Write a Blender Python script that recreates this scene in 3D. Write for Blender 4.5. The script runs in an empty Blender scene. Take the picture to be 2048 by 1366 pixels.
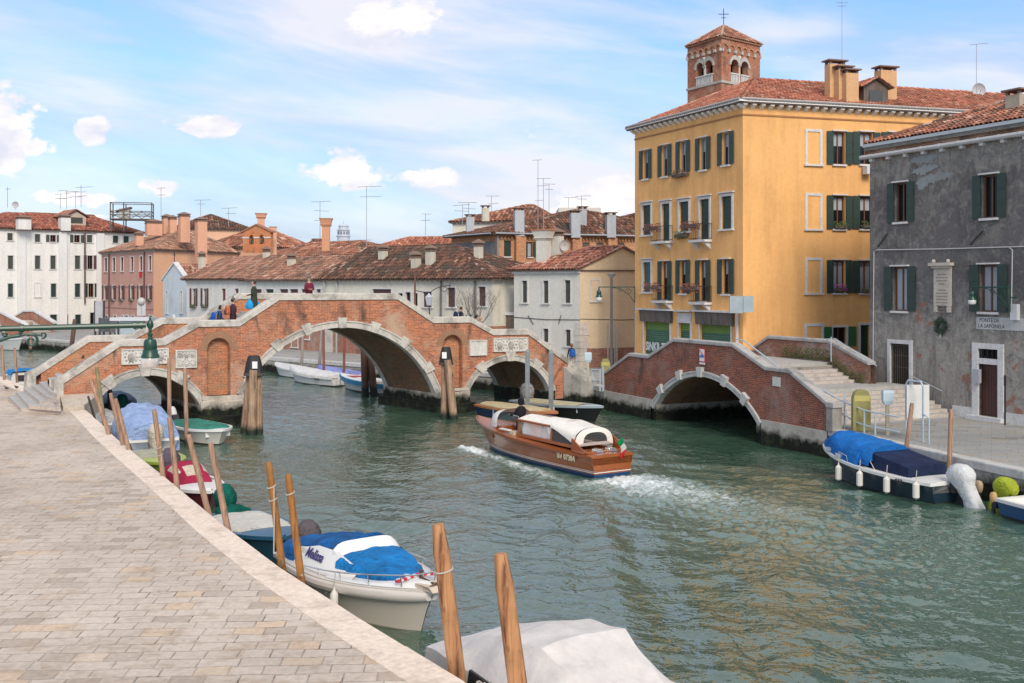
import bpy, math, random
import numpy as np
from mathutils import Vector, Matrix
random.seed(7)
SC = bpy.context.scene
COL = SC.collection
R = math.radians
# ------------------------------------------------------------ camera
FPX, HX, HY, EYE = 2150.0, 1024.0, 568.0, 6.5
cam = bpy.data.objects.new('camera', bpy.data.cameras.new('camera'))
COL.objects.link(cam)
cam.location = (0, 0, EYE)
cam.rotation_euler = (R(90), 0, 0)
cam.data.sensor_width = 36.0
cam.data.lens = 36.0 * FPX / 2048
cam.data.shift_y = -(683 - HY) / 2048
cam.data.clip_start = 0.1
cam.data.clip_end = 3000
SC.camera = cam
# ------------------------------------------------------------ sky and sun
SUN_EL, SUN_AZ = 36, 164      # azimuth measured from +Y towards +X
w = bpy.data.worlds.new('World'); SC.world = w; w.use_nodes = True
nt = w.node_tree; nt.nodes.clear()
def N(nt, t, ins=None, **kw):
 n = nt.nodes.new(t)
 for k, v in kw.items(): setattr(n, k, v)
 for k, v in (ins or {}).items():
  if hasattr(v, 'links') or hasattr(v, 'is_output'): nt.links.new(v, n.inputs[k])
  else: n.inputs[k].default_value = v
 return n
def M_(nt, op, a, b=0.0, c=0.0, clamp=False):
 n = nt.nodes.new('ShaderNodeMath'); n.operation = op; n.use_clamp = clamp
 for i, v in enumerate((a, b, c)):
  if hasattr(v, 'is_output'): nt.links.new(v, n.inputs[i])
  else: n.inputs[i].default_value = v
 return n.outputs[0]
def mixc(nt, f, a, b, mode='MIX'):
 n = nt.nodes.new('ShaderNodeMix'); n.data_type = 'RGBA'; n.blend_type = mode
 for i, v in ((0, f), (6, a), (7, b)):
  if hasattr(v, 'is_output'): nt.links.new(v, n.inputs[i])
  else: n.inputs[i].default_value = (v if i == 0 else (*v, 1.0) if len(v) == 3 else v)
 return n.outputs[2]
def ramp(nt, f, stops, interp='LINEAR'):
 n = nt.nodes.new('ShaderNodeValToRGB'); r = n.color_ramp; r.interpolation = interp
 while len(r.elements) < len(stops): r.elements.new(0.5)
 for e, (p, c) in zip(r.elements, stops):
  e.position = p; e.color = (c, c, c, 1) if isinstance(c, (int, float)) else (*c, 1)
 nt.links.new(f, n.inputs[0])
 return n.outputs[0]
def noise(nt, vec, scale, detail=4, rough=.55, dist=0.0, st=None):
 if st:
  m = N(nt, 'ShaderNodeMapping', {'Vector': vec, 'Scale': st}); vec = m.outputs[0]
 n = N(nt, 'ShaderNodeTexNoise', {'Vector': vec, 'Scale': scale, 'Detail': detail, 'Roughness': rough, 'Distortion': dist})
 return n.outputs[0]
sky = N(nt, 'ShaderNodeTexSky', sky_type='NISHITA', sun_disc=False, sun_elevation=R(SUN_EL), sun_rotation=R(SUN_AZ),
  air_density=1.0, dust_density=1.6, ozone_density=1.6)
tc = N(nt, 'ShaderNodeTexCoord')
D = tc.outputs['Generated']
sep = N(nt, 'ShaderNodeSeparateXYZ', {0: D})
ax, ay, az_ = sep.outputs
ly = M_(nt, 'MAXIMUM', ay, 0.05)
sx = M_(nt, 'DIVIDE', ax, ly)          # tangent-plane coordinates of the direction in front
sz = M_(nt, 'DIVIDE', az_, ly)
def blob(cx, cz, rx, rz):
 a = M_(nt, 'DIVIDE', M_(nt, 'SUBTRACT', sx, cx), rx); b = M_(nt, 'DIVIDE', M_(nt, 'SUBTRACT', sz, cz), rz)
 d = M_(nt, 'SQRT', M_(nt, 'ADD', M_(nt, 'MULTIPLY', a, a), M_(nt, 'MULTIPLY', b, b)))
 return M_(nt, 'SUBTRACT', 1.0, d, clamp=True)
zc = M_(nt, 'MAXIMUM', az_, 0.02)
cv = N(nt, 'ShaderNodeCombineXYZ', {0: M_(nt, 'MULTIPLY', ax, 1.0), 1: ay, 2: M_(nt, 'ADD', M_(nt, 'MULTIPLY', az_, 4.6), M_(nt, 'MULTIPLY', ax, .7))}).outputs[0]
# thin high cloud veil
n1 = noise(nt, cv, 1.5, 7, .52, .4)
n2 = noise(nt, cv, 4.2, 6, .55, .3)
veil = ramp(nt, M_(nt, 'ADD', M_(nt, 'MULTIPLY', n1, .66), M_(nt, 'MULTIPLY', n2, .34)), [(.41, 0.0), (.52, .5), (.64, .9)])
hz = ramp(nt, az_, [(0.0, .85), (.10, .55), (.26, .0)])
veil = M_(nt, 'MAXIMUM', M_(nt, 'MAXIMUM', veil, hz), ramp(nt, az_, [(.262, 0.0), (.36, .92)]))  # veil added above the view, whitening what the near water reflects
# puffy cumulus, gathered near the horizon and in a few places
pf = noise(nt, N(nt, 'ShaderNodeCombineXYZ', {0: sx, 1: M_(nt, 'MULTIPLY', sz, 1.5), 2: ay}).outputs[0], 24, 8, .62, .2)
msk = None
for b in ((-.155, .105, .055, .030), (-.075, .098, .042, .016), (-.108, .246, .062, .036), (-.475, .145, .055, .055), (-.44, .127, .03, .02),
          (-.29, .147, .045, .017), (-.33, .090, .03, .014), (-.41, .080, .05, .012), (.09, .075, .07, .032), (.165, .085, .06, .03),
          (-.445, .055, .10, .016), (-.39, .145, .025, .02), (.62, .1, .1, .05), (-.8, .12, .12, .05)):
 m = blob(*b); msk = m if msk is None else M_(nt, 'MAXIMUM', msk, m)
puff = M_(nt, 'ADD', M_(nt, 'MULTIPLY', msk, .85), M_(nt, 'MULTIPLY', M_(nt, 'SUBTRACT', pf, .5), 1.6))
puffm = ramp(nt, puff, [(.27, 0.0), (.43, .92)])
shade = ramp(nt, noise(nt, N(nt, 'ShaderNodeCombineXYZ', {0: sx, 1: M_(nt, 'MULTIPLY', sz, 2.0), 2: 0.3}).outputs[0], 13, 5), [(.35, 0.0), (.62, 1.0)])
vcol = mixc(nt, ramp(nt, n2, [(.40, 0.0), (.60, 1.0)]), (2.5, 2.8, 3.45), (3.75, 3.65, 3.85))
ccol = mixc(nt, shade, (3.3, 3.3, 3.75), (5.1, 4.75, 4.5))
skyc = mixc(nt, 1.0, sky.outputs[0], (.54, .73, .93), 'MULTIPLY')
c1 = mixc(nt, veil, skyc, vcol)
c2 = mixc(nt, puffm, c1, ccol)
bg = N(nt, 'ShaderNodeBackground', {'Color': c2, 'Strength': 0.125})
N(nt, 'ShaderNodeOutputWorld', {'Surface': bg.outputs[0]})
sun = bpy.data.objects.new('sun', bpy.data.lights.new('sun', 'SUN')); COL.objects.link(sun)
sun.data.energy = 1.5; sun.data.angle = R(24); sun.data.color = (1.0, .88, .74)
sd = Vector((math.sin(R(SUN_AZ)) * math.cos(R(SUN_EL)), math.cos(R(SUN_AZ)) * math.cos(R(SUN_EL)), math.sin(R(SUN_EL))))
sun.rotation_euler = sd.to_track_quat('Z', 'Y').to_euler()
sun.location = (0, -20, 60)
SC.view_settings.view_transform = 'Standard'; SC.view_settings.look = 'None'
SC.view_settings.exposure = 0.98; SC.view_settings.gamma = 1.0
SC.cycles.max_bounces = 6; SC.cycles.diffuse_bounces = 3; SC.cycles.glossy_bounces = 3; SC.cycles.transmission_bounces = 4
SC.cycles.use_denoising = True
SC.cycles.sample_clamp_indirect = 6
# ------------------------------------------------------------ measuring helpers (a pixel of the photograph and a depth give a place)
def P(px, py, d): return Vector(((px - HX) / FPX * d, d, EYE - (py - HY) / FPX * d))
def G(px, py, z=1.1):
 d = (EYE - z) * FPX / (py - HY); return Vector(((px - HX) / FPX * d, d, z))
def XY(px, d): return Vector(((px - HX) / FPX * d, d, 0))
def V(*a): return Vector(a)
# ------------------------------------------------------------ materials
MATS = {}
def newmat(name):
 m = bpy.data.materials.new(name); m.use_nodes = True
 t = m.node_tree; t.nodes.clear()
 o = t.nodes.new('ShaderNodeOutputMaterial'); b = t.nodes.new('ShaderNodeBsdfPrincipled')
 t.links.new(b.outputs[0], o.inputs[0])
 return m, t, b
def setc(t, b, c):
 if hasattr(c, 'is_output'): t.links.new(c, b.inputs['Base Color'])
 else: b.inputs['Base Color'].default_value = (*c, 1)
def bump(t, b, h, s=.3, d=.02):
 n = N(t, 'ShaderNodeBump', {'Height': h, 'Strength': s, 'Distance': d}); t.links.new(n.outputs[0], b.inputs['Normal'])
def pos(t): return t.nodes.new('ShaderNodeNewGeometry').outputs['Position']
def cache(f):
 def g(*a, **k):
  key = (f.__name__, a, tuple(sorted(k.items())))
  if key not in MATS: MATS[key] = f(*a, **k)
  return MATS[key]
 return g
@cache
def plain(col, rough=.6, metal=0.0, var=.12, spec=.5, sc=3.0):
 m, t, b = newmat('paint')
 p = t.nodes.new('ShaderNodeTexCoord').outputs['Object']
 n = noise(t, p, sc, 5)
 c = mixc(t, n, tuple(x * (1 - var) for x in col), tuple(min(1, x * (1 + var)) for x in col))
 setc(t, b, c); b.inputs['Roughness'].default_value = rough; b.inputs['Metallic'].default_value = metal
 b.inputs['Specular IOR Level'].default_value = spec
 return m
@cache
def stucco(col, stain=(.2, .19, .17), amt=.5, seed=0.0, streak=.5, fine=.10):
 m, t, b = newmat('stucco')
 p = N(t, 'ShaderNodeVectorMath', {0: pos(t), 1: (seed, seed * 1.7, 0)}).outputs[0]
 big = noise(t, p, .32, 7, .62, .3)
 st = noise(t, p, 1.0, 6, .6, .2, st=(1.6, 1.6, .16))
 f = M_(t, 'ADD', M_(t, 'MULTIPLY', big, 1 - streak), M_(t, 'MULTIPLY', st, streak))
 k = M_(t, 'MULTIPLY', ramp(t, f, [(.46, 0.0), (.66, 1.0)]), amt)
 c = mixc(t, k, col, stain)
 fn = noise(t, p, 5, 6, .7)
 c = mixc(t, 1.0, c, ramp(t, fn, [(.3, 1 - fine), (.7, 1 + fine)]), 'MULTIPLY')
 setc(t, b, c); b.inputs['Roughness'].default_value = .93; b.inputs['Specular IOR Level'].default_value = .2
 bump(t, b, noise(t, p, 9, 5, .7), .35, .02)
 return m
@cache
def brick(c1=(.42, .135, .062), c2=(.27, .085, .045), mort=(.36, .27, .2), pale=(.5, .37, .27), dark=(.05, .045, .04), seed=0.0, pa=.55, da=.8, algae=0.0, bs=1.0):
 m, t, b = newmat('brick')
 uv = t.nodes.new('ShaderNodeUVMap').outputs[0]
 p = N(t, 'ShaderNodeVectorMath', {0: pos(t), 1: (seed, seed, 0)}).outputs[0]
 bt = N(t, 'ShaderNodeTexBrick', {'Vector': uv, 'Color1': (*c1, 1), 'Color2': (*c2, 1), 'Mortar': (*mort, 1), 'Scale': 1.0,
           'Mortar Size': .011 * bs, 'Mortar Smooth': .4, 'Bias': -.1, 'Brick Width': .27 * bs, 'Row Height': .078 * bs})
 bt.offset = .5
 # courses of different firing, laid in patches
 v = noise(t, p, 1.7, 7, .75, .2, st=(1, 1, 2.6))
 c = mixc(t, ramp(t, v, [(.38, 0.0), (.62, 1.0)]), bt.outputs['Color'], mixc(t, 1.0, bt.outputs['Color'], (1.45, 1.15, .95), 'MULTIPLY'))
 v2 = noise(t, p, 11, 4, .7, 0, st=(1, 1, 2.2))
 c = mixc(t, 1.0, c, ramp(t, v2, [(.3, .55), (.72, 1.45)]), 'MULTIPLY')
 a = noise(t, p, .55, 7, .66, .4)
 c = mixc(t, M_(t, 'MULTIPLY', ramp(t, a, [(.5, 0.0), (.66, 1.0)]), pa), c, pale)
 a2 = noise(t, p, .8, 8, .68, .5, st=(1, 1, .45))
 c = mixc(t, M_(t, 'MULTIPLY', ramp(t, M_(t, 'ADD', a2, .02), [(.55, 0.0), (.70, 1.0)]), da), c, dark)
 if algae:
  z = N(t, 'ShaderNodeSeparateXYZ', {0: pos(t)}).outputs[2]
  k = ramp(t, M_(t, 'ADD', z, M_(t, 'MULTIPLY', noise(t, p, 1.3, 6), .7)), [(algae / 3, 1.0), (algae / 2.2, 0.0)])
  k.node.color_ramp.elements[0].position = min(.98, algae * .5); k.node.color_ramp.elements[1].position = min(1, algae * .5 + .22)
  c = mixc(t, k, c, (.012, .016, .010))
 setc(t, b, c); b.inputs['Roughness'].default_value = .92; b.inputs['Specular IOR Level'].default_value = .2
 h = M_(t, 'ADD', M_(t, 'MULTIPLY', bt.outputs['Fac'], -1.0), M_(t, 'MULTIPLY', v2, .6))
 bump(t, b, h, .6, .02)
 return m
@cache
def stone(col=(.56, .54, .50), dark=(.14, .135, .12), amt=.55, algae=0.0, rough=.85, sc=1.0, seed=0.0, lo=.5):
 m, t, b = newmat('stone')
 p = N(t, 'ShaderNodeVectorMath', {0: pos(t), 1: (seed, seed, seed)}).outputs[0]
 n = noise(t, p, 1.1 * sc, 8, .66, .3)
 n2 = noise(t, p, 6 * sc, 6, .7)
 c = mixc(t, M_(t, 'MULTIPLY', ramp(t, n, [(lo, 0.0), (lo + .2, 1.0)]), amt), col, dark)
 c = mixc(t, 1.0, c, ramp(t, n2, [(.3, .8), (.7, 1.15)]), 'MULTIPLY')
 if algae:
  z = N(t, 'ShaderNodeSeparateXYZ', {0: pos(t)}).outputs[2]
  zz = M_(t, 'ADD', z, M_(t, 'MULTIPLY', M_(t, 'SUBTRACT', noise(t, p, 2.0, 7, .7), .5), .9))
  k = ramp(t, zz, [(max(0, algae - .18), 1.0), (min(1, algae + .10), 0.0)])
  g = mixc(t, ramp(t, noise(t, p, 2.6, 6, .7), [(.48, 0.0), (.68, 1.0)]), (.008, .009, .007), (.035, .048, .018))
  c = mixc(t, k, c, g)
 setc(t, b, c); b.inputs['Roughness'].default_value = rough; b.inputs['Specular IOR Level'].default_value = .3
 bump(t, b, M_(t, 'ADD', n2, M_(t, 'MULTIPLY', n, .5)), .5, .02)
 return m
@cache
def tilemat(stops=((.0, (.075, .055, .045)), (.3, (.19, .085, .05)), (.55, (.36, .14, .075)), (.8, (.46, .2, .12)), (1.0, (.58, .38, .27))), grime=.6, seed=0.0):
 m, t, b = newmat('roof_tile')
 at = N(t, 'ShaderNodeAttribute', attribute_name='tint').outputs['Fac']
 p = N(t, 'ShaderNodeVectorMath', {0: pos(t), 1: (seed, 0, 0)}).outputs[0]
 c = ramp(t, at, list(stops))
 g = noise(t, p, .5, 7, .66, .3)
 c = mixc(t, M_(t, 'MULTIPLY', ramp(t, g, [(.44, 0.0), (.62, 1.0)]), grime), c, (.075, .07, .058))
 n = noise(t, p, 9, 4, .7)
 c = mixc(t, 1.0, c, ramp(t, n, [(.3, .72), (.7, 1.25)]), 'MULTIPLY')
 setc(t, b, c); b.inputs['Roughness'].default_value = .93; b.inputs['Specular IOR Level'].default_value = .15
 return m
@cache
def wood(c1=(.36, .2, .11), c2=(.17, .1, .06), algae=0.0, rough=.7, gz=7.0, crack=.6, knots=0.0):
 m, t, b = newmat('wood')
 p = t.nodes.new('ShaderNodeTexCoord').outputs['Object']
 n = noise(t, p, gz, 6, .65, .35, st=(1, 1, .07))
 n2 = noise(t, p, 1.5, 5, .6)
 c = mixc(t, ramp(t, n, [(.36, 0.0), (.64, 1.0)]), c1, c2)
 c = mixc(t, M_(t, 'MULTIPLY', ramp(t, n, [(.55, 0.0), (.66, 1.0)]), crack), c, tuple(x * .35 for x in c2))
 c = mixc(t, 1.0, c, ramp(t, n2, [(.3, .75), (.7, 1.25)]), 'MULTIPLY')
 if knots:
  k = noise(t, p, 3.2, 3, .5, 0, st=(1, 1, .55))
  c = mixc(t, M_(t, 'MULTIPLY', ramp(t, k, [(.64, 0.0), (.70, 1.0)]), knots), c, (.10, .04, .02))
 if algae:
  z = N(t, 'ShaderNodeSeparateXYZ', {0: pos(t)}).outputs[2]
  zz = M_(t, 'ADD', z, M_(t, 'MULTIPLY', noise(t, p, 3.0, 5), .25))
  k = ramp(t, zz, [(max(0, algae - .1), 1.0), (min(1, algae + .15), 0.0)])
  c = mixc(t, k, c, (.012, .022, .012))
 setc(t, b, c); b.inputs['Roughness'].default_value = rough
 bump(t, b, n, .6, .02)
 return m
@cache
def cloth(col, rough=.85, var=.18, fold=.6, sc=1.6):
 m, t, b = newmat('cloth')
 p = t.nodes.new('ShaderNodeTexCoord').outputs['Object']
 n = noise(t, p, sc, 6, .6, .6)
 c = mixc(t, ramp(t, n, [(.36, 0.0), (.64, 1.0)]), tuple(x * (1 - var) for x in col), tuple(min(1, x * (1 + var)) for x in col))
 c = mixc(t, 1.0, c, ramp(t, noise(t, p, sc * 5, 6, .7), [(.3, .86), (.7, 1.08)]), 'MULTIPLY')
 setc(t, b, c); b.inputs['Roughness'].default_value = rough; b.inputs['Specular IOR Level'].default_value = .25
 cr = M_(t, 'ABSOLUTE', M_(t, 'SUBTRACT', noise(t, p, sc * 1.3, 3, .5, 1.5), .5)); cr2 = M_(t, 'ABSOLUTE', M_(t, 'SUBTRACT', noise(t, p, sc * 3.1, 3, .5, 1.0), .5))
 bump(t, b, M_(t, 'ADD', M_(t, 'MULTIPLY', cr, 2.2), cr2), fold, .09)
 return m
@cache
def glass(col=(.010, .012, .014), rough=.16):
 m, t, b = newmat('window_glass')
 b.inputs['Base Color'].default_value = (*col, 1); b.inputs['Roughness'].default_value = rough; b.inputs['Specular IOR Level'].default_value = .3
 return m
@cache
def clearglass():
 m, t, b = newmat('clear_glass')
 b.inputs['Base Color'].default_value = (.75, .8, .8, 1); b.inputs['Roughness'].default_value = .03; b.inputs['Transmission Weight'].default_value = .85
 b.inputs['Alpha'].default_value = .45
 return m
@cache
def varnish():
 m, t, b = newmat('varnished_mahogany')
 p = t.nodes.new('ShaderNodeTexCoord').outputs['Object']
 n = noise(t, p, 2.0, 6, .65, .4, st=(.35, 2, 6))
 pl = N(t, 'ShaderNodeTexWave', {'Vector': p, 'Scale': 1.6, 'Distortion': .4, 'Detail': 2}, bands_direction='Z').outputs[0]
 c = mixc(t, n, (.42, .125, .03), (.17, .042, .012))
 c = mixc(t, M_(t, 'MULTIPLY', ramp(t, pl, [(.0, 1.0), (.10, 0.0)]), .45), c, (.08, .02, .008))
 setc(t, b, c); b.inputs['Roughness'].default_value = .22; b.inputs['Coat Weight'].default_value = .35; b.inputs['Coat Roughness'].default_value = .06
 return m
# ------------------------------------------------------------ mesh builder
W = {}
def Wm(o): return W.get(o, Matrix())
class MB:
 def __init__(s, T=None): s.v = []; s.f = []; s.m = []; s.t = []; s.T = T; s.uv = {}
 def p(s, a):
  a = Vector(a); s.v.append(s.T(a) if s.T else a); return len(s.v) - 1
 def face(s, pts, m=0, t=0.0):
  s.f.append([s.p(a) for a in pts]); s.m.append(m); s.t.append(t)
 def idx(s, ids, m=0, t=0.0): s.f.append(list(ids)); s.m.append(m); s.t.append(t)
 def box(s, x0, x1, y0, y1, z0, z1, m=0, t=0.0):
  i = [s.p(c) for c in ((x0, y0, z0), (x1, y0, z0), (x1, y1, z0), (x0, y1, z0), (x0, y0, z1), (x1, y0, z1), (x1, y1, z1), (x0, y1, z1))]
  for q in ((3, 2, 1, 0), (4, 5, 6, 7), (0, 1, 5, 4), (1, 2, 6, 5), (2, 3, 7, 6), (3, 0, 4, 7)): s.idx([i[k] for k in q], m, t)
 def hexa(s, b, tp, m=0):
  i = [s.p(c) for c in list(b) + list(tp)]; n = len(b)
  s.idx([i[k] for k in range(n)][::-1], m); s.idx([i[n + k] for k in range(n)], m)
  for k in range(n): s.idx((i[k], i[(k + 1) % n], i[n + (k + 1) % n], i[n + k]), m)
 def prism(s, poly, z0, z1, m=0, mt=None):
  n = len(poly); a = [s.p((q[0], q[1], z0)) for q in poly]; b = [s.p((q[0], q[1], z1)) for q in poly]
  s.idx(a[::-1], m); s.idx(b, m if mt is None else mt)
  for k in range(n): s.idx((a[k], a[(k + 1) % n], b[(k + 1) % n], b[k]), m)
 def loft(s, rings, m=0, closed=True, caps=True, t=0.0):
  I = [[s.p(q) for q in r] for r in rings]; n = len(rings[0])
  for a, b in zip(I, I[1:]):
   for k in range(n if closed else n - 1): s.idx((a[k], a[(k + 1) % n], b[(k + 1) % n], b[k]), m, t)
  if caps and closed: s.idx(I[0][::-1], m, t); s.idx(I[-1], m, t)
 def tube(s, pts, r, n=8, m=0, caps=True):
  pts = [Vector(q) for q in pts]; rs = r if isinstance(r, (list, tuple)) else [r] * len(pts)
  rings = []; u = None
  for i, q in enumerate(pts):
   d = (pts[min(i + 1, len(pts) - 1)] - pts[max(i - 1, 0)]).normalized()
   if u is None: u = d.cross(Vector((0, 0, 1)) if abs(d.z) < .9 else Vector((1, 0, 0))).normalized()
   else: u = (u - d * u.dot(d)).normalized()
   w_ = d.cross(u)
   rings.append([q + (u * math.cos(2 * math.pi * k / n) + w_ * math.sin(2 * math.pi * k / n)) * rs[i] for k in range(n)])
  s.loft(rings, m, caps=caps)
 def lathe(s, prof, c=(0, 0, 0), n=16, m=0):
  c = Vector(c)
  s.loft([[c + Vector((r * math.cos(2 * math.pi * k / n), r * math.sin(2 * math.pi * k / n), z)) for k in range(n)] for r, z in prof], m)
 def ball(s, c, rx, ry, rz, n=10, m=0, k=6):
  c = Vector(c)
  s.loft([[c + Vector((rx * math.sin(a) * math.cos(2 * math.pi * j / n), ry * math.sin(a) * math.sin(2 * math.pi * j / n), -rz * math.cos(a))) for j in range(n)]
    for a in [max(.04, min(math.pi - .04, math.pi * i / k)) for i in range(k + 1)]], m)
 def build(s, name, mats, parent=None, smooth=False, loc=None, weld=True, sharp=35):
  if not isinstance(mats, (list, tuple)): mats = [mats]
  if parent is not None: Mw = Wm(parent)
  else:
   if loc is None:
    a = np.array([tuple(q) for q in s.v]); loc = ((a[:, 0].min() + a[:, 0].max()) / 2, (a[:, 1].min() + a[:, 1].max()) / 2, a[:, 2].min())
   Mw = Matrix.Translation(loc)
  inv = Mw.inverted()
  vv = [inv @ q for q in s.v]
  if weld:
   d = {}; mp = []; out = []
   for q in vv:
    k = (round(q.x, 4), round(q.y, 4), round(q.z, 4))
    if k not in d: d[k] = len(out); out.append(q)
    mp.append(d[k])
   ff = []; mm = []; tt = []
   for f, mi, t in zip(s.f, s.m, s.t):
    g = []
    for i in f:
     if mp[i] not in g: g.append(mp[i])
    if len(g) > 2: ff.append(g); mm.append(mi); tt.append(t)
   vv = out
  else: ff, mm, tt = s.f, s.m, s.t
  me = bpy.data.meshes.new(name); me.from_pydata([tuple(q) for q in vv], [], ff)
  me.polygons.foreach_set('material_index', mm)
  for x in mats: me.materials.append(x)
  if any(tt): me.attributes.new('tint', 'FLOAT', 'FACE').data.foreach_set('value', tt)
  # uv in metres
  ul = me.uv_layers.new(name='UVMap'); co = np.empty(len(vv) * 3); me.vertices.foreach_get('co', co); co = co.reshape(-1, 3)
  Mn = np.array(Mw); cw = co @ Mn[:3, :3].T + Mn[:3, 3]
  nl = len(me.loops); li = np.empty(nl, dtype=np.int32); me.loops.foreach_get('vertex_index', li)
  np_ = len(me.polygons); nr = np.empty(np_ * 3); me.polygons.foreach_get('normal', nr); nr = nr.reshape(-1, 3) @ Mn[:3, :3].T
  lt = np.empty(np_, dtype=np.int32); me.polygons.foreach_get('loop_total', lt)
  ln = np.repeat(nr, lt, axis=0); pw = cw[li]
  h = np.hypot(ln[:, 0], ln[:, 1]) + 1e-9; flat = np.abs(ln[:, 2]) > .75
  tx, ty = -ln[:, 1] / h, ln[:, 0] / h
  sg = np.where((tx < 0), -1, 1)
  u = np.where(flat, pw[:, 0], (pw[:, 0] * tx + pw[:, 1] * ty) * sg); v = np.where(flat, pw[:, 1], pw[:, 2])
  ul.data.foreach_set('uv', np.stack([u, v], 1).ravel())
  if smooth:
   me.polygons.foreach_set('use_smooth', [True] * np_); me.set_sharp_from_angle(angle=R(sharp))
  o = bpy.data.objects.new(name, me); COL.objects.link(o)
  if parent is not None: o.parent = parent; W[o] = Mw
  else: o.location = loc; W[o] = Mw
  return o
def tag(o, label=None, cat=None, group=None, kind=None):
 if label: o['label'] = label
 if cat: o['category'] = cat
 if group: o['group'] = group
 if kind: o['kind'] = kind
 return o
def thing(name, label, cat, loc, rz=0.0, group=None):
 o = bpy.data.objects.new(name, None); COL.objects.link(o); o.location = loc; o.rotation_euler = (0, 0, rz); o.empty_display_size = .3
 W[o] = Matrix.Translation(loc) @ Matrix.Rotation(rz, 4, 'Z')
 return tag(o, label, cat, group)
def frameT(o):   # local coordinates of a thing -> world
 Mw = Wm(o); return lambda a: Mw @ Vector(a)
def dup(root, loc, rz=None, label=None, scale=None):
 r = root.copy(); COL.objects.link(r); r.location = loc
 if rz is not None: r.rotation_euler = (0, 0, rz)
 if label: r['label'] = label
 if scale: r.scale = (scale,) * 3
 for ch in list(root.children):
  c = ch.copy(); COL.objects.link(c); c.parent = r
  for g in list(ch.children):
   d = g.copy(); COL.objects.link(d); d.parent = c
 return r
def text(s, size, name, m, parent, T, ext=.004, bold=0.0, align='CENTER', xs=1.0):
 cu = bpy.data.curves.new(name, 'FONT'); cu.body = s; cu.size = size; cu.extrude = ext; cu.align_x = align; cu.align_y = 'CENTER'; cu.offset = bold; cu.resolution_u = 2
 o = bpy.data.objects.new('tmp', cu); COL.objects.link(o)
 bpy.context.view_layer.update()
 me = bpy.data.meshes.new_from_object(o.evaluated_get(bpy.context.evaluated_depsgraph_get()))
 bpy.data.objects.remove(o)
 inv = Wm(parent).inverted()
 for v in me.vertices: v.co = inv @ T(Vector((v.co.x * xs, v.co.y, v.co.z)))
 me.name = name; me.materials.clear(); me.materials.append(m)
 for p_ in me.polygons: p_.material_index = 0
 o = bpy.data.objects.new(name, me); COL.objects.link(o); o.parent = parent; W[o] = Wm(parent)
 return o
# facade frame: a = along the wall, b = outward, c = up
class Fac:
 def __init__(s, A, B):
  s.A = Vector((A[0], A[1], 0)); s.B = Vector((B[0], B[1], 0)); s.u = (s.B - s.A); s.L = s.u.length; s.u.normalize()
  s.n = Vector((s.u.y, -s.u.x, 0))
 def T(s, q): return s.A + s.u * q[0] + s.n * q[1] + Vector((0, 0, q[2]))
 def mb(s): return MB(s.T)
 def pix(s, px, py, off=0.0):
  k = (px - HX) / FPX; A = s.A + s.n * off     # A.x + t u.x = k (A.y + t u.y)
  t = (k * A.y - A.x) / (s.u.x - k * s.u.y); d = A.y + t * s.u.y
  return t, EYE - (py - HY) / FPX * d
 def sub(s, a0): # same plane, new origin
  return s
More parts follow.
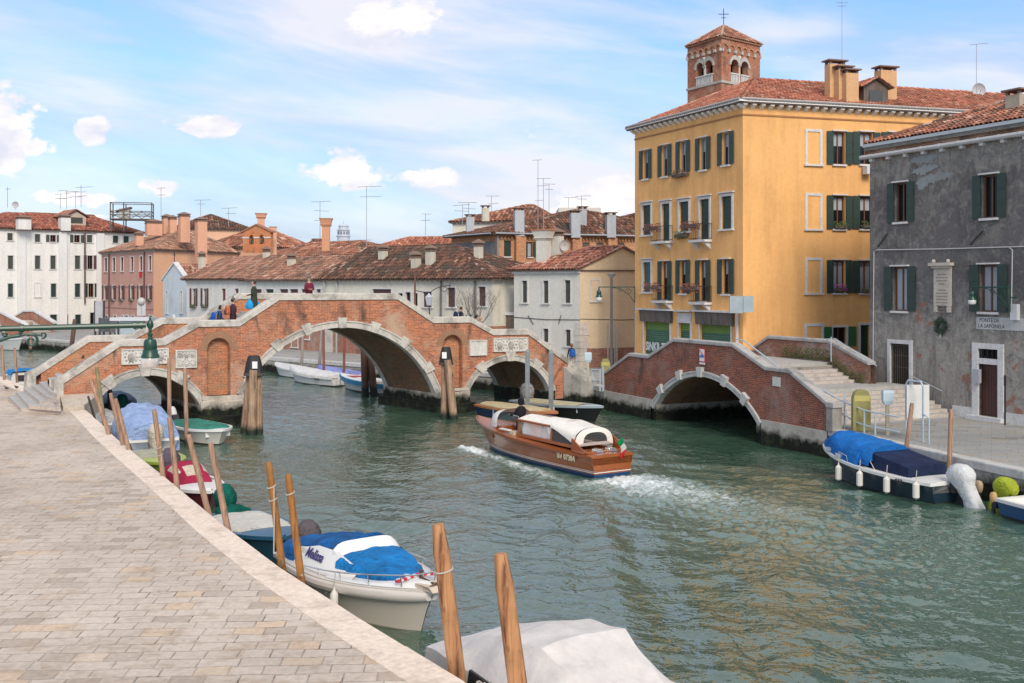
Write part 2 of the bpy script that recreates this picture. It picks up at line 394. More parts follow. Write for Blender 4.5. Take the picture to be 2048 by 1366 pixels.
# ============================================================ SETTING: water
TAX_C, TAX_H = Vector((1.15, 39.75, 0)), Vector((-.525, .851, 0)).normalized()
def make_water():
 rng = np.random.default_rng(3)
 nr, na = 1000, 760
 r = 7.0 * (260 / 7.0) ** (np.linspace(0, 1, nr) ** .92)
 a = np.linspace(-.80, .80, na)
 rr, aa = np.meshgrid(r, a, indexing='ij')
 x = rr * np.sin(aa); y = rr * np.cos(aa); z = np.zeros_like(x)
 # slow modulation so that calm and ruffled patches alternate
 def sm(f, s):
  g = np.zeros_like(x)
  for k in range(7):
   th = rng.uniform(0, 6.28); g += np.sin((x * math.cos(th) + y * math.sin(th)) * f * rng.uniform(.6, 1.5) + rng.uniform(0, 6.28) + 1.3 * np.sin(x * f * .7 + y * f * .5 + s))
  return g / 7
 mod = np.clip(.75 + 1.5 * sm(.35, 1), .25, 1.6)
 mod2 = np.clip(.8 + 1.2 * sm(.9, 4), .3, 1.5)
 calm = 1 - .55 * np.exp(-(((x - 1.0) / 3.4) ** 2 + ((y - 18.5) / 3.6) ** 2))   # smoother patch by the near boats
 wx = x + .16 * np.sin(y * 1.7 + x * .6) + .1 * np.sin(y * 4.1 - x * 2.3); wy = y + .16 * np.sin(x * 1.5 - y * .4) + .08 * np.sin(x * 3.9 + y * 3.1)
 for k in range(64):
  lam = .26 * (1.6 / .26) ** (k / 63.0); th = rng.normal(1.15, .75)
  amp = .0050 * lam ** 1.05 * (mod if lam < .75 else mod2) * (calm if lam < 1.2 else 1)
  amp = amp * np.clip(1 - rr / (110 * lam ** .5), 0, 1)
  z += amp * np.sin((wx * math.cos(th) + wy * math.sin(th)) * 6.2832 / lam + rng.uniform(0, 6.28))
 for lam, th, am in ((3.4, 1.0, .014), (2.5, 1.7, .010), (4.6, .5, .016), (2.0, 2.5, .008), (1.6, .2, .006)):
  z += am * np.sin((wx * math.cos(th) + wy * math.sin(th)) * 6.2832 / lam + th * 9)
 # boat's wake: diverging swell on both sides and churned water astern
 h = TAX_H; xl = (x - TAX_C.x) * h.x + (y - TAX_C.y) * h.y; yl = -(x - TAX_C.x) * h.y + (y - TAX_C.y) * h.x   # yl > 0 to port
 ast = np.clip((4.0 - xl) / 6, 0, 1)
 for sgn in (1, -1):
  arm = np.maximum(0.0, 4.2 - xl) * .34 + .7
  e = np.exp(-((sgn * yl - arm) / (1.0 + .05 * np.maximum(0, 4 - xl))) ** 2) * ast * np.exp(-np.maximum(0, -xl) / 26)
  z += .055 * e * np.cos((sgn * yl * .84 + xl * .54) * 6.2832 / 1.45)
 wash = np.exp(-(yl / (1.3 + .26 * np.maximum(0, -xl - 4))) ** 2) * np.clip((-xl - 3.9) / .8, 0, 1) * np.exp(-np.maximum(0, -xl - 4.5) / 10.0)
 side = np.exp(-((yl - (1.12 + np.maximum(0, 3.5 - xl) * .10)) / (.30 + .075 * np.maximum(0, 3.5 - xl))) ** 2) * np.clip((4.5 - xl) / .8, 0, 1) * np.clip((xl + 7.5) / 5, 0, 1)
 side2 = np.exp(-((-yl - (1.15 + np.maximum(0, 3.5 - xl) * .10)) / .3) ** 2) * np.clip((4.2 - xl) / .8, 0, 1) * np.clip((xl + 5) / 5, 0, 1)
 bow = np.exp(-(((xl - 3.4) / .9) ** 2 + ((yl - 1.0) / .55) ** 2))
 foam = np.clip(1.0 * wash + .72 * side + .4 * side2 + .9 * bow, 0, 1)
 ch = np.zeros_like(x)
 for k in range(14):
  th = rng.uniform(0, 6.28); lam = rng.uniform(.22, .6); ch += np.sin((x * math.cos(th) + y * math.sin(th)) * 6.2832 / lam + rng.uniform(0, 6.28))
 z += foam * (.016 * ch + .07)
 n = nr * na
 me = bpy.data.meshes.new('canal_water')
 me.vertices.add(n); me.vertices.foreach_set('co', np.stack([x, y, z], -1).reshape(-1))
 i = np.arange(n).reshape(nr, na)
 q = np.stack([i[:-1, :-1], i[:-1, 1:], i[1:, 1:], i[1:, :-1]], -1).reshape(-1, 4)[:, ::-1]
 m = len(q); me.loops.add(m * 4); me.loops.foreach_set('vertex_index', q.ravel().astype(np.int32))
 me.polygons.add(m); me.polygons.foreach_set('loop_start', np.arange(0, m * 4, 4, dtype=np.int32))
 me.polygons.foreach_set('loop_total', np.full(m, 4, dtype=np.int32)); me.polygons.foreach_set('use_smooth', np.ones(m, dtype=bool))
 me.update(calc_edges=True)
 me.attributes.new('foam', 'FLOAT', 'POINT').data.foreach_set('value', foam.ravel().astype(np.float32))
 mt, t, b = newmat('canal_water')
 p = pos(t)
 fa = N(t, 'ShaderNodeAttribute', attribute_name='foam').outputs['Fac']
 fn = noise(t, p, 3.6, 9, .72, .9); fn2 = noise(t, p, 1.1, 6, .6, .5)
 fk = M_(t, 'ADD', fa, M_(t, 'MULTIPLY', M_(t, 'SUBTRACT', M_(t, 'ADD', M_(t, 'MULTIPLY', fn, .7), M_(t, 'MULTIPLY', fn2, .3)), .5), 2.1))
 fk = M_(t, 'MULTIPLY', ramp(t, fk, [(.55, 0.0), (1.1, 1.0)]), ramp(t, fa, [(.03, 0.0), (.30, 1.0)]))
 g = mixc(t, noise(t, p, .25, 4), (.032, .078, .054), (.050, .100, .062))
 g = mixc(t, M_(t, 'MULTIPLY', fa, .8), g, (.20, .30, .26))
 setc(t, b, mixc(t, fk, g, (.72, .77, .76)))
 rg = M_(t, 'ADD', .045, M_(t, 'MULTIPLY', fk, .6)); t.links.new(rg, b.inputs['Roughness'])
 b.inputs['IOR'].default_value = 2.1
 hh = M_(t, 'ADD', noise(t, p, 6.0, 2, .5, .3), M_(t, 'MULTIPLY', noise(t, p, 2.6, 3, .5, .6), 2.4))
 bump(t, b, M_(t, 'ADD', hh, M_(t, 'MULTIPLY', fk, .6)), .42, .06)
 me.materials.append(mt)
 o = bpy.data.objects.new('canal_water', me); COL.objects.link(o); tag(o, kind='structure')
 mb = MB()   # the water further out and behind
 mb.face([(-900, 258, -.05), (900, 258, -.05), (900, 900, -.05), (-900, 900, -.05)])
 tag(mb.build('lagoon_water', mt, loc=(0, 258, -.05)), kind='structure')
make_water()
# ============================================================ SETTING: banks
LE = [(9.5, -12), (4.0, 6.3), (1.35, 11.1), (-.64, 14.6), (-2.47, 17.4), (-4.41, 20.5), (-6.35, 23.9), (-9.6, 29.9), (-12.3, 34.8), (-14.4, 38.7), (-17.2, 44.1), (-19.0, 47.4), (-21.6, 51.2), (-24.8, 55.3), (-28.9, 61.4), (-40, 78), (-62, 112)]
SA = Fac((4.8, 55.5), (11.9, 39.8))          # canal-side face of the small bridge
RS = [tuple(SA.T((12.6, 0, 0)).xy), tuple(SA.T((17.25, 0, 0)).xy), (13.0, 36.2), (14.75, 31.0), (17.2, 23.5), (21.5, 8.0), (24, -12)]
RN = [tuple(SA.T((4.9, 0, 0)).xy), (4.8, 55.5), (4.0, 59.2), (2.9, 61.6), (-10.4, 73.0), (-18.0, 79.5), (-41.8, 102), (-46.7, 106.5), (-62, 119), (-90, 136)]
def pav(c1, c2, mort, bw, rh, rot, seed, lo=.85, worn=0):
 m, t, b = newmat('paving_stone')
 p = N(t, 'ShaderNodeMapping', {'Vector': pos(t), 'Rotation': (0, 0, rot)}).outputs[0]
 wv = noise(t, p, .8, 3); w2 = noise(t, p, 2.6, 3)
 ps = N(t, 'ShaderNodeSeparateXYZ', {0: p})
 pw = N(t, 'ShaderNodeCombineXYZ', {0: M_(t, 'ADD', ps.outputs[0], M_(t, 'MULTIPLY', w2, .04)), 1: M_(t, 'ADD', ps.outputs[1], M_(t, 'MULTIPLY', M_(t, 'ADD', wv, M_(t, 'MULTIPLY', w2, .25)), .22)), 2: 0.0}).outputs[0]
 bt = N(t, 'ShaderNodeTexBrick', {'Vector': pw, 'Color1': (*c1, 1), 'Color2': (*c2, 1), 'Mortar': (*mort, 1), 'Scale': 1.0, 'Mortar Size': .013,
           'Mortar Smooth': .3, 'Bias': -.25, 'Brick Width': bw, 'Row Height': rh})
 bt.offset = .43; bt.squash = 1.25; bt.squash_frequency = 3
 # some joints are worn shut
 k = ramp(t, noise(t, p, .9, 5, .6, 0), [(.40, .35), (.62, 1.0)])
 c = mixc(t, M_(t, 'MULTIPLY', bt.outputs['Fac'], k), mixc(t, .5, bt.outputs['Color'], c1), bt.outputs['Color'])
 # a scatter of stones of other colour, one colour per stone
 b2 = N(t, 'ShaderNodeTexBrick', {'Vector': pw, 'Color1': (0, 0, 0, 1), 'Color2': (1, 1, 1, 1), 'Mortar': (.5, .5, .5, 1), 'Scale': 1.0, 'Mortar Size': .0, 'Bias': 0.0, 'Brick Width': bw, 'Row Height': rh})
 b2.offset = .43; b2.squash = 1.25; b2.squash_frequency = 3
 rv = b2.outputs['Color']
 c = mixc(t, ramp(t, rv, [(.92, 0.0), (.95, .5)]), c, (c2[0] * .72, c2[1] * .66, c2[2] * .62))
 c = mixc(t, ramp(t, rv, [(.06, .5), (.10, 0.0)]), c, (c1[0] * 1.05, c1[1] * .86, c1[2] * .62))
 if worn:
  cr = M_(t, 'MULTIPLY', bt.outputs['Fac'], ramp(t, noise(t, p, 1.6, 5, .7), [(.54, 0.0), (.62, .9)])); c = mixc(t, cr, c, (.10, .08, .065))
  bl = M_(t, 'MULTIPLY', ramp(t, noise(t, p, 2.2, 6, .7, .3), [(.50, 0.0), (.66, .75)]), M_(t, 'SUBTRACT', 1.0, bt.outputs['Fac'])); c = mixc(t, bl, c, (.41, .315, .23))
  st = ramp(t, noise(t, p, 1.1, 7, .75, .5), [(.63, 0.0), (.70, .55)]); c = mixc(t, st, c, (.20, .165, .14))
 c = mixc(t, 1.0, c, ramp(t, noise(t, p, .35, 6, .6), [(.3, lo), (.7, 1.12)]), 'MULTIPLY')
 c = mixc(t, 1.0, c, ramp(t, noise(t, p, 9, 5, .7), [(.3, .84), (.7, 1.12)]), 'MULTIPLY')
 setc(t, b, c); b.inputs['Roughness'].default_value = .8; b.inputs['Specular IOR Level'].default_value = .3
 bump(t, b, M_(t, 'SUBTRACT', M_(t, 'MULTIPLY', noise(t, p, 12, 5, .7), .5), M_(t, 'MULTIPLY', bt.outputs['Fac'], k)), .6, .015)
 return m
PAVL = pav((.565, .485, .405), (.46, .39, .32), (.31, .26, .21), .47, .345, -.06, 0, .78, 1)
PAVR = pav((.33, .335, .32), (.25, .255, .25), (.20, .20, .19), .80, .40, .42, 5)
def off_line(pts, d):
 out = []
 for i, p in enumerate(pts):
  a = Vector(pts[max(i - 1, 0)]); b = Vector(pts[min(i + 1, len(pts) - 1)]); t = (b - a).normalized()
  out.append((p[0] - t.y * d, p[1] + t.x * d))
 return out
def bank(name, edge, far, mat, wallmat, left, z=1.1, cope=.62, copemat=None, cz=.0, namec='quay_edge'):
 inner = off_line(edge, cope if left else -cope)
 mb = MB(); mb.face([(p[0], p[1], z) for p in (inner + far)])
 o = mb.build(name, mat, loc=(0, 0, z)); tag(o, kind='structure')
 # wall and coping course
 mb = MB()
 wl = off_line(edge, .06 if left else -.06)
 for a, b in zip(wl, wl[1:]):
  n = max(1, int((Vector(a) - Vector(b)).length / 3))
  mb.face([(a[0], a[1], -1.5), (b[0], b[1], -1.5), (b[0], b[1], z - .24), (a[0], a[1], z - .24)])
 o = mb.build('quay_wall', wallmat, loc=(edge[0][0], edge[0][1], 0)); tag(o, kind='structure')
 mb = MB(); rnd = random.Random(4)
 for (a, b), (c, d) in zip(zip(edge, edge[1:]), zip(inner, inner[1:])):
  a, b, c, d = Vector(a), Vector(b), Vector(c), Vector(d); L = (b - a).length; n = max(1, round(L / 1.55))
  for k in range(n):
   f0 = k / n + .004 / L; f1 = (k + 1) / n - .004 / L; zz = z + .006 + rnd.uniform(0, .008); j = rnd.uniform(-.012, .012)
   q0, q1, q2, q3 = a.lerp(b, f0), a.lerp(b, f1), c.lerp(d, f1), c.lerp(d, f0)
   q0 = q0 + (q0 - q3).normalized() * j; q1 = q1 + (q1 - q2).normalized() * j
   e0 = q0.lerp(q3, .045); e1 = q1.lerp(q2, .045)
   P0 = [(q.x, q.y, z - .245) for q in (q0, q1, q2, q3)]
   mb.loft([P0, [(q0.x, q0.y, zz - .03), (q1.x, q1.y, zz - .03), (q2.x, q2.y, zz - .03), (q3.x, q3.y, zz - .03)],
                     [(e0.x, e0.y, zz), (e1.x, e1.y, zz), (q2.x, q2.y, zz), (q3.x, q3.y, zz)]])
 o = mb.build(namec, copemat, loc=(edge[0][0], edge[0][1], z)); tag(o, kind='structure')
QW = stone((.40, .38, .33), (.10, .10, .08), .7, algae=.62, seed=2.0)
COPL = stone((.74, .63, .52), (.40, .31, .25), .55, sc=1.6, seed=1.0)
COPR = stone((.52, .515, .49), (.2, .19, .17), .5, seed=6.0)
bank('quay_pavement_west', LE, [(-120, 112), (-120, -12)], PAVL, QW, True, copemat=COPL, cope=.68)
bank('quay_pavement_south', RS, [(90, -12), (90, 70), tuple(SA.T((11.2, -60, 0)).xy), tuple(SA.T((11.2, -6, 0)).xy), tuple(SA.T((12.6, -6, 0)).xy)], PAVR, QW, True, copemat=COPR, cope=.42)
bank('quay_pavement_north', RN, [(-90, 430), (420, 430), tuple(SA.T((4.9, -90, 0)).xy)], PAVR, QW, False, copemat=COPR, cope=.42)
mb = MB()
for s_ in (4.9, 12.6):
 a, b = SA.T((s_, -.01, 0)), SA.T((s_, -60, 0)); mb.face([(a.x, a.y, -1), (b.x, b.y, -1), (b.x, b.y, 1.09), (a.x, a.y, 1.09)])
tag(mb.build('side_canal_wall', QW, loc=tuple(SA.T((8, -5, 0)))), kind='structure')
# sea bed far down so that nothing is hollow
mb = MB(); mb.face([(-900, -60, -1.6), (900, -60, -1.6), (900, 900, -1.6), (-900, 900, -1.6)])
tag(mb.build('canal_bed', plain((.03, .04, .03), 1.0)), kind='structure')
# ============================================================ the three-arched bridge
BR = brick((.41, .165, .095), (.25, .095, .062), seed=3.0, pa=.8, da=.95)
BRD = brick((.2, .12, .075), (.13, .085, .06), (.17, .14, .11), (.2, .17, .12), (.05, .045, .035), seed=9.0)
ST = stone((.53, .50, .45), (.17, .16, .14), .8, seed=4.0, lo=.46)
STA = stone((.48, .43, .36), (.16, .15, .12), .6, algae=.86, seed=8.0)
PLQ = stone((.60, .585, .55), (.33, .31, .28), .5, sc=2.0)
TA = Fac(XY(125, 47.4), XY(1120, 57.7))
EV = Vector((-.61, .793, 0)).normalized(); TL = 5.0
def TB(q): return TA.A + TA.u * q[0] + EV * q[1] + Vector((0, 0, q[2]))     # a along, b across (away), c up
def lin(pts, s):
 if s <= pts[0][0]: return pts[0][1]
 for (a, za), (b, zb) in zip(pts, pts[1:]):
  if s <= b: return za + (zb - za) * (s - a) / (b - a)
 return pts[-1][1]
class Arc:
 def __init__(s, p1, p2, p3, th):
  (x1, y1), (x2, y2), (x3, y3) = p1, p2, p3
  d = 2 * (x1 * (y2 - y3) + x2 * (y3 - y1) + x3 * (y1 - y2))
  s.cx = ((x1 * x1 + y1 * y1) * (y2 - y3) + (x2 * x2 + y2 * y2) * (y3 - y1) + (x3 * x3 + y3 * y3) * (y1 - y2)) / d
  s.cy = ((x1 * x1 + y1 * y1) * (x3 - x2) + (x2 * x2 + y2 * y2) * (x1 - x3) + (x3 * x3 + y3 * y3) * (x2 - x1)) / d
  s.r = math.hypot(x1 - s.cx, y1 - s.cy); s.th = th
  s.a0 = math.atan2(y1 - s.cy, x1 - s.cx); s.a1 = math.atan2(y3 - s.cy, x3 - s.cx)
  if s.a0 < 0 and s.a0 < -math.pi / 2: s.a0 += 2 * math.pi
 def pt(s, a, r=None): r = s.r if r is None else r; return s.cx + r * math.cos(a), s.cy + r * math.sin(a)
 def z(s, x, r=None):
  r = s.r if r is None else r; q = r * r - (x - s.cx) ** 2
  return s.cy + math.sqrt(q) if q > 0 else None
def coping(mb, T, prof, b0, b1, h, m=0):
 rings = []
 for i, (s_, z) in enumerate(prof): rings.append([(s_, b0, z - h), (s_, b0, z - .04), (s_, b0 + .03, z), (s_, b1 - .03, z), (s_, b1, z - .04), (s_, b1, z - h)])
 T0 = mb.T; mb.T = T; mb.loft(rings, m); mb.T = T0
def archring(mb, T, arc, b0, b1, n=40, m=0, lip=.05):
 rings = []
 for k in range(n + 1):
  a = arc.a0 + (arc.a1 - arc.a0) * k / n
  i0 = arc.pt(a); o0 = arc.pt(a, arc.r + arc.th); o1 = arc.pt(a, arc.r + arc.th - .07)
  rings.append([(i0[0], b0, i0[1]), (o1[0], b0, o1[1]), (o1[0], b0 - lip, o1[1]), (o0[0], b0 - lip, o0[1]), (o0[0], b1, o0[1]), (i0[0], b1, i0[1])])
 T0 = mb.T; mb.T = T; mb.loft(rings, m); mb.T = T0
def facewall(mb, T, b, top, arcs, s0, s1, zb, holes=(), step=.2, m=0, flip=False):
 # a wall of quads with arch openings (extrados) and niches cut out
 xs = set([s0, s1]); k = s0
 while k < s1: xs.add(round(k, 4)); k += step
 for a in arcs:
  r = a.r + a.th; zr = zb
  for e in (a.pt(a.a0, r)[0], a.pt(a.a1, r)[0]): xs.add(e); xs.add(e + 1e-4)
 for h in holes: xs.update((h[0], h[0] + 1e-4, h[1], h[1] - 1e-4)); xs.update(h[0] + (h[1] - h[0]) * i / 12 for i in range(13))
 for s_, _ in top[1]: xs.add(s_)
 xs = sorted(x for x in xs if s0 <= x <= s1)
 T0 = mb.T; mb.T = T
 for x0, x1 in zip(xs, xs[1:]):
  if x1 - x0 < 2e-4: continue
  xm = (x0 + x1) / 2
  def spans(x):
   bot = zb
   for a in arcs:
    r = a.r + a.th; e0, e1 = a.pt(a.a0, r)[0], a.pt(a.a1, r)[0]
    if e0 < xm < e1:
     bot = a.z(x, r) or a.pt(a.a0, r)[1]
   tp = lin(top[1], x) - top[0]
   sp = [(bot, tp)]
   for h in holes:
    if h[0] < xm < h[1]:
     hw = (h[1] - h[0]) / 2; c = (h[0] + h[1]) / 2; q = max(0, hw * hw - (x - c) ** 2)
     sp = [(bot, h[2]), (h[3] - hw + math.sqrt(q), tp)]
   return sp
  for (a0, a1), (c0, c1) in zip(spans(x0), spans(x1)):
   if a1 <= a0 + .001 and c1 <= c0 + .001: continue
   a1 = max(a1, a0); c1 = max(c1, c0)
   nz = max(1, round((max(a1 - a0, c1 - c0)) / .8))
   for j in range(nz):
    f0, f1 = j / nz, (j + 1) / nz
    q = [(x0, b, a0 + (a1 - a0) * f0), (x1, b, c0 + (c1 - c0) * f0), (x1, b, c0 + (c1 - c0) * f1), (x0, b, a0 + (a1 - a0) * f1)]
    mb.face(q[::-1] if flip else q, m)
 mb.T = T0
def niche(mb, T, h, b0, dep, m=0):
 T0 = mb.T; mb.T = T; hw = (h[1] - h[0]) / 2; c = (h[0] + h[1]) / 2
 out = [(h[0], h[2])] + [(c - hw * math.cos(math.pi * i / 12), h[3] - hw + hw * math.sin(math.pi * i / 12)) for i in range(13)] + [(h[1], h[2])]
 for (a, za), (b, zb) in zip(out, out[1:]): mb.face([(a, b0, za), (b, b0, zb), (b, b0 + dep, zb), (a, b0 + dep, za)], m)
 mb.face([(a, b0 + dep, za) for a, za in out][::-1], m); mb.face([(h[0], b0, h[2]), (h[1], b0, h[2]), (h[1], b0 + dep, h[2]), (h[0], b0 + dep, h[2])], m)
 mb.T = T0
def blocks(mb, T, arc, angs, b0, w_=.42, out=.16, inn=.02, m=0, dep=.3):
 T0 = mb.T; mb.T = T
 for a in angs:
  da = w_ / 2 / (arc.r + .2)
  p = [arc.pt(a + da * .8, arc.r - inn), arc.pt(a - da * .8, arc.r - inn), arc.pt(a - da * 1.15, arc.r + arc.th + out), arc.pt(a + da * 1.15, arc.r + arc.th + out)]
  mb.hexa([(q[0], b0, q[1]) for q in p], [(q[0], b0 + dep, q[1]) for q in p], m)
 mb.T = T0
def shield(mb, T, c, r, b, m=0, star=False):
 T0 = mb.T; mb.T = T
 pts = [(c[0] + r * .62 * math.sin(t) * (1 if abs(t) < 1.9 else .8), c[1] - r * .85 * math.cos(t) * (1.0 if math.cos(t) > 0 else .7)) for t in [2 * math.pi * k / 14 for k in range(14)]]
 mb.loft([[(x, b, z) for x, z in pts], [(c[0] + (x - c[0]) * .8, b - .05, c[1] + (z - c[1]) * .8) for x, z in pts]], m)
 for k in range(10):   # carved scrolls round the shield
  t = 2 * math.pi * k / 10 + .3; q = (c[0] + r * .86 * math.sin(t), c[1] + r * .95 * math.cos(t)); rr = r * .17
  mb.loft([[(q[0] + rr * math.cos(a), b, q[1] + rr * math.sin(a)) for a in [math.pi * j / 3 for j in range(6)]],
                 [(q[0] + rr * .5 * math.cos(a), b - .045, q[1] + rr * .5 * math.sin(a)) for a in [math.pi * j / 3 for j in range(6)]]], m)
 mb.ball((c[0], b - .05, c[1] - r * .1), r * .28, .03, r * .34, 8, m)
 mb.T = T0
def px2(F, pts, off=0.0): return [F.pix(a, b, off) for a, b in pts]
def three_arch_bridge():
 br = thing('three_arched_bridge', 'long red brick bridge with three arches and pale stone parapets spanning the canal', 'bridge', tuple(TA.T((12, 0, 0))))
 prof = px2(TA, [(124, 754), (240, 678), (329, 678), (396, 640), (478, 640), (557, 587), (794, 587), (866, 634), (940, 633), (986, 659), (1055, 657), (1134, 716)])
 for i, j in ((1, 2), (3, 4), (5, 6), (7, 8), (9, 10)):
  z = (prof[i][1] + prof[j][1]) / 2; prof[i] = (prof[i][0], z); prof[j] = (prof[j][0], z)
 prof[0] = (0.0, prof[0][1]); S1 = prof[-1][0]
 arcs = [Arc(*px2(TA, [(180, 829), (289, 751), (402, 815)]), .36), Arc(*px2(TA, [(487, 792), (684, 655), (872, 792)]), .34), Arc(*px2(TA, [(936, 789), (1019, 721), (1100, 784)]), .32)]
 n1 = (*[TA.pix(x, 740)[0] for x in (414, 461)], TA.pix(440, 791)[1], TA.pix(438, 676)[1])
 n2 = (*[TA.pix(x, 740)[0] for x in (885, 925)], TA.pix(905, 776)[1], TA.pix(905, 670)[1])
 T0 = lambda q: TB(q)
 inner = [(s_, z - .95) for s_, z in prof]
 # spandrel walls
 mb = MB(); facewall(mb, TB, 0, (.33, prof), arcs, 0, S1, .35, [n1, n2]); niche(mb, TB, n1, 0, .38); niche(mb, TB, n2, 0, .38)
 mb.build('spandrel_wall', BR, br)
 mb = MB(); facewall(mb, TB, TL, (.33, prof), arcs, 0, S1, .35, flip=True); mb.build('spandrel_wall', BR, br)
 # niche hoods of radial bricks
 for h in (n1, n2):
  mb = MB(TB); hw = (h[1] - h[0]) / 2; c = (h[0] + h[1]) / 2
  for k in range(22):
   a0, a1 = math.pi * (k + .08) / 22, math.pi * (k + .92) / 22; r0, r1 = hw + .01, hw + .34; cz = h[3] - hw
   q = [(c - r0 * math.cos(a0), cz + r0 * math.sin(a0)), (c - r0 * math.cos(a1), cz + r0 * math.sin(a1)), (c - r1 * math.cos(a1), cz + r1 * math.sin(a1)), (c - r1 * math.cos(a0), cz + r1 * math.sin(a0))]
   mb.hexa([(x, -.012, z) for x, z in q], [(x, .05, z) for x, z in q])
  mb.build('niche_hood', plain((.30, .17, .10), .9, var=.4, sc=9), br)
 # parapet inner faces, deck
 for b0, b1 in ((.34, None), (TL - .34, None)):
  mb = MB(); facewall(mb, TB, b0, (.30, prof), arcs, .25, S1 - .02, 0.9, step=.5, flip=b0 < 1)
  mb.build('parapet', brick((.42, .18, .09), (.28, .11, .06), seed=14.0, pale=(.40, .27, .16), pa=.4, da=.6), br)
 mb = MB(TB)
 for (a, za), (b, zb) in zip(inner, inner[1:]):
  if abs(za - zb) < .05: mb.face([(a, .34, za), (b, .34, za), (b, TL - .34, za), (a, TL - .34, za)])
  else:
   n = max(2, round(abs(za - zb) / .14))
   for k in range(n):
    x0, x1 = a + (b - a) * k / n, a + (b - a) * (k + 1) / n; z0 = za + (zb - za) * (k + (0 if zb > za else 1)) / n; z1 = za + (zb - za) * (k + 1 + (0 if zb > za else 1)) / n
    zr = min(z0, z1)
    mb.face([(x0, .34, z0), (x1, .34, z0), (x1, TL - .34, z0), (x0, TL - .34, z0)]); mb.face([(x1, .34, z0), (x1, TL - .34, z0), (x1, TL - .34, z1), (x1, .34, z1)])
    if k == 0: zs = za; mb.face([(x0, .34, zs), (x0, TL - .34, zs), (x0, TL - .34, z0), (x0, .34, z0)])
 mb.build('walkway', stone((.38, .37, .35), (.2, .19, .17), .4), br)
 for b0 in (-.07, TL - .40):
  mb = MB(); coping(mb, TB, prof, b0, b0 + .47, .31)
  mb.build('coping', ST, br)
 # rings, keystones
 for a in arcs:
  for b0, b1 in ((-.03, .4), (TL + .03, TL - .4)):
   mb = MB(); archring(mb, TB, a, b0, b1, lip=.05 if b0 < 1 else -.05); mb.build('arch_ring', ST, br)
 def ang(a, px, py): x, z = TA.pix(px, py); return math.atan2(z - a.cy, x - a.cx)
 for a, pts in ((arcs[0], [(215, 761), (289, 742), (361, 757)]), (arcs[1], [(487, 742), (554, 692), (612, 656), (683, 648), (748, 657), (808, 685), (856, 736)]), (arcs[2], [(964, 738), (1019, 715), (1077, 722)])):
  for q in pts:
   mb = MB(); blocks(mb, TB, a, [ang(a, *q)], -.12, w_=.46 if a is not arcs[1] else .40); mb.build('keystone', ST, br)
 # barrels
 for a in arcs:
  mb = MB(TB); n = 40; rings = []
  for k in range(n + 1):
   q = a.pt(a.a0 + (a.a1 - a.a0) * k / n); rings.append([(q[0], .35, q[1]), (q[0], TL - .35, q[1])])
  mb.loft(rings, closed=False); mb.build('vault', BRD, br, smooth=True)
 # piers with pointed cutwaters
 feet = [(arcs[0].pt(arcs[0].a1)[0], arcs[1].pt(arcs[1].a0)[0]), (arcs[1].pt(arcs[1].a1)[0], arcs[2].pt(arcs[2].a0)[0])]
 for i, (a, b) in enumerate(feet):
  mb = MB(TB); m = (a + b) / 2
  mb.prism([(a - .25, -.30), (m, -1.15), (b + .25, -.30), (b + .25, TL + .3), (m, TL + 1.1), (a - .25, TL + .3)], -1.4, .42)
  mb.prism([(a - .05, -.12), (m, -.62), (b + .05, -.12), (b + .05, TL + .12), (a - .05, TL + .12)], .42, 1.02)
  zt = (n1, n2)[i][2]
  mb.loft([[(a + .02, -.12, 1.02), (m, -.5, 1.02), (b - .02, -.12, 1.02), (b - .02, .3, 1.02), (a + .02, .3, 1.02)], [(a + .1, -.06, zt - .18), (m, -.16, zt - .18), (b - .1, -.06, zt - .18), (b - .1, .3, zt - .18), (a + .1, .3, zt - .18)]])
  mb.box(a + .02, b - .02, -.10, .3, zt - .18, zt)
  mb.build('pier', STA, br)
 # abutments
 mb = MB(TB); mb.box(-.02, arcs[0].pt(arcs[0].a0)[0] + .02, .02, TL - .02, -1.4, .9); mb.build('abutment', STA, br); mb = MB(TB); mb.box(arcs[2].pt(arcs[2].a1)[0] - .02, S1, .02, TL - .02, -1.4, .9); mb.build('abutment', STA, br)
 # carved plates
 def plate(x0, y0, x1, y1, name, sh=()):
  xm, ym = (x0 + x1) / 2, (y0 + y1) / 2
  s0, s1 = TA.pix(x0, ym)[0], TA.pix(x1, ym)[0]; z0, z1 = TA.pix(xm, y1)[1], TA.pix(xm, y0)[1]
  mb = MB(TB); mb.box(s0, s1, -.07, .1, z0, z1)
  mb.box(s0, s1, -.11, -.07, z0, z0 + .05); mb.box(s0, s1, -.11, -.07, z1 - .05, z1); mb.box(s0, s0 + .05, -.11, -.07, z0 + .05, z1 - .05); mb.box(s1 - .05, s1, -.11, -.07, z0 + .05, z1 - .05)
  o = mb.build(name, PLQ, br)
  for cx, cy, r in sh:
   mb = MB(); shield(mb, TB, (s0 + (s1 - s0) * cx, z0 + (z1 - z0) * cy), r * (z1 - z0), -.07); mb.build('carved_shield', ST, o)
 plate(242, 697, 336, 728, 'stone_plaque', [(.2, .5, .42), (.5, .5, .42), (.82, .5, .42)])
 plate(350, 699.5, 392, 735.5, 'stone_plaque', [(.2, .75, .2), (.5, .75, .22), (.8, .75, .2), (.2, .25, .2), (.5, .25, .22), (.8, .25, .2)])
 plate(938, 680, 972, 711, 'stone_plaque')
 plate(985.5, 675, 1054, 703, 'stone_plaque', [(.18, .5, .42), (.5, .5, .42), (.8, .5, .42)])
 # end posts
 zl = prof[0][1]
 mb = MB(TB); mb.hexa([(-.42, -.1, 1.1), (.02, -.1, 1.1), (.02, .42, 1.1), (-.42, .42, 1.1)], [(-.36, -.1, zl - .12), (.02, -.1, zl + .05), (.02, .42, zl + .05), (-.36, .42, zl - .12)])
 mb.build('end_post', ST, br); mb = MB(TB)
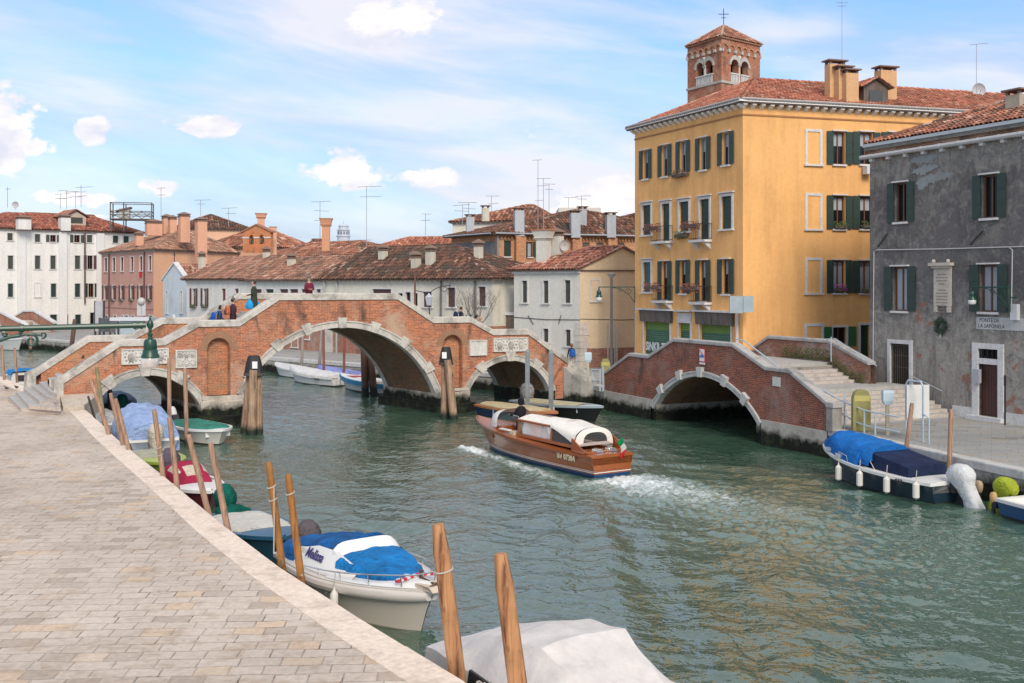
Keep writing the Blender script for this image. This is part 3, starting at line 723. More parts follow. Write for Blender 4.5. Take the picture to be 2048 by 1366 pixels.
 mb.hexa([(-.42, TL - .42, 1.1), (.02, TL - .42, 1.1), (.02, TL + .1, 1.1), (-.42, TL + .1, 1.1)], [(-.36, TL - .42, zl - .12), (.02, TL - .42, zl + .05), (.02, TL + .1, zl + .05), (-.36, TL + .1, zl - .12)])
 mb.build('end_post', ST, br)
 zr = prof[-1][1]
 mb = MB(TB); mb.hexa([(S1 - .02, -.1, .6), (S1 + .35, -.1, .6), (S1 + .35, .45, .6), (S1 - .02, .45, .6)], [(S1 - .02, -.1, zr), (S1 + .35, -.1, zr - .4), (S1 + .35, .45, zr - .4), (S1 - .02, .45, zr)])
 mb.build('end_post', ST, br)
 # sloping stone buttress blocks at both feet
 mb = MB(); q = [G(126, 824), G(168, 821), TB((1.55, .02, 1.1)), TB((-.1, .02, 1.1))]
 mb.hexa([(p.x, p.y, .7) for p in q], [Vector((q[0].x, q[0].y, 1.33)), Vector((q[1].x, q[1].y, 1.33)), Vector((q[2].x, q[2].y, 1.62)), Vector((q[3].x, q[3].y, 1.62))])
 mb.build('buttress_block', stone((.52, .46, .385), (.2, .16, .12), .75, sc=1.5, seed=1.0), br)
 q = [TB((S1 - .25, -.05, 0)), TB((S1 + .1, -1.0, 0)), TB((S1 + 1.15, -1.0, 0)), TB((S1 + .85, -.02, 0))]
 mb = MB(); mb.hexa([(p.x, p.y, -.8) for p in q], [Vector((q[0].x, q[0].y, 2.05)), Vector((q[1].x, q[1].y, 1.32)), Vector((q[2].x, q[2].y, 1.32)), Vector((q[3].x, q[3].y, 2.05))])
 mb.build('buttress_block', stone((.38, .365, .33), (.12, .12, .1), .7, algae=.62, seed=3.0), br)
 # splayed steps on the near quay
 rows = [((17, 792), (42, 816), (126, 822)), ((32, 783), (58, 810), (122, 815)), ((47, 776), (79, 801), (121, 805)), ((63, 770), (95, 793), (113, 798)), ((79, 764), (101, 783), (114, 788)), ((95, 756), (113, 768)), ((110, 748), (119, 756))]
 mb = MB()
 for k, row in enumerate(rows):
  z = 1.1 + .165 * (k + 1); pts = [G(a, b, z) for a, b in row]
  poly = [(p.x, p.y) for p in pts] + [tuple(TB((-.44, .38, 0)).xy), tuple(TB((.9 + .01 * k, .34, 0)).xy), tuple(TB((.9 + .01 * k, TL - .34, 0)).xy)]
  mb.prism(poly, 1.105 if k == 0 else z - .165 + .001, z - .035, 0)
  # the nosing
  mb.prism([(x - .012, y) for x, y in poly], z - .035, z, 0, 1)
 mb.build('steps', [stone((.56, .47, .40), (.3, .24, .2), .5, sc=2), stone((.40, .40, .385), (.3, .29, .27), .4)], br)
 return br, prof, S1
BRIDGE, PROF, BS1 = three_arch_bridge()
# ============================================================ the small bridge over the side canal
def small_bridge():
 br = thing('small_brick_bridge', 'dark red brick footbridge with one arch over the side canal, steps and grey coping', 'bridge', tuple(SA.T((8.7, 0, 0))))
 b4 = brick((.25, .085, .06), (.15, .06, .045), (.24, .2, .17), (.34, .27, .24), (.06, .05, .048), seed=21.0, pa=.45, da=.75)
 prof = px2(SA, [(1209, 744), (1259, 707), (1297, 708.5), (1348, 678), (1466, 683.5), (1532, 733.6), (1579, 736), (1656, 803)])
 for i, j in ((1, 2), (3, 4), (5, 6)):
  z = (prof[i][1] + prof[j][1]) / 2; prof[i] = (prof[i][0], z); prof[j] = (prof[j][0], z)
 S0, S1_ = prof[0][0], prof[-1][0]
 F = SA.T
 Tn = lambda q: F((q[0], -q[1], q[2]))      # b counts inwards
 arc = Arc(*px2(SA, [(1307, 817), (1404, 753), (1519, 852)]), .24)
 mb = MB(); facewall(mb, Tn, 0, (.16, prof), [arc], S0, S1_, .95); mb.build('spandrel_wall', b4, br)
 FT = stone((.46, .43, .37), (.2, .17, .13), .6, algae=.62, seed=12.0)
 mb = MB(); facewall(mb, Tn, -.05, (0, [(S0, 1.0), (S1_, 1.0)]), [arc], S0, arc.cx, -.8); mb.build('stone_footing', FT, br); mb = MB(); facewall(mb, Tn, -.05, (0, [(S0, 1.0), (S1_, 1.0)]), [arc], arc.cx, S1_, -.8); mb.build('stone_footing', stone((.46, .43, .37), (.2, .17, .13), .6, algae=.62, seed=12.0), br)
 mb = MB(Tn); mb.face([(S0, -.05, 1.0), (arc.pt(arc.a0, arc.r + arc.th)[0], -.05, 1.0), (arc.pt(arc.a0, arc.r + arc.th)[0], 0, 1.0), (S0, 0, 1.0)]); mb.build('footing_ledge', COPR, br); mb = MB(Tn); mb.face([(arc.pt(arc.a1, arc.r + arc.th)[0], -.05, 1.0), (S1_, -.05, 1.0), (S1_, 0, 1.0), (arc.pt(arc.a1, arc.r + arc.th)[0], 0, 1.0)]); mb.build('footing_ledge', COPR, br)
 mb = MB(); archring(mb, Tn, arc, -.06, .3, lip=.03); mb.build('arch_ring', COPR, br)
 for px, py in ((1322, 775), (1361, 748), (1403, 743), (1452, 758), (1493, 796)):
  x, z = SA.pix(px, py); mb = MB(); blocks(mb, Tn, arc, [math.atan2(z - arc.cy, x - arc.cx)], -.16, w_=.36, out=.18); mb.build('keystone', COPR, br)
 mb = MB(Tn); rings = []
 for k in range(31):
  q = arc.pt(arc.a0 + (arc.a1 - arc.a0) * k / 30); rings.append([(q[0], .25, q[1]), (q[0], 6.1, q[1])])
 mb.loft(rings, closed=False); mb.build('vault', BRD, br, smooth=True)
 mb = MB(Tn); a, b = arc.pt(arc.a0)[0], arc.pt(arc.a1)[0]
 mb.box(S0 + .05, a - .02, .05, 6.1, -1.2, 1.0); mb.build('abutment', STA, br); mb = MB(Tn); mb.box(b + .02, S1_ - .05, .05, 6.1, -1.2, 1.0); mb.build('abutment', STA, br)
 mb = MB(); coping(mb, Tn, prof, -.06, .36, .16); mb.build('coping', stone((.40, .39, .375), (.13, .125, .12), .7, seed=31.0), br)
 mb = MB(); facewall(mb, Tn, .30, (.14, prof), [arc], S0, S1_, .9, step=1, flip=True); mb.build('parapet', b4, br)
 # end pillar
 z = prof[-1][1]
 mb = MB(Tn); mb.box(S1_ - .02, S1_ + .32, -.07, .40, 1.05, z - .2); mb.build('end_post', stone((.30, .285, .26), (.12, .11, .1), .6, seed=33.0), br)
 mb = MB(Tn); mb.box(S1_ - .02, S1_ + .38, -.1, .44, z - .2, z - .02); mb.build('end_post_cap', stone((.40, .39, .375), (.13, .125, .12), .5, seed=31.0), br)
 # far parapet
 fp = [(4.4, 3.3), (5.6, 3.98), (10.2, 3.98), (13.2, 2.85)]
 fp = px2(SA, [(1509, 691), (1537, 672.5), (1658, 677), (1738, 723)], -6.0)
 z = (fp[1][1] + fp[2][1]) / 2; fp[1] = (fp[1][0], z); fp[2] = (fp[2][0], z)
 mb = MB(); facewall(mb, Tn, 6.0, (.14, fp), [], fp[0][0], fp[-1][0] + .1, .9, step=1); facewall(mb, Tn, 6.3, (.14, fp), [], fp[0][0], fp[-1][0] + .1, .9, step=1, flip=True)
 mb.build('parapet', brick((.27, .12, .085), (.18, .085, .06), (.25, .21, .18), (.42, .38, .34), (.07, .075, .035), seed=25.0, pa=.7, da=.8), br)
 mb = MB(); coping(mb, Tn, fp, 5.93, 6.38, .15); mb.build('coping', stone((.40, .39, .375), (.13, .125, .12), .6, seed=31.0), br)
 # deck and flights of steps
 zt = z - 1.02; mb = MB(Tn); W1 = 6.0
 seq = [(1.2, 1.1)]
 tr = stone((.40, .395, .375), (.22, .21, .19), .5, seed=41.0); rs = stone((.50, .44, .39), (.2, .17, .15), .7, sc=2, seed=42.0)
 def flight(sa, sb, za, zb, n, w1):
  for k in range(n):
   a, b = sa + (sb - sa) * k / n, sa + (sb - sa) * (k + 1) / n; hi = max(za, zb); st = abs(za - zb) / n
   if za > zb: zz = za - st * (k + 1); mb.box(a, b, .31, w1, zz - .22 if a < 12.9 else .9, zz, 1); mb.box(a - .03 if k else a, b, .31, w1, zz, zz + .004, 0)
   else: zz = za + st * (k + 1); mb.box(a, b, .31, w1, .9, zz, 1)
 zl = 2.17
 mb.box(4.6, 10.1, .31, W1 - .01, zt - .3, zt, 0)
 mb.box(10.1, 10.45, .31, W1 - .01, zt - .5, zt - .14, 1)
 flight(10.1, 12.2, zt, zl, 6, W1 - .02)
 mb.box(12.2, 12.95, .31, 7.25, zl - .22, zl + .004, 0); mb.box(12.951, 13.7, .31, 7.25, .9, zl + .004, 0)
 flight(13.7, 16.4, zl, 1.1, 8, 7.25)
 flight(.3, 4.6, 1.1, zt, 13, 5.4)
 mb.build('steps', [tr, rs], br)
 # slope of plaster at the house foot beside the steps
 # sign on the parapet: no-wash sign with plate below, and small white plate
 s0, z0 = SA.pix(1400, 729); s1, z1 = SA.pix(1411, 697); s2, z2 = SA.pix(1411, 722.0)
 sg = MB(F); sg.box(s0, s1 + .02, .02, .05, z2 - .06, z1); so = sg.build('sign', plain((.55, .03, .06), .4, var=0), br)
 s_ = MB(F); s_.box(s0 + .04, s1 - .02, .05, .054, z2 - .02, z1 - .04); s_.build('sign_face', plain((.75, .75, .75), .4, var=0), so)
 s_ = MB(F); sm = (s0 + s1) / 2 + .01; zm = (z2 + z1) / 2
 s_.face([(s0 + .05, .058, zm + .15), (s0 + .05, .058, zm + .2), (s1 - .03, .058, zm - .05), (s1 - .03, .058, zm - .10)]); s_.build('sign_bar', plain((.6, .02, .03), .4, var=0), so)
 s_ = MB(F); s_.face([(s0 + .06, .060, zm - .14), (s1 - .04, .060, zm - .14), (s1 - .04, .060, zm - .02), (sm, .060, zm + .02), (s0 + .06, .060, zm - .06)]); s_.build('sign_symbol', plain((.05, .22, .5), .4, var=0), so)
 s_ = MB(F); s_.box(s0 + .02, s1, .02, .05, z0 + .02, z2 - .075); s_.build('sign_plate', plain((.7, .7, .7), .4, var=0), so)
 s0, z0 = SA.pix(1546, 771.5); s1, z1 = SA.pix(1561, 755)
 s_ = MB(F); s_.box(s0, s1, .0, .03, z0, z1); s_.build('stone_plate', PLQ, br)
 return br
SMALL = small_bridge()
# ============================================================ BUILDINGS
TILE_NEW = tilemat(((.0, (.20, .09, .06)), (.25, (.36, .13, .08)), (.6, (.50, .19, .12)), (.85, (.58, .26, .17)), (1.0, (.62, .38, .28))), .35, 2.0)
TILE_OLD = tilemat(((.0, (.045, .037, .032)), (.3, (.12, .062, .045)), (.55, (.22, .10, .068)), (.8, (.34, .17, .11)), (1.0, (.42, .31, .24))), .8, 5.0)
TILE_MID = tilemat(((.0, (.09, .06, .05)), (.3, (.24, .10, .065)), (.55, (.38, .16, .10)), (.8, (.48, .24, .16)), (1.0, (.58, .42, .33))), .5, 11.0)
WSTONE = stone((.62, .62, .61), (.35, .34, .32), .5, sc=2, seed=17)
GREEN = plain((.018, .042, .034), .55, var=.35, sc=6)
GREEN2 = plain((.012, .035, .03), .5, var=.3, sc=5)
BROWN = plain((.085, .04, .042), .7, var=.3, sc=6)
GREYSH = plain((.055, .06, .05), .7, var=.4, sc=6)
WOODF = plain((.15, .06, .03), .5, var=.3, sc=8)
WHITE = plain((.72, .72, .70), .6, var=.06)
CURT = plain((.36, .39, .42), .9, var=.2, sc=14)
DARK = plain((.012, .013, .014), .8)
GL = glass()
IRON = plain((.02, .022, .022), .5, var=.2)
def tiled(mb, poly, cw=.22, rl=.42, seed=1, skip=()):
 rnd = random.Random(seed); poly = [Vector(p) for p in poly]
 o = poly[0]; u = (poly[1] - poly[0]).normalized(); n = Vector((0, 0, 0))
 for i in range(1, len(poly) - 1): n += (poly[i] - o).cross(poly[i + 1] - o)
 n.normalize()
 if n.z < 0: n = -n
 v = n.cross(u); q = [((p - o).dot(u), (p - o).dot(v)) for p in poly]
 mb.face(poly, 1)
 umin, umax = min(a for a, _ in q), max(a for a, _ in q)
 prof = [(-.5, .0), (-.36, .30), (0, .42), (.36, .30), (.5, .0)]
 k = 0; x = umin + cw / 2
 while x < umax:
  vs = []
  for (a, b), (c, d) in zip(q, q[1:] + q[:1]):
   if (a - x) * (c - x) < 0: vs.append(b + (d - b) * (x - a) / (c - a))
  if len(vs) >= 2:
   v0, v1 = min(vs), max(vs); y = v0 - .04; jj = rnd.uniform(-.01, .01)
   base = .35 + .25 * math.sin(k * .7 + seed)
   while y < v1 - .05:
    ya, yb = y, min(y + rl * 1.1, v1); t = min(1, max(.01, rnd.gauss(.5, .2))); dx = rnd.uniform(-.02, .02) * cw / .22 + jj; lf = rnd.uniform(.035, .055)
    I = []
    for (yy, h) in ((ya, lf), (yb, .012)):
     I.append([o + u * (x + dx + a * cw * .92) + v * yy + n * (b * cw + h) for a, b in prof])
    I2 = [[mb.p(p) for p in r] for r in I]
    for j in range(4): mb.idx((I2[0][j], I2[0][j + 1], I2[1][j + 1], I2[1][j]), 0, t)
    y += rl
  x += cw; k += 1
def house_roof(parent, c, ze, rise, hl, hr, ov=.35, mat=None, cw=.22, rl=.42, seed=1, name='roof', capr=.12, front_only=False):
 # c: footprint a,b (front), c,d (back); ridge parallel to a-b
 mat = mat or TILE_OLD
 a, b, cc, d = [Vector((p[0], p[1], 0)) for p in c]
 u = (b - a).normalized(); w_ = (d - a); wl = w_.length; wn = w_.normalized(); wb = (cc - b)
 k = rise / (wl / 2)
 A = a - u * (ov if hl else .15) - wn * ov; B = b + u * (ov if hr else .15) - wb.normalized() * ov; C_ = cc + u * (ov if hr else .15) + wb.normalized() * ov; D_ = d - u * (ov if hl else .15) + wn * ov
 zE = ze - ov * k * .6
 for p in (A, B, C_, D_): p.z = zE
 R1 = (a + d) / 2 + u * (hl if hl else -.15); R2 = (b + cc) / 2 - u * (hr if hr else -.15); R1.z = R2.z = ze + rise
 mb = MB(); tiled(mb, [A, B, R2, R1], cw, rl, seed)
 if not front_only: tiled(mb, [C_, D_, R1, R2], cw, rl, seed + 1)
 if hl: tiled(mb, [D_, A, R1], cw, rl, seed + 2)
 if hr: tiled(mb, [B, C_, R2], cw, rl, seed + 3)
 # soffit
 dn = Vector((0, 0, -.08))
 mb.face([D_ + dn, C_ + dn, B + dn, A + dn], 1)
 rim = [A, B, C_, D_]
 for i in range(4): mb.face([rim[i] + dn, rim[(i + 1) % 4] + dn, rim[(i + 1) % 4], rim[i]], 1)
 o = mb.build(name, [mat, plain((.12, .085, .065), .95)], parent, weld=False)
 rnd = random.Random(seed)
 mb = MB()
 lines = [(R1, R2)] + ([(A, R1), (D_, R1)] if hl else [(A, R1)]) + ([(B, R2), (C_, R2)] if hr else [(B, R2)])
 for p, q in lines:
  L = (q - p).length; n = max(1, int(L / .42)); dr = (q - p).normalized(); sd_ = dr.cross(Vector((0, 0, 1))).normalized(); up = sd_.cross(dr)
  for i in range(n):
   x0, x1 = p + dr * (i * L / n), p + dr * ((i + 1.08) * L / n); t = min(1, max(.05, rnd.gauss(.6, .2)))
   ra = [[x + sd_ * (capr * math.cos(an)) + up * (capr * .75 * math.sin(an) + .05 + e) for an in [math.pi * j / 5 for j in range(6)]] for x, e in ((x0, .03), (x1, 0))]
   I = [[mb.p(z) for z in r] for r in ra]
   for j in range(5): mb.idx((I[0][j], I[0][j + 1], I[1][j + 1], I[1][j]), 0, t)
 mb.build('ridge_tiles', [mat], o, weld=False)
 return o, (A, B, C_, D_, R1, R2)
def wall_face(mb, F, s0, s1, z0, z1, holes, dep=.22, top=None):
 xs = sorted(set([s0, s1] + [x for h in holes for x in (h[0], h[1]) if s0 < x < s1])); zs = sorted(set([z0, z1] + [x for h in holes for x in (h[2], h[3]) if z0 < x < z1]))
 for a, b in zip(xs, xs[1:]):
  for c, d in zip(zs, zs[1:]):
   m_, n_ = (a + b) / 2, (c + d) / 2
   if any(h[0] < m_ < h[1] and h[2] < n_ < h[3] for h in holes): continue
   mb.face([F.T((a, 0, c)), F.T((b, 0, c)), F.T((b, 0, d)), F.T((a, 0, d))])
 for h in holes:
  a, b, c, d = h[:4]; D_ = -dep
  for q in (((a, 0, c), (b, 0, c), (b, D_, c), (a, D_, c)), ((a, D_, d), (b, D_, d), (b, 0, d), (a, 0, d)), ((a, 0, c), (a, D_, c), (a, D_, d), (a, 0, d)), ((b, 0, c), (b, 0, d), (b, D_, d), (b, D_, c)),
                  ((a, D_, c), (b, D_, c), (b, D_, d), (a, D_, d))): mb.face([F.T(p) for p in q])
def shutter(o, F, x0, x1, z0, z1, y0, mat, planks=3):
 mb = MB(F.T); t = .035
 mb.box(x0, x1, y0, y0 + t, z0, z1)
 n = max(2, int((z1 - z0) / .55))
 for k in range(1, n): zz = z0 + (z1 - z0) * k / n; mb.box(x0 + .02, x1 - .02, y0 + t, y0 + t + .012, zz - .03, zz + .03)
 return mb.build('shutter', mat, o)
def window(par, F, h, kind, shut=None, fr=WSTONE, wf=WOODF, lintel=False, sill=True, surround=.10, curtain=0, rnd=None):
 # h = opening (s0, s1, z0, z1)
 a, b, c, d = h; shut = shut or GREEN; W_ = b - a; t = surround
 mb = MB(F.T)
 if t:
  mb.box(a - t, a + .012, -.01, .045, c, d + t); mb.box(b - .012, b + t, -.01, .045, c, d + t); mb.box(a + .012, b - .012, -.01, .045, d - .012, d + t)
 else: mb.box(a + .004, b - .004, -.20, -.17, c + .004, c + .06)
 o = mb.build('window', fr, par)
 if sill: s_ = MB(F.T); s_.box(a - t - .06, b + t + .06, -.05, .12, c - .09, c + .0); s_.build('sill', fr, o)
 if lintel: s_ = MB(F.T); s_.box(a - t - .08, b + t + .08, .0, .14, d + t + .03, d + t + .09); s_.build('lintel', WSTONE, o)
 if kind == 'blank': return o
 if kind == 'closed':
  m_ = (a + b) / 2
  shutter(o, F, a + .02, m_ - .004, c + .02, d - .02, -.13, shut); shutter(o, F, m_ + .004, b - .02, c + .02, d - .02, -.13, shut); return o
 if kind in ('open', 'plain', 'half'):
  s_ = MB(F.T); s_.box(a + .02, b - .02, -.205, -.195, c + .02, d - .02); s_.build('pane', GL, o)
  s_ = MB(F.T); w2 = .055; y0, y1 = -.19, -.14
  s_.box(a, a + w2, y0, y1, c, d); s_.box(b - w2, b, y0, y1, c, d); s_.box(a + w2, b - w2, y0, y1, c, c + w2); s_.box(a + w2, b - w2, y0, y1, d - w2, d)
  if W_ > .5: m_ = (a + b) / 2; s_.box(m_ - w2 * .6, m_ + w2 * .6, y0, y1, c + w2, d - w2)
  s_.build('window_frame', wf, o)
  if curtain:
   s_ = MB(F.T); x0, x1 = a + .07, b - .07; zt = d - .07; zb = c + .07 if curtain == 1 else d - (d - c) * .42
   if curtain == 3: x1 = (a + b) / 2
   n = 14; rr = [[(x0 + (x1 - x0) * i / n, -.187 + .008 * (i % 2), z) for i in range(n + 1)] for z in (zb, zt)]
   s_.loft(rr, closed=False); s_.build('curtain', CURT, o)
 if kind == 'open':
  w2 = W_ * .52 + .02
  shutter(o, F, a - t - w2, a - t - .005 if t else a - .02, c, d + .02, .05, shut); shutter(o, F, b + t + .005 if t else b + .02, b + t + w2, c, d + .02, .05, shut)
 if kind == 'half':
  w2 = W_ * .5; shutter(o, F, a - w2, a - .01, c, d, .05, shut)
 return o
def pxwin(F, x0, y0, x1, y1):
 xm, ym = (x0 + x1) / 2, (y0 + y1) / 2
 s0, s1 = F.pix(x0, ym)[0], F.pix(x1, ym)[0]; za, zb = F.pix(xm, y1)[1], F.pix(xm, y0)[1]
 return s0, s1, za, zb
def cornice(par, Fs, z, h, out, dent=.42, dw=.13, mat=WSTONE, dh=.16):
 mb = MB()
 for F in Fs:
  mb.T = F.T
  mb.box(-out, F.L + out, -.02, out, z - .10, z)
  n = int(F.L / dent)
  for k in range(n + 1):
   x = F.L * k / n; mb.loft([[(x - dw / 2, .0, z - .10 - dh), (x + dw / 2, .0, z - .10 - dh), (x + dw / 2, .0, z - .101), (x - dw / 2, .0, z - .101)],
                                      [(x - dw / 2, out * .75, z - .10 - dh * .45), (x + dw / 2, out * .75, z - .10 - dh * .45), (x + dw / 2, out * .75, z - .101), (x - dw / 2, out * .75, z - .101)]])
 return mb.build('cornice', mat, par)
def chimney(par, base, w_, d_, h, mat, capm=None, rot=0.0, kind='slab', name='chimney', flue=None):
 Rm = Matrix.Translation(base) @ Matrix.Rotation(rot, 4, 'Z'); T = lambda q: Rm @ Vector(q)
 mb = MB(T)
 if kind == 'bell':      # flared pot on a shaft
  mb.box(-w_ / 2 * .62, w_ / 2 * .62, -d_ / 2 * .62, d_ / 2 * .62, -1.2, h * .62)
  mb.loft([[(x * w_ / 2 * k, y * d_ / 2 * k, z) for x, y in ((-1, -1), (1, -1), (1, 1), (-1, 1))] for k, z in ((.62, h * .6), (.9, h * .72), (.78, h * .74), (1.0, h * .99), (1.0, h))])
 else: mb.box(-w_ / 2, w_ / 2, -d_ / 2, d_ / 2, -.55, h)
 o = mb.build(name, mat, par)
 c = MB(T)
 if kind == 'slab':
  for sx_ in (-1, 1):
   for sy_ in (-1, 1): c.box(sx_ * (w_ / 2 - .07) - .06, sx_ * (w_ / 2 - .07) + .06, sy_ * (d_ / 2 - .07) - .06, sy_ * (d_ / 2 - .07) + .06, h, h + .16)
  c.box(-w_ / 2 - .12, w_ / 2 + .12, -d_ / 2 - .12, d_ / 2 + .12, h + .16, h + .23)
 elif kind == 'hood':
  c.box(-w_ / 2 - .06, w_ / 2 + .06, -d_ / 2 - .06, d_ / 2 + .06, h, h + .08)
  c.box(-w_ / 2 + .02, w_ / 2 - .02, -d_ / 2 + .02, d_ / 2 - .02, h + .08, h + .22)
  c.loft([[(x * (w_ / 2 + .12) * k, y * (d_ / 2 + .12) * k, z) for x, y in ((-1, -1), (1, -1), (1, 1), (-1, 1))] for k, z in ((1, h + .22), (.9, h + .30), (.12, h + .52))])
 else: c.box(-w_ / 2 - .05, w_ / 2 + .05, -d_ / 2 - .05, d_ / 2 + .05, h, h + .07)
 c.build('chimney_cap', capm or plain((.20, .13, .10), .9, var=.4, sc=8), o)
 return o
def shell(mb, F, c, z0, z1, skip_front=True):
 # remaining three plain walls of a footprint a,b,c,d
 for i in range(1 if skip_front else 0, len(c)):
  a, b = c[i], c[(i + 1) % len(c)]; mb.face([(a[0], a[1], z0), (b[0], b[1], z0), (b[0], b[1], z1), (a[0], a[1], z1)])
def quad(Fr, depth, skew=None, sh=0.0):
 n = -Fr.n if skew is None else Vector((*skew, 0)).normalized()
 return [tuple(Fr.A.xy), tuple(Fr.B.xy), tuple((Fr.B + n * depth).xy), tuple((Fr.A + n * depth).xy)]
# ------------------------------------------------------------ the yellow house
def flowerbox(par, F, x0, x1, z, y0, col, seed, drop=.0, name='flower_box'):
 rnd = random.Random(seed); mb = MB(F.T); mb.box(x0, x1, y0, y0 + .18, z, z + .16); o = mb.build(name, plain((.12, .09, .07), .8), par)
 m = MB(F.T)
 for k in range(int((x1 - x0) * 170)):
  x, y, zz = rnd.uniform(x0 - .05, x1 + .05), y0 + rnd.uniform(-.02, .26), z + .14 + rnd.uniform(-.12 - drop, .22); s_ = rnd.uniform(.03, .06); d = Vector((rnd.uniform(-1, 1), rnd.uniform(-1, 1), rnd.uniform(-1, 1))).normalized(); e = d.cross(Vector((.3, .8, .5))).normalized()
  p = Vector((x, y, zz)); m.face([p - d * s_, p + e * s_ * .6, p + d * s_, p - e * s_ * .6])
 m.build('foliage', plain(col, .8, var=.5, sc=30), o, weld=False); return o
def balcony(par, F, x0, x1, z, seed):
 mb = MB(F.T); mb.box(x0, x1, 0, .48, z - .12, z)
 for x in (x0 + .22, x1 - .22): mb.loft([[(x - .09, 0, z - .5), (x + .09, 0, z - .5), (x + .09, 0, z - .14), (x - .09, 0, z - .14)], [(x - .09, .36, z - .20), (x + .09, .36, z - .20), (x + .09, .42, z - .14), (x - .09, .42, z - .14)]])
 o = mb.build('balcony', WSTONE, par)
 mb = MB(F.T); pts = [(x0 + .03, .02), (x0 + .03, .44), (x1 - .03, .44), (x1 - .03, .02)]
 for (a, b), (c, d) in zip(pts, pts[1:]):
  mb.tube([(a, b, z + .85), (c, d, z + .85)], .018, 5); mb.tube([(a, b, z + .08), (c, d, z + .08)], .016, 5)
  L = math.hypot(c - a, d - b); n = max(2, int(L / .11))
  for k in range(n + 1): q = (a + (c - a) * k / n, b + (d - b) * k / n); mb.tube([(q[0], q[1], z), (q[0], q[1], z + .85)], .008, 4)
 mb.build('railing', IRON, o)
 return o
YA, YB = (7.25, 63.4), (11.6, 54.0)
FYL = Fac(YA, YB); ur = Vector((.955, .29)).normalized(); YC = (YB[0] + ur.x * 27, YB[1] + ur.y * 27)
FYR = Fac(YB, YC)
def yellow_house():
 c = [YB, YC, (YC[0] + (YA[0] - YB[0]), YC[1] + (YA[1] - YB[1])), YA]
 h = thing('yellow_house', 'tall yellow corner house of four storeys with dark green shutters and white modillioned cornice', 'house', ((YB[0] + YC[0]) / 2, YB[1] + 6, 1.1))
 zc = 15.72; ze = 15.55
 YM = stucco((.80, .44, .17), (.56, .30, .12), .75, 3.0, .55, .07)
 wl, wr = [], []
 cols = [(1279, 1305), (1316, 1345), (1352, 1382), (1391, 1423), (1435, 1470)]
 ys1 = [(298, 358), (288, 353), (280, 345), (273, 340), (262, 330)]
 for (x0, x1), (y0, y1) in zip(cols, ys1):
  w_ = x1 - x0; wl.append((pxwin(FYL, x0 + w_ * .28, y0 + 3, x1 - w_ * .28, y1), 'open', dict(lintel=True, curtain=2, surround=0, wf=plain((.30, .31, .31), .6))))
 for (x0, x1), (y0, y1) in zip([(1285, 1302), (1324, 1340), (1359, 1378), (1400, 1419), (1443, 1464)], [(410, 470), (407, 483), (403, 463), (398, 480), (392, 458)]):
  wl.append((pxwin(FYL, x0, y0, x1, y1), 'closed', dict(lintel=True, surround=.13)))
 wl.append((pxwin(FYL, 1286, 524, 1302, 584), 'closed', dict(lintel=True, surround=.13, shut=plain((.03, .09, .10), .5))))
 for (x0, x1), (y0, y1) in zip(cols[1:], [(523, 600), (521, 587), (521, 602), (519, 588)]):
  w_ = x1 - x0; wl.append((pxwin(FYL, x0 + w_ * .28, y0, x1 - w_ * .28, y1), 'open', dict(lintel=True, curtain=3, surround=0)))
 shops = [pxwin(FYL, 1288, 644, 1340, 730), pxwin(FYL, 1358, 646, 1381, 735), pxwin(FYL, 1400, 650, 1462, 745)]
 shops = [(a, b, 1.15, d) for a, b, _, d in shops]
 for x, w_, kind in ((1627, 26, 'blank'), (1678, 24, 'open'), (1732, 26, 'open'), (1790, 27, 'open')):
  for y0, y1 in ((263, 329), (391, 458), (520, 586)):
   wr.append((pxwin(FYR, x - w_ / 2 - (0 if kind == 'open' else 0), y0 + (x - 1627) * .02, x + w_ / 2, y1), kind, dict(surround=0 if kind == 'open' else .12, lintel=kind == 'open', curtain=(0 if kind == 'blank' else 2 if y0 != 520 else 1))))
 wr.append((pxwin(FYR, 1613, 652, 1643, 700), 'blank', dict(surround=.14, sill=False)))
 wr.append((pxwin(FYR, 1665, 654, 1693, 692), 'open', dict(surround=.08, shut=plain((.02, .12, .04), .5))))
 door = pxwin(FYR, 1720, 650, 1739, 700); door = (door[0], door[1], 1.15, door[3])
 mb = MB(); wall_face(mb, FYL, 0, FYL.L, 1.0, zc, [w[0] for w in wl] + shops)
 wall_face(mb, FYR, 0, FYR.L, -1.0, zc, [w[0] for w in wr if w[1] != 'blank'] + [door])
 for a, b in ((YC, c[2]), (c[2], YA)): mb.face([(a[0], a[1], -1), (b[0], b[1], -1), (b[0], b[1], zc), (a[0], a[1], zc)])
 mb.build('wall', YM, h)
 for hh, k, kw in wl: window(h, FYL, hh, k, **kw)
 for hh, k, kw in wr: window(h, FYR, hh, k, **kw)
 cornice(h, [FYL, FYR], zc, .62, .40, .50, .22, mat=plain((.80, .79, .76), .8, var=.08), dh=.30)
 mb = MB()
 for F in (FYL, FYR): mb.T = F.T; mb.box(-.03, F.L + .03, .0, .045, zc - .74, zc - .66)
 mb.build('string_course', plain((.36, .17, .07), .9), h)
 gut = MB()
 for F in (FYL, FYR): gut.T = F.T; gut.tube([(-.3, .42, zc + .04), (F.L + .3, .42, zc + .04)], .065, 6)
 gut.build('gutter', plain((.35, .34, .33), .6, var=.3), h)
 house_roof(h, [YB, YC, c[2], YA], zc, 2.15, 4.3, 4.3, .36, TILE_NEW, .20, .40, 5)
 # balconies with planters of dry flowers
 dry, grn = (.16, .06, .05), (.06, .10, .03)
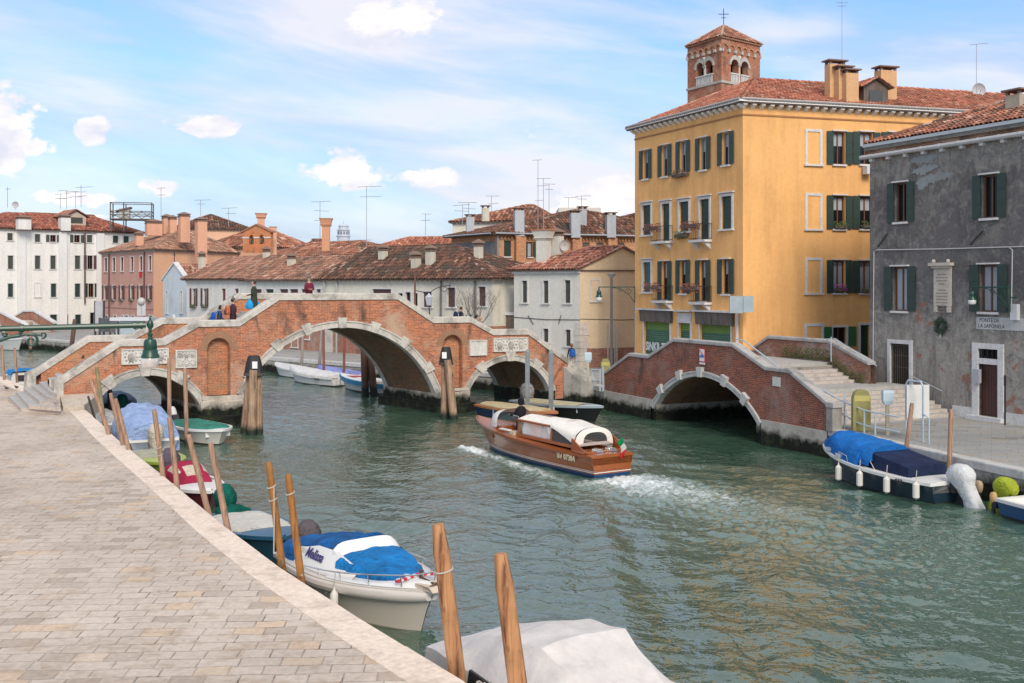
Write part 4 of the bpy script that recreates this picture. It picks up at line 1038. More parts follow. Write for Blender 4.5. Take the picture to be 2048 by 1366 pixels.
 for x0, x1, y, col in ((1314, 1346, 484, dry), (1391, 1424, 481, dry), (1316, 1346, 601, (.2, .07, .06)), (1391, 1424, 604, (.2, .07, .06))):
  s0, z = FYL.pix(x0, y); s1, _ = FYL.pix(x1, y); b = balcony(h, FYL, s0, s1, z, 1); flowerbox(b, FYL, s0 - .5, s0 + 1.1, z + .65, .46, col, int(x0), .15)
 for x0, x1, y, col in ((1350, 1378, 352, (.12, .07, .05)), (1355, 1378, 472, grn)):
  s0, z = FYL.pix(x0, y); s1, _ = FYL.pix(x1, y); flowerbox(h, FYL, s0, s1, z - .1, .06, col, int(x0), .1)
 for x0, x1, y, col in ((1667, 1690, 455, (.10, .16, .04)), (1722, 1745, 454, (.10, .16, .04)), (1668, 1688, 580, (.45, .10, .35)), (1724, 1742, 583, (.2, .2, .06))):
  s0, z = FYR.pix(x0, y); s1, _ = FYR.pix(x1, y); flowerbox(h, FYR, s0, s1, z - .05, .02, col, int(x0))
 # shop fronts
 SH = plain((.055, .15, .045), .55, var=.25, sc=2)
 for i, (a, b, cc, d) in enumerate(shops):
  mb = MB(FYL.T); mb.box(a - .10, a + .01, -.01, .04, cc, d + .0); mb.box(b - .01, b + .10, -.01, .04, cc, d + .0); o = mb.build('shopfront', WSTONE, h)
  mb = MB(FYL.T); n = int((d - cc) / .11)
  for k in range(n): z0 = cc + (d - cc) * k / n; z1 = cc + (d - cc) * (k + 1) / n; mb.loft([[(a, -.15, z0), (b, -.15, z0)], [(a, -.12, (z0 + z1) / 2), (b, -.12, (z0 + z1) / 2)], [(a, -.15, z1), (b, -.15, z1)]], closed=False, m=0 if d - z1 > .42 else 1)
  mb.build('roller_shutter', [plain((.04, .13, .075), .5, var=.3, sc=2), plain((.12, .22, .04), .5, var=.2)], o)
  if i != 1:
   mb = MB(FYL.T); mb.hexa([(a - .3, .02, d), (b + .3, .02, d), (b + .3, .10, d), (a - .3, .10, d)], [(a - .3, .02, d + .66), (b + .3, .02, d + .66), (b + .3, .16, d + .66), (a - .3, .16, d + .66)]); mb.build('awning_box', wood((.16, .13, .11), (.08, .07, .06), gz=5), o)
   mb = MB(FYL.T); mb.box(a - .42, b + .42, .0, .30, d + .67, d + .76); mb.build('lintel', WSTONE, o)
  else:
   mb = MB(FYL.T); mb.box(a - .1, b + .1, .0, .05, d + .0, d + .55); mb.box(a - .25, b + .25, .0, .26, d + .62, d + .70); mb.build('lintel', WSTONE, o)
 def gT(x, z, sc=1.0, y=-.085): return lambda q: FYL.T((x + q.x * sc, y + q.z, z + q.y * sc))
 a, b, cc, d = shops[0]; wm = plain((.62, .68, .68), .6, var=0)
 text('SiNKR-TRE', .66, 'graffiti', wm, h, gT((a + b) / 2, d - 1.45), bold=.022, xs=.78 * (b - a) / 2.6)
 a, b, cc, d = shops[2]; text('~rlS~e', .45, 'graffiti', plain((.1, .45, .5), .6, var=0), h, gT((a + b) / 2, d - 1.25), bold=.015)
 # door on the right face
 mb = MB(FYR.T); a, b, cc, d = door; mb.box(a - .12, a + .01, -.01, .05, cc, d + .12); mb.box(b - .01, b + .12, -.01, .05, cc, d + .12); mb.box(a + .01, b - .01, -.01, .05, d, d + .12); o = mb.build('door_frame', WSTONE, h)
 mb = MB(FYR.T); mb.box(a, b, -.2, -.14, cc, d); mb.build('door', plain((.015, .05, .025), .5), o)
 # chimneys and dormer: leaning on the ridge line
 Rx = lambda px, d, py: P(px, py, d)
 cm = stucco((.62, .38, .20), (.4, .25, .14), .5, 8.0)
 rot = math.atan2(ur.y, ur.x)
 chimney(h, P(1670, 190, 57.2), .95, .5, 1.6, cm, rot=rot); chimney(h, P(1686, 195, 56.8), .8, .45, 1.42, cm, rot=rot); chimney(h, P(1700, 199, 56.5), .75, .45, 1.35, cm, rot=rot)
 chimney(h, P(1771, 203, 58.6), 1.0, .6, 1.65, cm, rot=rot)
 D0 = P(1752, 203, 57.2); Rm = Matrix.Translation(D0) @ Matrix.Rotation(rot, 4, 'Z'); T = lambda q: Rm @ Vector(q)
 mb = MB(T); mb.box(-.75, .75, 0, 2.2, -1.0, .78); mb.face([(-.75, 0, .78), (.75, 0, .78), (0, 0, 1.15)]); dm = mb.build('dormer', wood((.16, .12, .1), (.08, .06, .05)), h)
 mb = MB(); tiled(mb, [T((-.98, 2.4, .70)), T((-.98, -.25, .70)), T((0, -.25, 1.24)), T((0, 2.4, 1.24))], .2, .35, 3); tiled(mb, [T((.98, -.25, .70)), T((.98, 2.4, .70)), T((0, 2.4, 1.24)), T((0, -.25, 1.24))], .2, .35, 4)
 mb.build('dormer_roof', [TILE_NEW, plain((.3, .25, .2), .9)], dm, weld=False)
 mb = MB(T); mb.box(-.42, .42, -.03, .0, -.3, .58); mb.build('shutter', plain((.06, .07, .075), .7), dm)
 # drainpipe at the foot of the corner and stone quoin
 s0, z = FYR.pix(1478, 600)
 mb = MB(); q = FYL.T((FYL.L - .35, .1, 0)); mb.tube([(q.x, q.y, 1.1), (q.x, q.y, 5.6)], .09, 8); mb.build('downpipe', plain((.55, .5, .45), .6), h)
 mb = MB(FYR.T); mb.box(-.03, 1.1, .0, .035, 2.9, 3.15); mb.box(-.035, .7, .0, .03, 1.1, 2.55); mb.build('quoin_stone', ST, h)
 # awning casing panel near the corner
 return h
yellow_house()
# ------------------------------------------------------------ grey house
GA = SA.T((11.0, -7.5, 0)); GB = SA.T((34.0, -7.5, 0)); FG = Fac(GA.xy, GB.xy)
def grey_house():
 q = quad(FG, 12)
 h = thing('grey_house', 'grey weathered plaster house with brown wooden windows, green shutters and a stone plaque', 'house', tuple((FG.A + FG.B) / 2))
 zt = 12.2
 m, t, b = newmat('weathered_plaster')
 p = pos(t)
 n1 = noise(t, p, .45, 8, .66, .4); st_ = noise(t, p, 1.1, 7, .62, .3, st=(1.7, 1.7, .2)); n3 = noise(t, p, 2.2, 8, .72, .8); n4 = noise(t, p, 9, 5, .7)
 z = N(t, 'ShaderNodeSeparateXYZ', {0: p}).outputs[2]
 c = mixc(t, ramp(t, n1, [(.35, 0.0), (.65, 1.0)]), (.105, .100, .100), (.165, .158, .155))
 # light lime patches: more of them low down and under the gutter
 low = ramp(t, M_(t, 'DIVIDE', M_(t, 'ADD', z, 2.0), 16.0), [(.18, .22), (.40, .12), (.55, .0), (.80, .02), (.90, .17)])
 k = ramp(t, M_(t, 'ADD', M_(t, 'ADD', M_(t, 'MULTIPLY', n3, .55), M_(t, 'MULTIPLY', st_, .45)), low), [(.50, 0.0), (.66, .85)])
 c = mixc(t, k, c, (.36, .34, .30))
 k2 = ramp(t, M_(t, 'ADD', noise(t, p, 1.3, 6, .6, .3), M_(t, 'MULTIPLY', low, .5)), [(.66, 0.0), (.72, .8)])
 c = mixc(t, k2, c, (.30, .12, .08))
 c = mixc(t, M_(t, 'MULTIPLY', ramp(t, st_, [(.50, 0.0), (.66, 1.0)]), .5), c, (.055, .052, .05))
 c = mixc(t, 1.0, c, ramp(t, n4, [(.3, .78), (.7, 1.2)]), 'MULTIPLY')
 setc(t, b, c); b.inputs['Roughness'].default_value = .95; b.inputs['Specular IOR Level'].default_value = .2; bump(t, b, M_(t, 'ADD', n4, k), .5, .03)
 W1 = []
 for x0, x1, y0, y1, kw in ((1790, 1815, 366, 444, dict(curtain=0)), (1964, 1996, 350, 436, dict(curtain=0)), (1786, 1816, 534, 622, dict(curtain=1)), (1960, 1996, 530, 624, dict(curtain=1))):
  W1.append((pxwin(FG, x0, y0, x1, y1), kw))
 door1 = pxwin(FG, 1781.5, 687, 1820, 774); door2 = pxwin(FG, 1954, 697, 2000, 835); door2 = (door2[0], door2[1], 1.25, door2[3])
 extra = [(FG.L * .62, FG.L * .62 + 1, 9.2, 11), (FG.L * .62, FG.L * .62 + 1, 5.2, 7)]
 holes = [w_[0] for w_ in W1] + [door1, door2] + extra
 mb = MB(); wall_face(mb, FG, 0, FG.L, -.5, zt, holes); shell(mb, FG, q, -1, zt); mb.build('wall', m, h)
 for hh, kw in W1: window(h, FG, hh, 'open', lintel=True, surround=0, **kw)
 for hh in extra: window(h, FG, hh, 'open', lintel=True, surround=.06)
 # frieze, gutter and corbels
 mb = MB(FG.T); mb.box(-.1, FG.L + .1, -.02, .12, zt, zt + .14); mb.box(-.16, FG.L + .1, -.02, .20, zt + .30, zt + .46); mb.build('cornice', stone((.20, .19, .17), (.07, .07, .06), .7, seed=51), h)
 mb = MB(FG.T); mb.box(-.20, FG.L + .1, -.02, .24, zt + .462, zt + .60); mb.build('eaves_board', plain((.42, .47, .50), .6, var=.15), h)
 mb = MB(FG.T); mb.box(-.1, FG.L + .1, -.02, .10, zt + .142, zt + .298); mb.build('frieze', brick((.2, .1, .07), (.12, .08, .06), seed=54.0), h)
 mb = MB(FG.T); mb.tube([(-.35, .22, zt + .02), (FG.L, .22, zt + .02)], .10, 8)
 for k in range(24): x = .2 + k * 1.0; mb.tube([(x, .22, zt + .02), (x + .10, .22, zt + .02)], .112, 8)
 mb.build('gutter', plain((.44, .45, .45), .55, var=.2), h)
 mb = MB(FG.T)
 for k in range(22): x = .25 + k * 1.02; mb.box(x - .09, x + .09, .0, .2, zt - .20, zt - .08)
 mb.build('corbels', WSTONE, h)
 house_roof(h, q, zt + .62, 2.3, 6.0, 6.0, .15, tilemat(((.0, (.06, .05, .045)), (.3, (.15, .08, .06)), (.55, (.36, .14, .09)), (.8, (.50, .22, .14)), (1.0, (.60, .42, .33))), .55, 21.0), .23, .42, 15, capr=.14)
 # pale repaired streaks in the plaster
 def patch(pts, mm, dy=.006):
  mb = MB(FG.T); mb.face([(x, dy, z) for x, z in pts]); return mb.build('plaster_patch', mm, h)
 lm = stucco((.27, .285, .29), (.16, .165, .17), .6, 4.0)
 rn = random.Random(5)
 for x0, y0, x1, y1, sk in ((1825, 345, 1878, 333, 0), (1832, 366, 1906, 347, 0), (1836, 376, 1868, 356, 1), (1820, 322, 1878, 312, 0)):
  a = FG.pix(x0, y0); b_ = FG.pix(x1, y1); n = 18; up, dn = [], []
  for k in range(n + 1):
   f = k / n; x = a[0] + (b_[0] - a[0]) * f; zc = a[1] + (b_[1] - a[1]) * f; th = .20 * math.sin(math.pi * min(1, f * 1.02 + .0)) ** .5 + .01
   up.append((x + rn.uniform(-.05, .05), zc + th * rn.uniform(.5, 1.2))); dn.append((x + rn.uniform(-.05, .05), zc - th * rn.uniform(.3, 1.2)))
  patch(dn + up[::-1], lm, .006 + .003 * len(h.children) % .02)
 # doors
 a, b_, c0, d = door1
 mb = MB(FG.T); t_ = .16; mb.box(a - t_, a + .01, -.01, .06, c0 - .1, d + t_); mb.box(b_ - .01, b_ + t_, -.01, .06, c0 - .1, d + t_); mb.box(a + .01, b_ - .01, -.01, .06, d - .01, d + t_); mb.box(a - t_ - .15, b_ + t_, .0, .3, c0 - .3, c0 - .1)
 o = mb.build('door_frame', WSTONE, h); mb = MB(FG.T); mb.box(a, b_, -.22, -.18, c0, d); mb.build('door', plain((.05, .04, .03), .8, var=.4, sc=3), o)
 mb = MB(FG.T)
 for k in range(9): x = a + (b_ - a) * (k + .5) / 9; mb.tube([(x, -.08, c0), (x, -.08, d)], .015, 5)
 for f in (.05, .45, .72, .95): mb.box(a, b_, -.09, -.07, c0 + (d - c0) * f - .02, c0 + (d - c0) * f + .02)
 mb.build('grille', plain((.09, .07, .05), .7), o)
 a, b_, c0, d = door2; zt2 = FG.pix(1977, 722.5)[1]
 mb = MB(FG.T); t_ = .20; mb.box(a - t_, a + .10, -.01, .07, 1.1, d + t_); mb.box(b_ - .06, b_ + t_, -.01, .07, 1.1, d + t_); mb.box(a + .10, b_ - .06, -.01, .07, d - .02, d + t_); mb.box(a + .1, b_ - .06, -.1, .05, zt2 - .12, zt2 + .1); mb.box(a - t_ - .1, b_ + t_ + .1, .0, .32, 1.1, 1.25)
 o = mb.build('door_frame', WSTONE, h)
 mb = MB(FG.T); mb.box(a + .1, b_ - .06, -.2, -.15, 1.25, zt2 - .12)
 for k in range(6): x = a + .12 + (b_ - a - .2) * k / 6; mb.box(x, x + .015, -.15, -.14, 1.3, zt2 - .15)
 mb.build('door', plain((.075, .03, .025), .5, var=.3), o)
 mb = MB(FG.T); mb.box(a + .1, b_ - .06, -.2, -.17, zt2 + .1, d); mb.build('pane', GL, o)
 mb = MB(FG.T)
 for k in range(5): x = a + .15 + (b_ - a - .25) * k / 4; mb.tube([(x, -.1, zt2 + .1), (x + .12, -.1, d)], .01, 4); mb.tube([(x + .12, -.1, zt2 + .1), (x, -.1, d)], .01, 4)
 mb.build('grille', IRON, o)
 mb = MB(FG.T); mb.box(a - .02, a + .28, .07, .22, 2.55, 3.1); mb.build('letter_box', plain((.35, .37, .4), .4), h)
 # plaque
 a, z1 = FG.pix(1867, 523); b_, z0 = FG.pix(1905, 625); m_ = (a + b_) / 2
 mb = MB(FG.T); mb.box(a + .06, b_ - .04, .0, .06, z0 + .25, z1 - .3)
 mb.box(a + .08, a + .25, .0, .07, z0, z0 + .24); mb.box(b_ - .25, b_ - .06, .0, .07, z0, z0 + .24); mb.box(a + .02, b_ - .02, .0, .16, z1 - .29, z1 - .2); mb.box(a - .08, b_ + .08, .0, .24, z1 - .19, z1 - .06)
 for x in (a + .12, b_ - .12): mb.ball((x, .12, z1 + .0), .08, .08, .09, 8)
 pl = mb.build('memorial_plaque', stone((.50, .46, .40), (.25, .23, .2), .5, sc=2), h)
 for k in range(13):
  wd = (.62, .8, .7, .35, .0, .55, .8, .8, .75, .8, .7, .8, .4)[k] * (b_ - a) * .8
  if wd: mb = MB(FG.T); zz = z1 - .55 - k * .13; n = 14; [mb.box(m_ - wd / 2 + wd * j / n, m_ - wd / 2 + wd * (j + .62) / n, .06, .063, zz - .03, zz + (.03 if j % 3 else .045)) for j in range(n)]; mb.build('inscription', plain((.22, .19, .16), .8), pl)
 # name panel
 a, z1 = FG.pix(1953, 632); b_, z0 = FG.pix(2048, 660); z1 = FG.pix(2000, 635)[1]; z0 = FG.pix(2000, 660)[1]
 mb = MB(FG.T); mb.box(a, b_ + 1.1, .0, .02, z0, z1); pn = mb.build('street_name_panel', stucco((.46, .47, .46), (.2, .2, .19), .7, 2.0), h)
 def tT(x, z): return lambda q: FG.T((x + q.x, .022 + q.z, z + q.y))
 dk = plain((.05, .05, .05), .8, var=0); zm = (z0 + z1) / 2
 text('PONTE DE', .215, 'lettering', dk, pn, tT(a + .16, zm + .115), align='LEFT', xs=.95, ext=.003); text('LA SAPONELA', .215, 'lettering', dk, pn, tT(a + .10, zm - .115), align='LEFT', xs=.95, ext=.003)
 # cable run
 pts = [(1744, 503), (1749, 499), (1870, 498), (2018, 494)]
 mb = MB(FG.T); L = [FG.pix(*p) for p in ((1747, 740), (1749, 503), (1755, 500), (1880, 498), (2019, 494))]; mb.tube([(x, .03, z) for x, z in L], .022, 5); L = [FG.pix(*p) for p in ((2019, 494), (2026, 500), (2024, 612), (2026, 620))]; mb.tube([(x, .03, z) for x, z in L], .022, 5)
 L = [FG.pix(*p) for p in ((2019, 494), (2030, 493))]; mb.tube([(L[0][0], .03, L[0][1]), (FG.L, .03, L[1][1])], .022, 5); mb.build('cable', plain((.5, .5, .5), .7), h)
 for x0, y0, x1, y1 in ((1757, 494, 1776, 468), (1942, 489, 1967, 462)):
  a, b_ = FG.pix(x0, y0), FG.pix(x1, y1); mb = MB(FG.T); mb.tube([(a[0], .05, a[1]), (b_[0], .05, b_[1])], .03, 5); mb.build('tie_rod', plain((.03, .03, .03), .7), h)
 a, b_ = FG.pix(1827, 752), FG.pix(1889, 782); mb = MB(FG.T); mb.tube([(a[0], .12, a[1]), (b_[0], .12, b_[1])], .028, 6); mb.build('handrail', plain((.5, .52, .53), .35, .8), h)
 a, b_ = FG.pix(2026, 608), FG.pix(2040, 622); mb = MB(FG.T); mb.box(a[0], b_[0], .0, .16, b_[1] - .35, a[1]); mb.build('junction_box', plain((.55, .56, .56), .5), h)
 mb = MB(FG.T); mb.box(FG.pix(1906, 820)[0], door2[0] - .22, .0, .05, 1.1, 1.52); mb.build('plinth', WSTONE, h)
 mb = MB(FG.T); mb.box(door2[1] + .22, FG.L, .0, .05, 1.1, 1.5); mb.build('plinth', WSTONE, h)
 # black waste post by the door
 chimney(h, P(2035, 215, 44.0) , .7, .6, .5, stucco((.42, .38, .30), (.25, .22, .18), .5), kind='slab', rot=math.atan2(FG.u.y, FG.u.x))
 return h
grey_house()
def wreath():
 a, z = FG.pix(1883.5, 655); T = FG.T; rn = random.Random(3); mb = MB(T)
 for k in range(420):
  t_ = rn.uniform(0, 6.283); r = .23 + rn.gauss(0, .055); p = Vector((a + r * math.cos(t_), .07 + rn.uniform(-.03, .06), z + .05 + r * math.sin(t_) * 1.1)); d = Vector((rn.uniform(-1, 1), rn.uniform(-.5, .5), rn.uniform(-1, 1))).normalized() * .06; e = d.cross(Vector((0, 1, 0))).normalized() * .02
  mb.face([p - d, p + e, p + d, p - e])
 o = mb.build('wreath', plain((.03, .055, .03), .7, var=.5, sc=20), weld=False); tag(o, 'round dark green laurel wreath hanging under the stone plaque', 'wreath')
 mb = MB(T); mb.box(a - .03, a + .03, .06, .09, z - .42, z - .15); mb.build('ribbon', plain((.4, .4, .38), .7), o)
wreath()
# ------------------------------------------------------------ far side of the canal
def simple_house(name, label, cat, pts, ze, wallm, rise=2.0, hl=4, hr=4, depth=9, roofm=None, z0=1.0, wins=(), cw=.25, rl=.45, seed=1, ov=.35, corn=None, skewdir=None, foot=None, holes2=(), group=None, gable=False, lift=0.0):
 # pts: two (front only) or three (front and right side) corners as xy
 F1 = Fac(pts[0], pts[1])
 if len(pts) == 3: F2 = Fac(pts[1], pts[2]); d = (Vector(pts[2]) - Vector(pts[1])); c = [pts[0], pts[1], pts[2], tuple(Vector(pts[0]) + d)]
 else:
  n = -F1.n if skewdir is None else Vector((*skewdir, 0)).normalized(); c = [tuple(F1.A.xy), tuple(F1.B.xy), tuple((F1.B + n * depth).xy), tuple((F1.A + n * depth).xy)]; F2 = Fac(c[1], c[2])
 ctr = (Vector(c[0]) + Vector(c[2])) / 2
 h = thing(name, label, cat, (ctr.x, ctr.y, z0), group=group)
 FF = (F1, F2); hs = [[], []]
 for w_ in wins:
  side, box, kind = w_[:3]; kw = w_[3] if len(w_) > 3 else {}
  hh = pxwin(FF[side], *box)
  if kw.pop('ground', False) if isinstance(kw, dict) and 'ground' in kw else False: hh = (hh[0], hh[1], 1.12, hh[3])
  hs[side].append((hh, kind, kw))
 mb = MB()
 for i in (0, 1): wall_face(mb, FF[i], 0, FF[i].L, z0, ze, [x[0] for x in hs[i] if x[1] != 'blank'], dep=.2)
 for a, b in ((c[2], c[3]), (c[3], c[0])): mb.face([(a[0], a[1], z0), (b[0], b[1], z0), (b[0], b[1], ze), (a[0], a[1], ze)])
 if gable:
  for p, q in ((c[1], c[2]), (c[3], c[0])):
   m_ = ((p[0] + q[0]) / 2, (p[1] + q[1]) / 2, ze + rise - .05)
   if (p is c[1] and not hr) or (p is c[3] and not hl): mb.face([(p[0], p[1], ze), (q[0], q[1], ze), m_])
 mb.build('wall', wallm, h)
 for i in (0, 1):
  for hh, kind, kw in hs[i]: window(h, FF[i], hh, kind, **kw)
 if corn: cornice(h, list(FF), ze, .4, corn, .5, .16, dh=.2)
 rf = house_roof(h, c, ze, rise, hl, hr, ov, roofm or TILE_OLD, cw, rl, seed)[0] if rise else None
 if foot:
  mb = MB()
  for i in (0, 1): mb.T = FF[i].T; mb.box(-.02, FF[i].L + .02, -.02, .03, z0, foot[1])
  mb.build('wall_base', foot[0], h)
 return h, F1, F2, c, rf
NB = dict(sill=True, surround=.09)
NS = dict(sill=True, surround=0)
def box_(x, w_, y0, y1): return (x - w_ / 2, y0, x + w_ / 2, y1)
# white palace at the left
WA, WB = XY(-70, 127.5), XY(285, 143.0)
wins = []
for x, y0, y1, k in ((20, 466, 481, 'closed'), (75, 468, 484, 'closed'), (106, 470, 484, 'open'), (154, 470, 485, 'open'), (179, 470, 485, 'closed'), (231, 471, 486, 'closed'), (252, 472, 486, 'closed')):
 wins.append((0, box_(x, 11 if k == 'closed' else 12, y0, y1), k, dict(NB, shut=GREYSH if x < 180 else GREEN)))
for x, k in ((21, 'closed'), (75, 'closed'), (106, 'closed'), (155, 'closed'), (180, 'open')): wins.append((0, box_(x, 11, 511, 538), k, dict(NB, shut=GREYSH if k == 'closed' else BROWN)))
for x, k in ((21, 'closed'), (75, 'blank'), (107, 'closed'), (155, 'closed'), (182, 'open')): wins.append((0, box_(x, 11, 567, 594), k, dict(NB, shut=GREEN)))
for x, w_ in ((107, 14), (129, 14), (156, 12)): wins.append((0, (x - w_ / 2, 629, x + w_ / 2, 653), 'closed', dict(NB, shut=GREEN2, sill=False, ground=True)))
wins.append((0, (180, 625, 196, 653), 'plain', dict(NB, wf=plain((.2, .16, .06), .6), sill=False, ground=True)))
wh, FW, _, cW, rfW = simple_house('white_house', 'long white four-storey palace with red hipped roof across the canal at left', 'house', [tuple(WA.xy), tuple(WB.xy)], 13.3, stucco((.74, .73, .69), (.50, .50, .47), .5, 7.0, .6), rise=2.25, hl=7, hr=4, depth=13,
 roofm=tilemat(((.0, (.10, .05, .04)), (.3, (.28, .10, .07)), (.6, (.42, .15, .10)), (.85, (.50, .22, .15)), (1.0, (.58, .36, .28))), .4, 31.0), wins=wins, cw=.36, rl=.6, seed=40)
for x in (42, 125, 200):   # shallow pilaster strips
 s_, _ = FW.pix(x, 560); mb = MB(FW.T); mb.box(s_ - .5, s_ + .5, .0, .22, 1.1, 13.1); mb.build('pilaster', stucco((.70, .70, .68), (.5, .5, .5), .3, 9.0), wh)
s_, z = FW.pix(168, 470); mb = MB(FW.T); mb.tube([(s_, .28, 4.0), (s_, .28, 13.0)], .10, 6); mb.build('downpipe', plain((.10, .05, .05), .6), wh)
wm = stucco((.70, .69, .66), (.4, .4, .38), .4, 2.0)
for px, py, d, w_, h_ in ((47, 450, 131.2, 1.5, .7), (129, 453, 135.6, 1.2, 1.1)): chimney(wh, P(px, py, d), w_, 1.0, h_, wm, kind='hood', rot=.75)
D0 = P(152, 448, 138.6); Rm_ = Matrix.Translation(D0) @ Matrix.Rotation(.78, 4, 'Z')
def dormerbox(par, T, w_, h_, dep, mat, roofm, shm):
 mb = MB(T); mb.box(-w_ / 2, w_ / 2, 0, dep, -1.0, h_); mb.face([(-w_ / 2, 0, h_), (w_ / 2, 0, h_), (0, 0, h_ + w_ * .28)]); o = mb.build('dormer', mat, par)
 e = w_ * .65
 mb = MB()
 for sg in (-1, 1): tiled(mb, [T((sg * e, -.3, h_ - .08)), T((sg * e, dep, h_ - .08)), T((0, dep, h_ + w_ * .32)), T((0, -.3, h_ + w_ * .32))][::(1 if sg > 0 else 1)], .3, .5, 3)
 mb.build('dormer_roof', [roofm, plain((.14, .1, .08), .9)], o, weld=False)
 mb = MB(T); mb.box(-w_ * .33, w_ * .33, -.04, .0, .1, h_ - .1); mb.build('shutter', shm, o); return o
dormerbox(wh, lambda q: Rm_ @ Vector(q), 2.6, .95, 4, stucco((.5, .42, .35), (.3, .25, .2), .4), TILE_MID, GREYSH)
# roof terrace of timber (altana)
def altana():
 B = P(262, 437, 138); Rm = Matrix.Translation(B) @ Matrix.Rotation(.25, 4, 'Z'); T = lambda q: Rm @ Vector(q)
 o = thing('roof_terrace', 'timber roof terrace with tall open frame on the long white palace roof', 'roof terrace', tuple(B)); wm_ = wood((.14, .12, .10), (.07, .06, .05), gz=3)
 w_, d_ = 5.2, 3.2
 mb = MB(T); mb.box(-w_ / 2, w_ / 2, 0, d_, -.12, 0); mb.build('deck', wm_, o)
 for x in (-w_ / 2 + .1, -.9, w_ / 2 - .1):
  for y in (.1, d_ - .1): mb = MB(T); mb.box(x - .07, x + .07, y - .07, y + .07, -1.6, 2.1); mb.build('post', wm_, o)
 mb = MB(T)
 for a, b in (((-w_ / 2, .1), (w_ / 2, .1)), ((-w_ / 2, d_ - .1), (w_ / 2, d_ - .1)), ((-w_ / 2 + .1, 0), (-w_ / 2 + .1, d_)), ((w_ / 2 - .1, 0), (w_ / 2 - .1, d_))):
  for z_ in (.5, .95, 2.05): mb.tube([(a[0], a[1], z_), (b[0], b[1], z_)], .05, 4)
 for k in range(4): x = -w_ / 2 + w_ * k / 4; mb.tube([(x, .1, 0), (x + w_ / 4, .1, .9)], .035, 4); mb.tube([(x + w_ / 4, .1, 0), (x, .1, .9)], .035, 4)
 mb.build('railing', wm_, o)
 mb = MB(T); mb.box(-1.6, -.3, 1.2, 2.6, 0, 1.35); hb = mb.build('stair_hut', stucco((.55, .53, .5), (.3, .3, .28), .5), o); mb = MB(T); mb.hexa([(-2.0, 1.0, .95), (-.1, 1.0, 1.4), (-.1, 2.8, 1.4), (-2.0, 2.8, .95)], [(-2.0, 1.0, 1.1), (-.1, 1.0, 1.6), (-.1, 2.8, 1.6), (-2.0, 2.8, 1.1)]); mb.build('hut_roof', plain((.2, .12, .1), .9), hb)
altana()
# pink house at the corner
PA, PB, PC = XY(203, 128), XY(307, 115), XY(492, 131)
wins = []
for x in (212, 228, 244.5, 264.5, 282.5, 300.5): wins.append((0, box_(x, 5.5, 516 + (x - 212) * -.05, 543 + (x - 212) * -.02), 'plain' if x > 213 else 'closed', dict(NB, wf=BROWN, shut=BROWN)))
for x in (211, 227, 244, 264, 281, 299): wins.append((0, box_(x, 4.6, 571, 599), 'open', dict(NB, shut=BROWN, curtain=1)))
for x, w_ in ((213, 6), (230, 6), (245, 4), (253, 8), (266, 6), (302, 7), (317, 7)):
 if x < 307: wins.append((0, box_(x, w_, 631, 650), 'plain', dict(NB, wf=WHITE)))
wins.append((1, box_(452, 14, 519, 527), 'plain', dict(NB)))
pk, FP, FP2, cP, _ = simple_house('pink_house', 'dusty pink plaster house with six bays, brown shutters and tall chimneys behind the left flight', 'house', [tuple(PA.xy), tuple(PB.xy), tuple(PC.xy)], 10.25, stucco((.52, .295, .24), (.37, .23, .185), .6, 15.0, .5), rise=2.7, hl=5.5, hr=5.5,
 roofm=tilemat(((.0, (.09, .07, .06)), (.3, (.26, .13, .09)), (.6, (.40, .22, .15)), (.85, (.50, .32, .23)), (1.0, (.58, .46, .36))), .45, 41.0), wins=wins, cw=.32, rl=.55, seed=50, corn=.25)
# peach side wall, its colour lightened for the sun that falls on it
mb = MB(FP2.T); mb.box(0.02, FP2.L, .0, .02, 1.0, 10.0); mb.build('side_wall', stucco((.72, .42, .27), (.56, .34, .24), .4, 19.0, .5), pk)
for x in (219.5, 290): s_, z = FP.pix(x, 500); mb = MB(FP.T); mb.tube([(s_, .1, 1.5), (s_, .1, 10.0)], .07, 6); mb.build('downpipe', plain((.09, .04, .05), .6), pk)
mb = MB(FP.T); mb.box(0, FP.L, .0, .03, 7.0 - .9, 7.0 - .8); mb.box(0, FP.L, .0, .03, 3.7, 3.78); mb.build('string_course', plain((.25, .15, .12), .9), pk)
for x in (226, 243, 263, 299): s_, z = FP.pix(x, 603); flowerbox(pk, FP, s_ - .4, s_ + .4, z, .05, (.08, .09, .04), x)
s_, z = FP.pix(282.5, 546); mb = MB(FP.T); mb.box(s_ - .25, s_ + .25, .1, .13, z - .5, z + .1); mb.build('towel', cloth((.6, .02, .04)), pk)
pm = stucco((.66, .36, .24), (.4, .25, .18), .4, 3.0)
for px, py, d, w_, d_, h_ in ((368, 475, 119, 1.05, 1.0, 2.3), (402, 520, 117, 1.05, 1.0, 4.2), (278, 482, 121, .8, .8, .6), (307, 462, 124, 1.7, 1.0, .85), (333, 462, 128, .9, .9, 1.5), (345, 462, 126, .8, .8, 1.35)): chimney(pk, P(px, py, d), w_, d_, h_, pm, kind='hood', rot=.6)
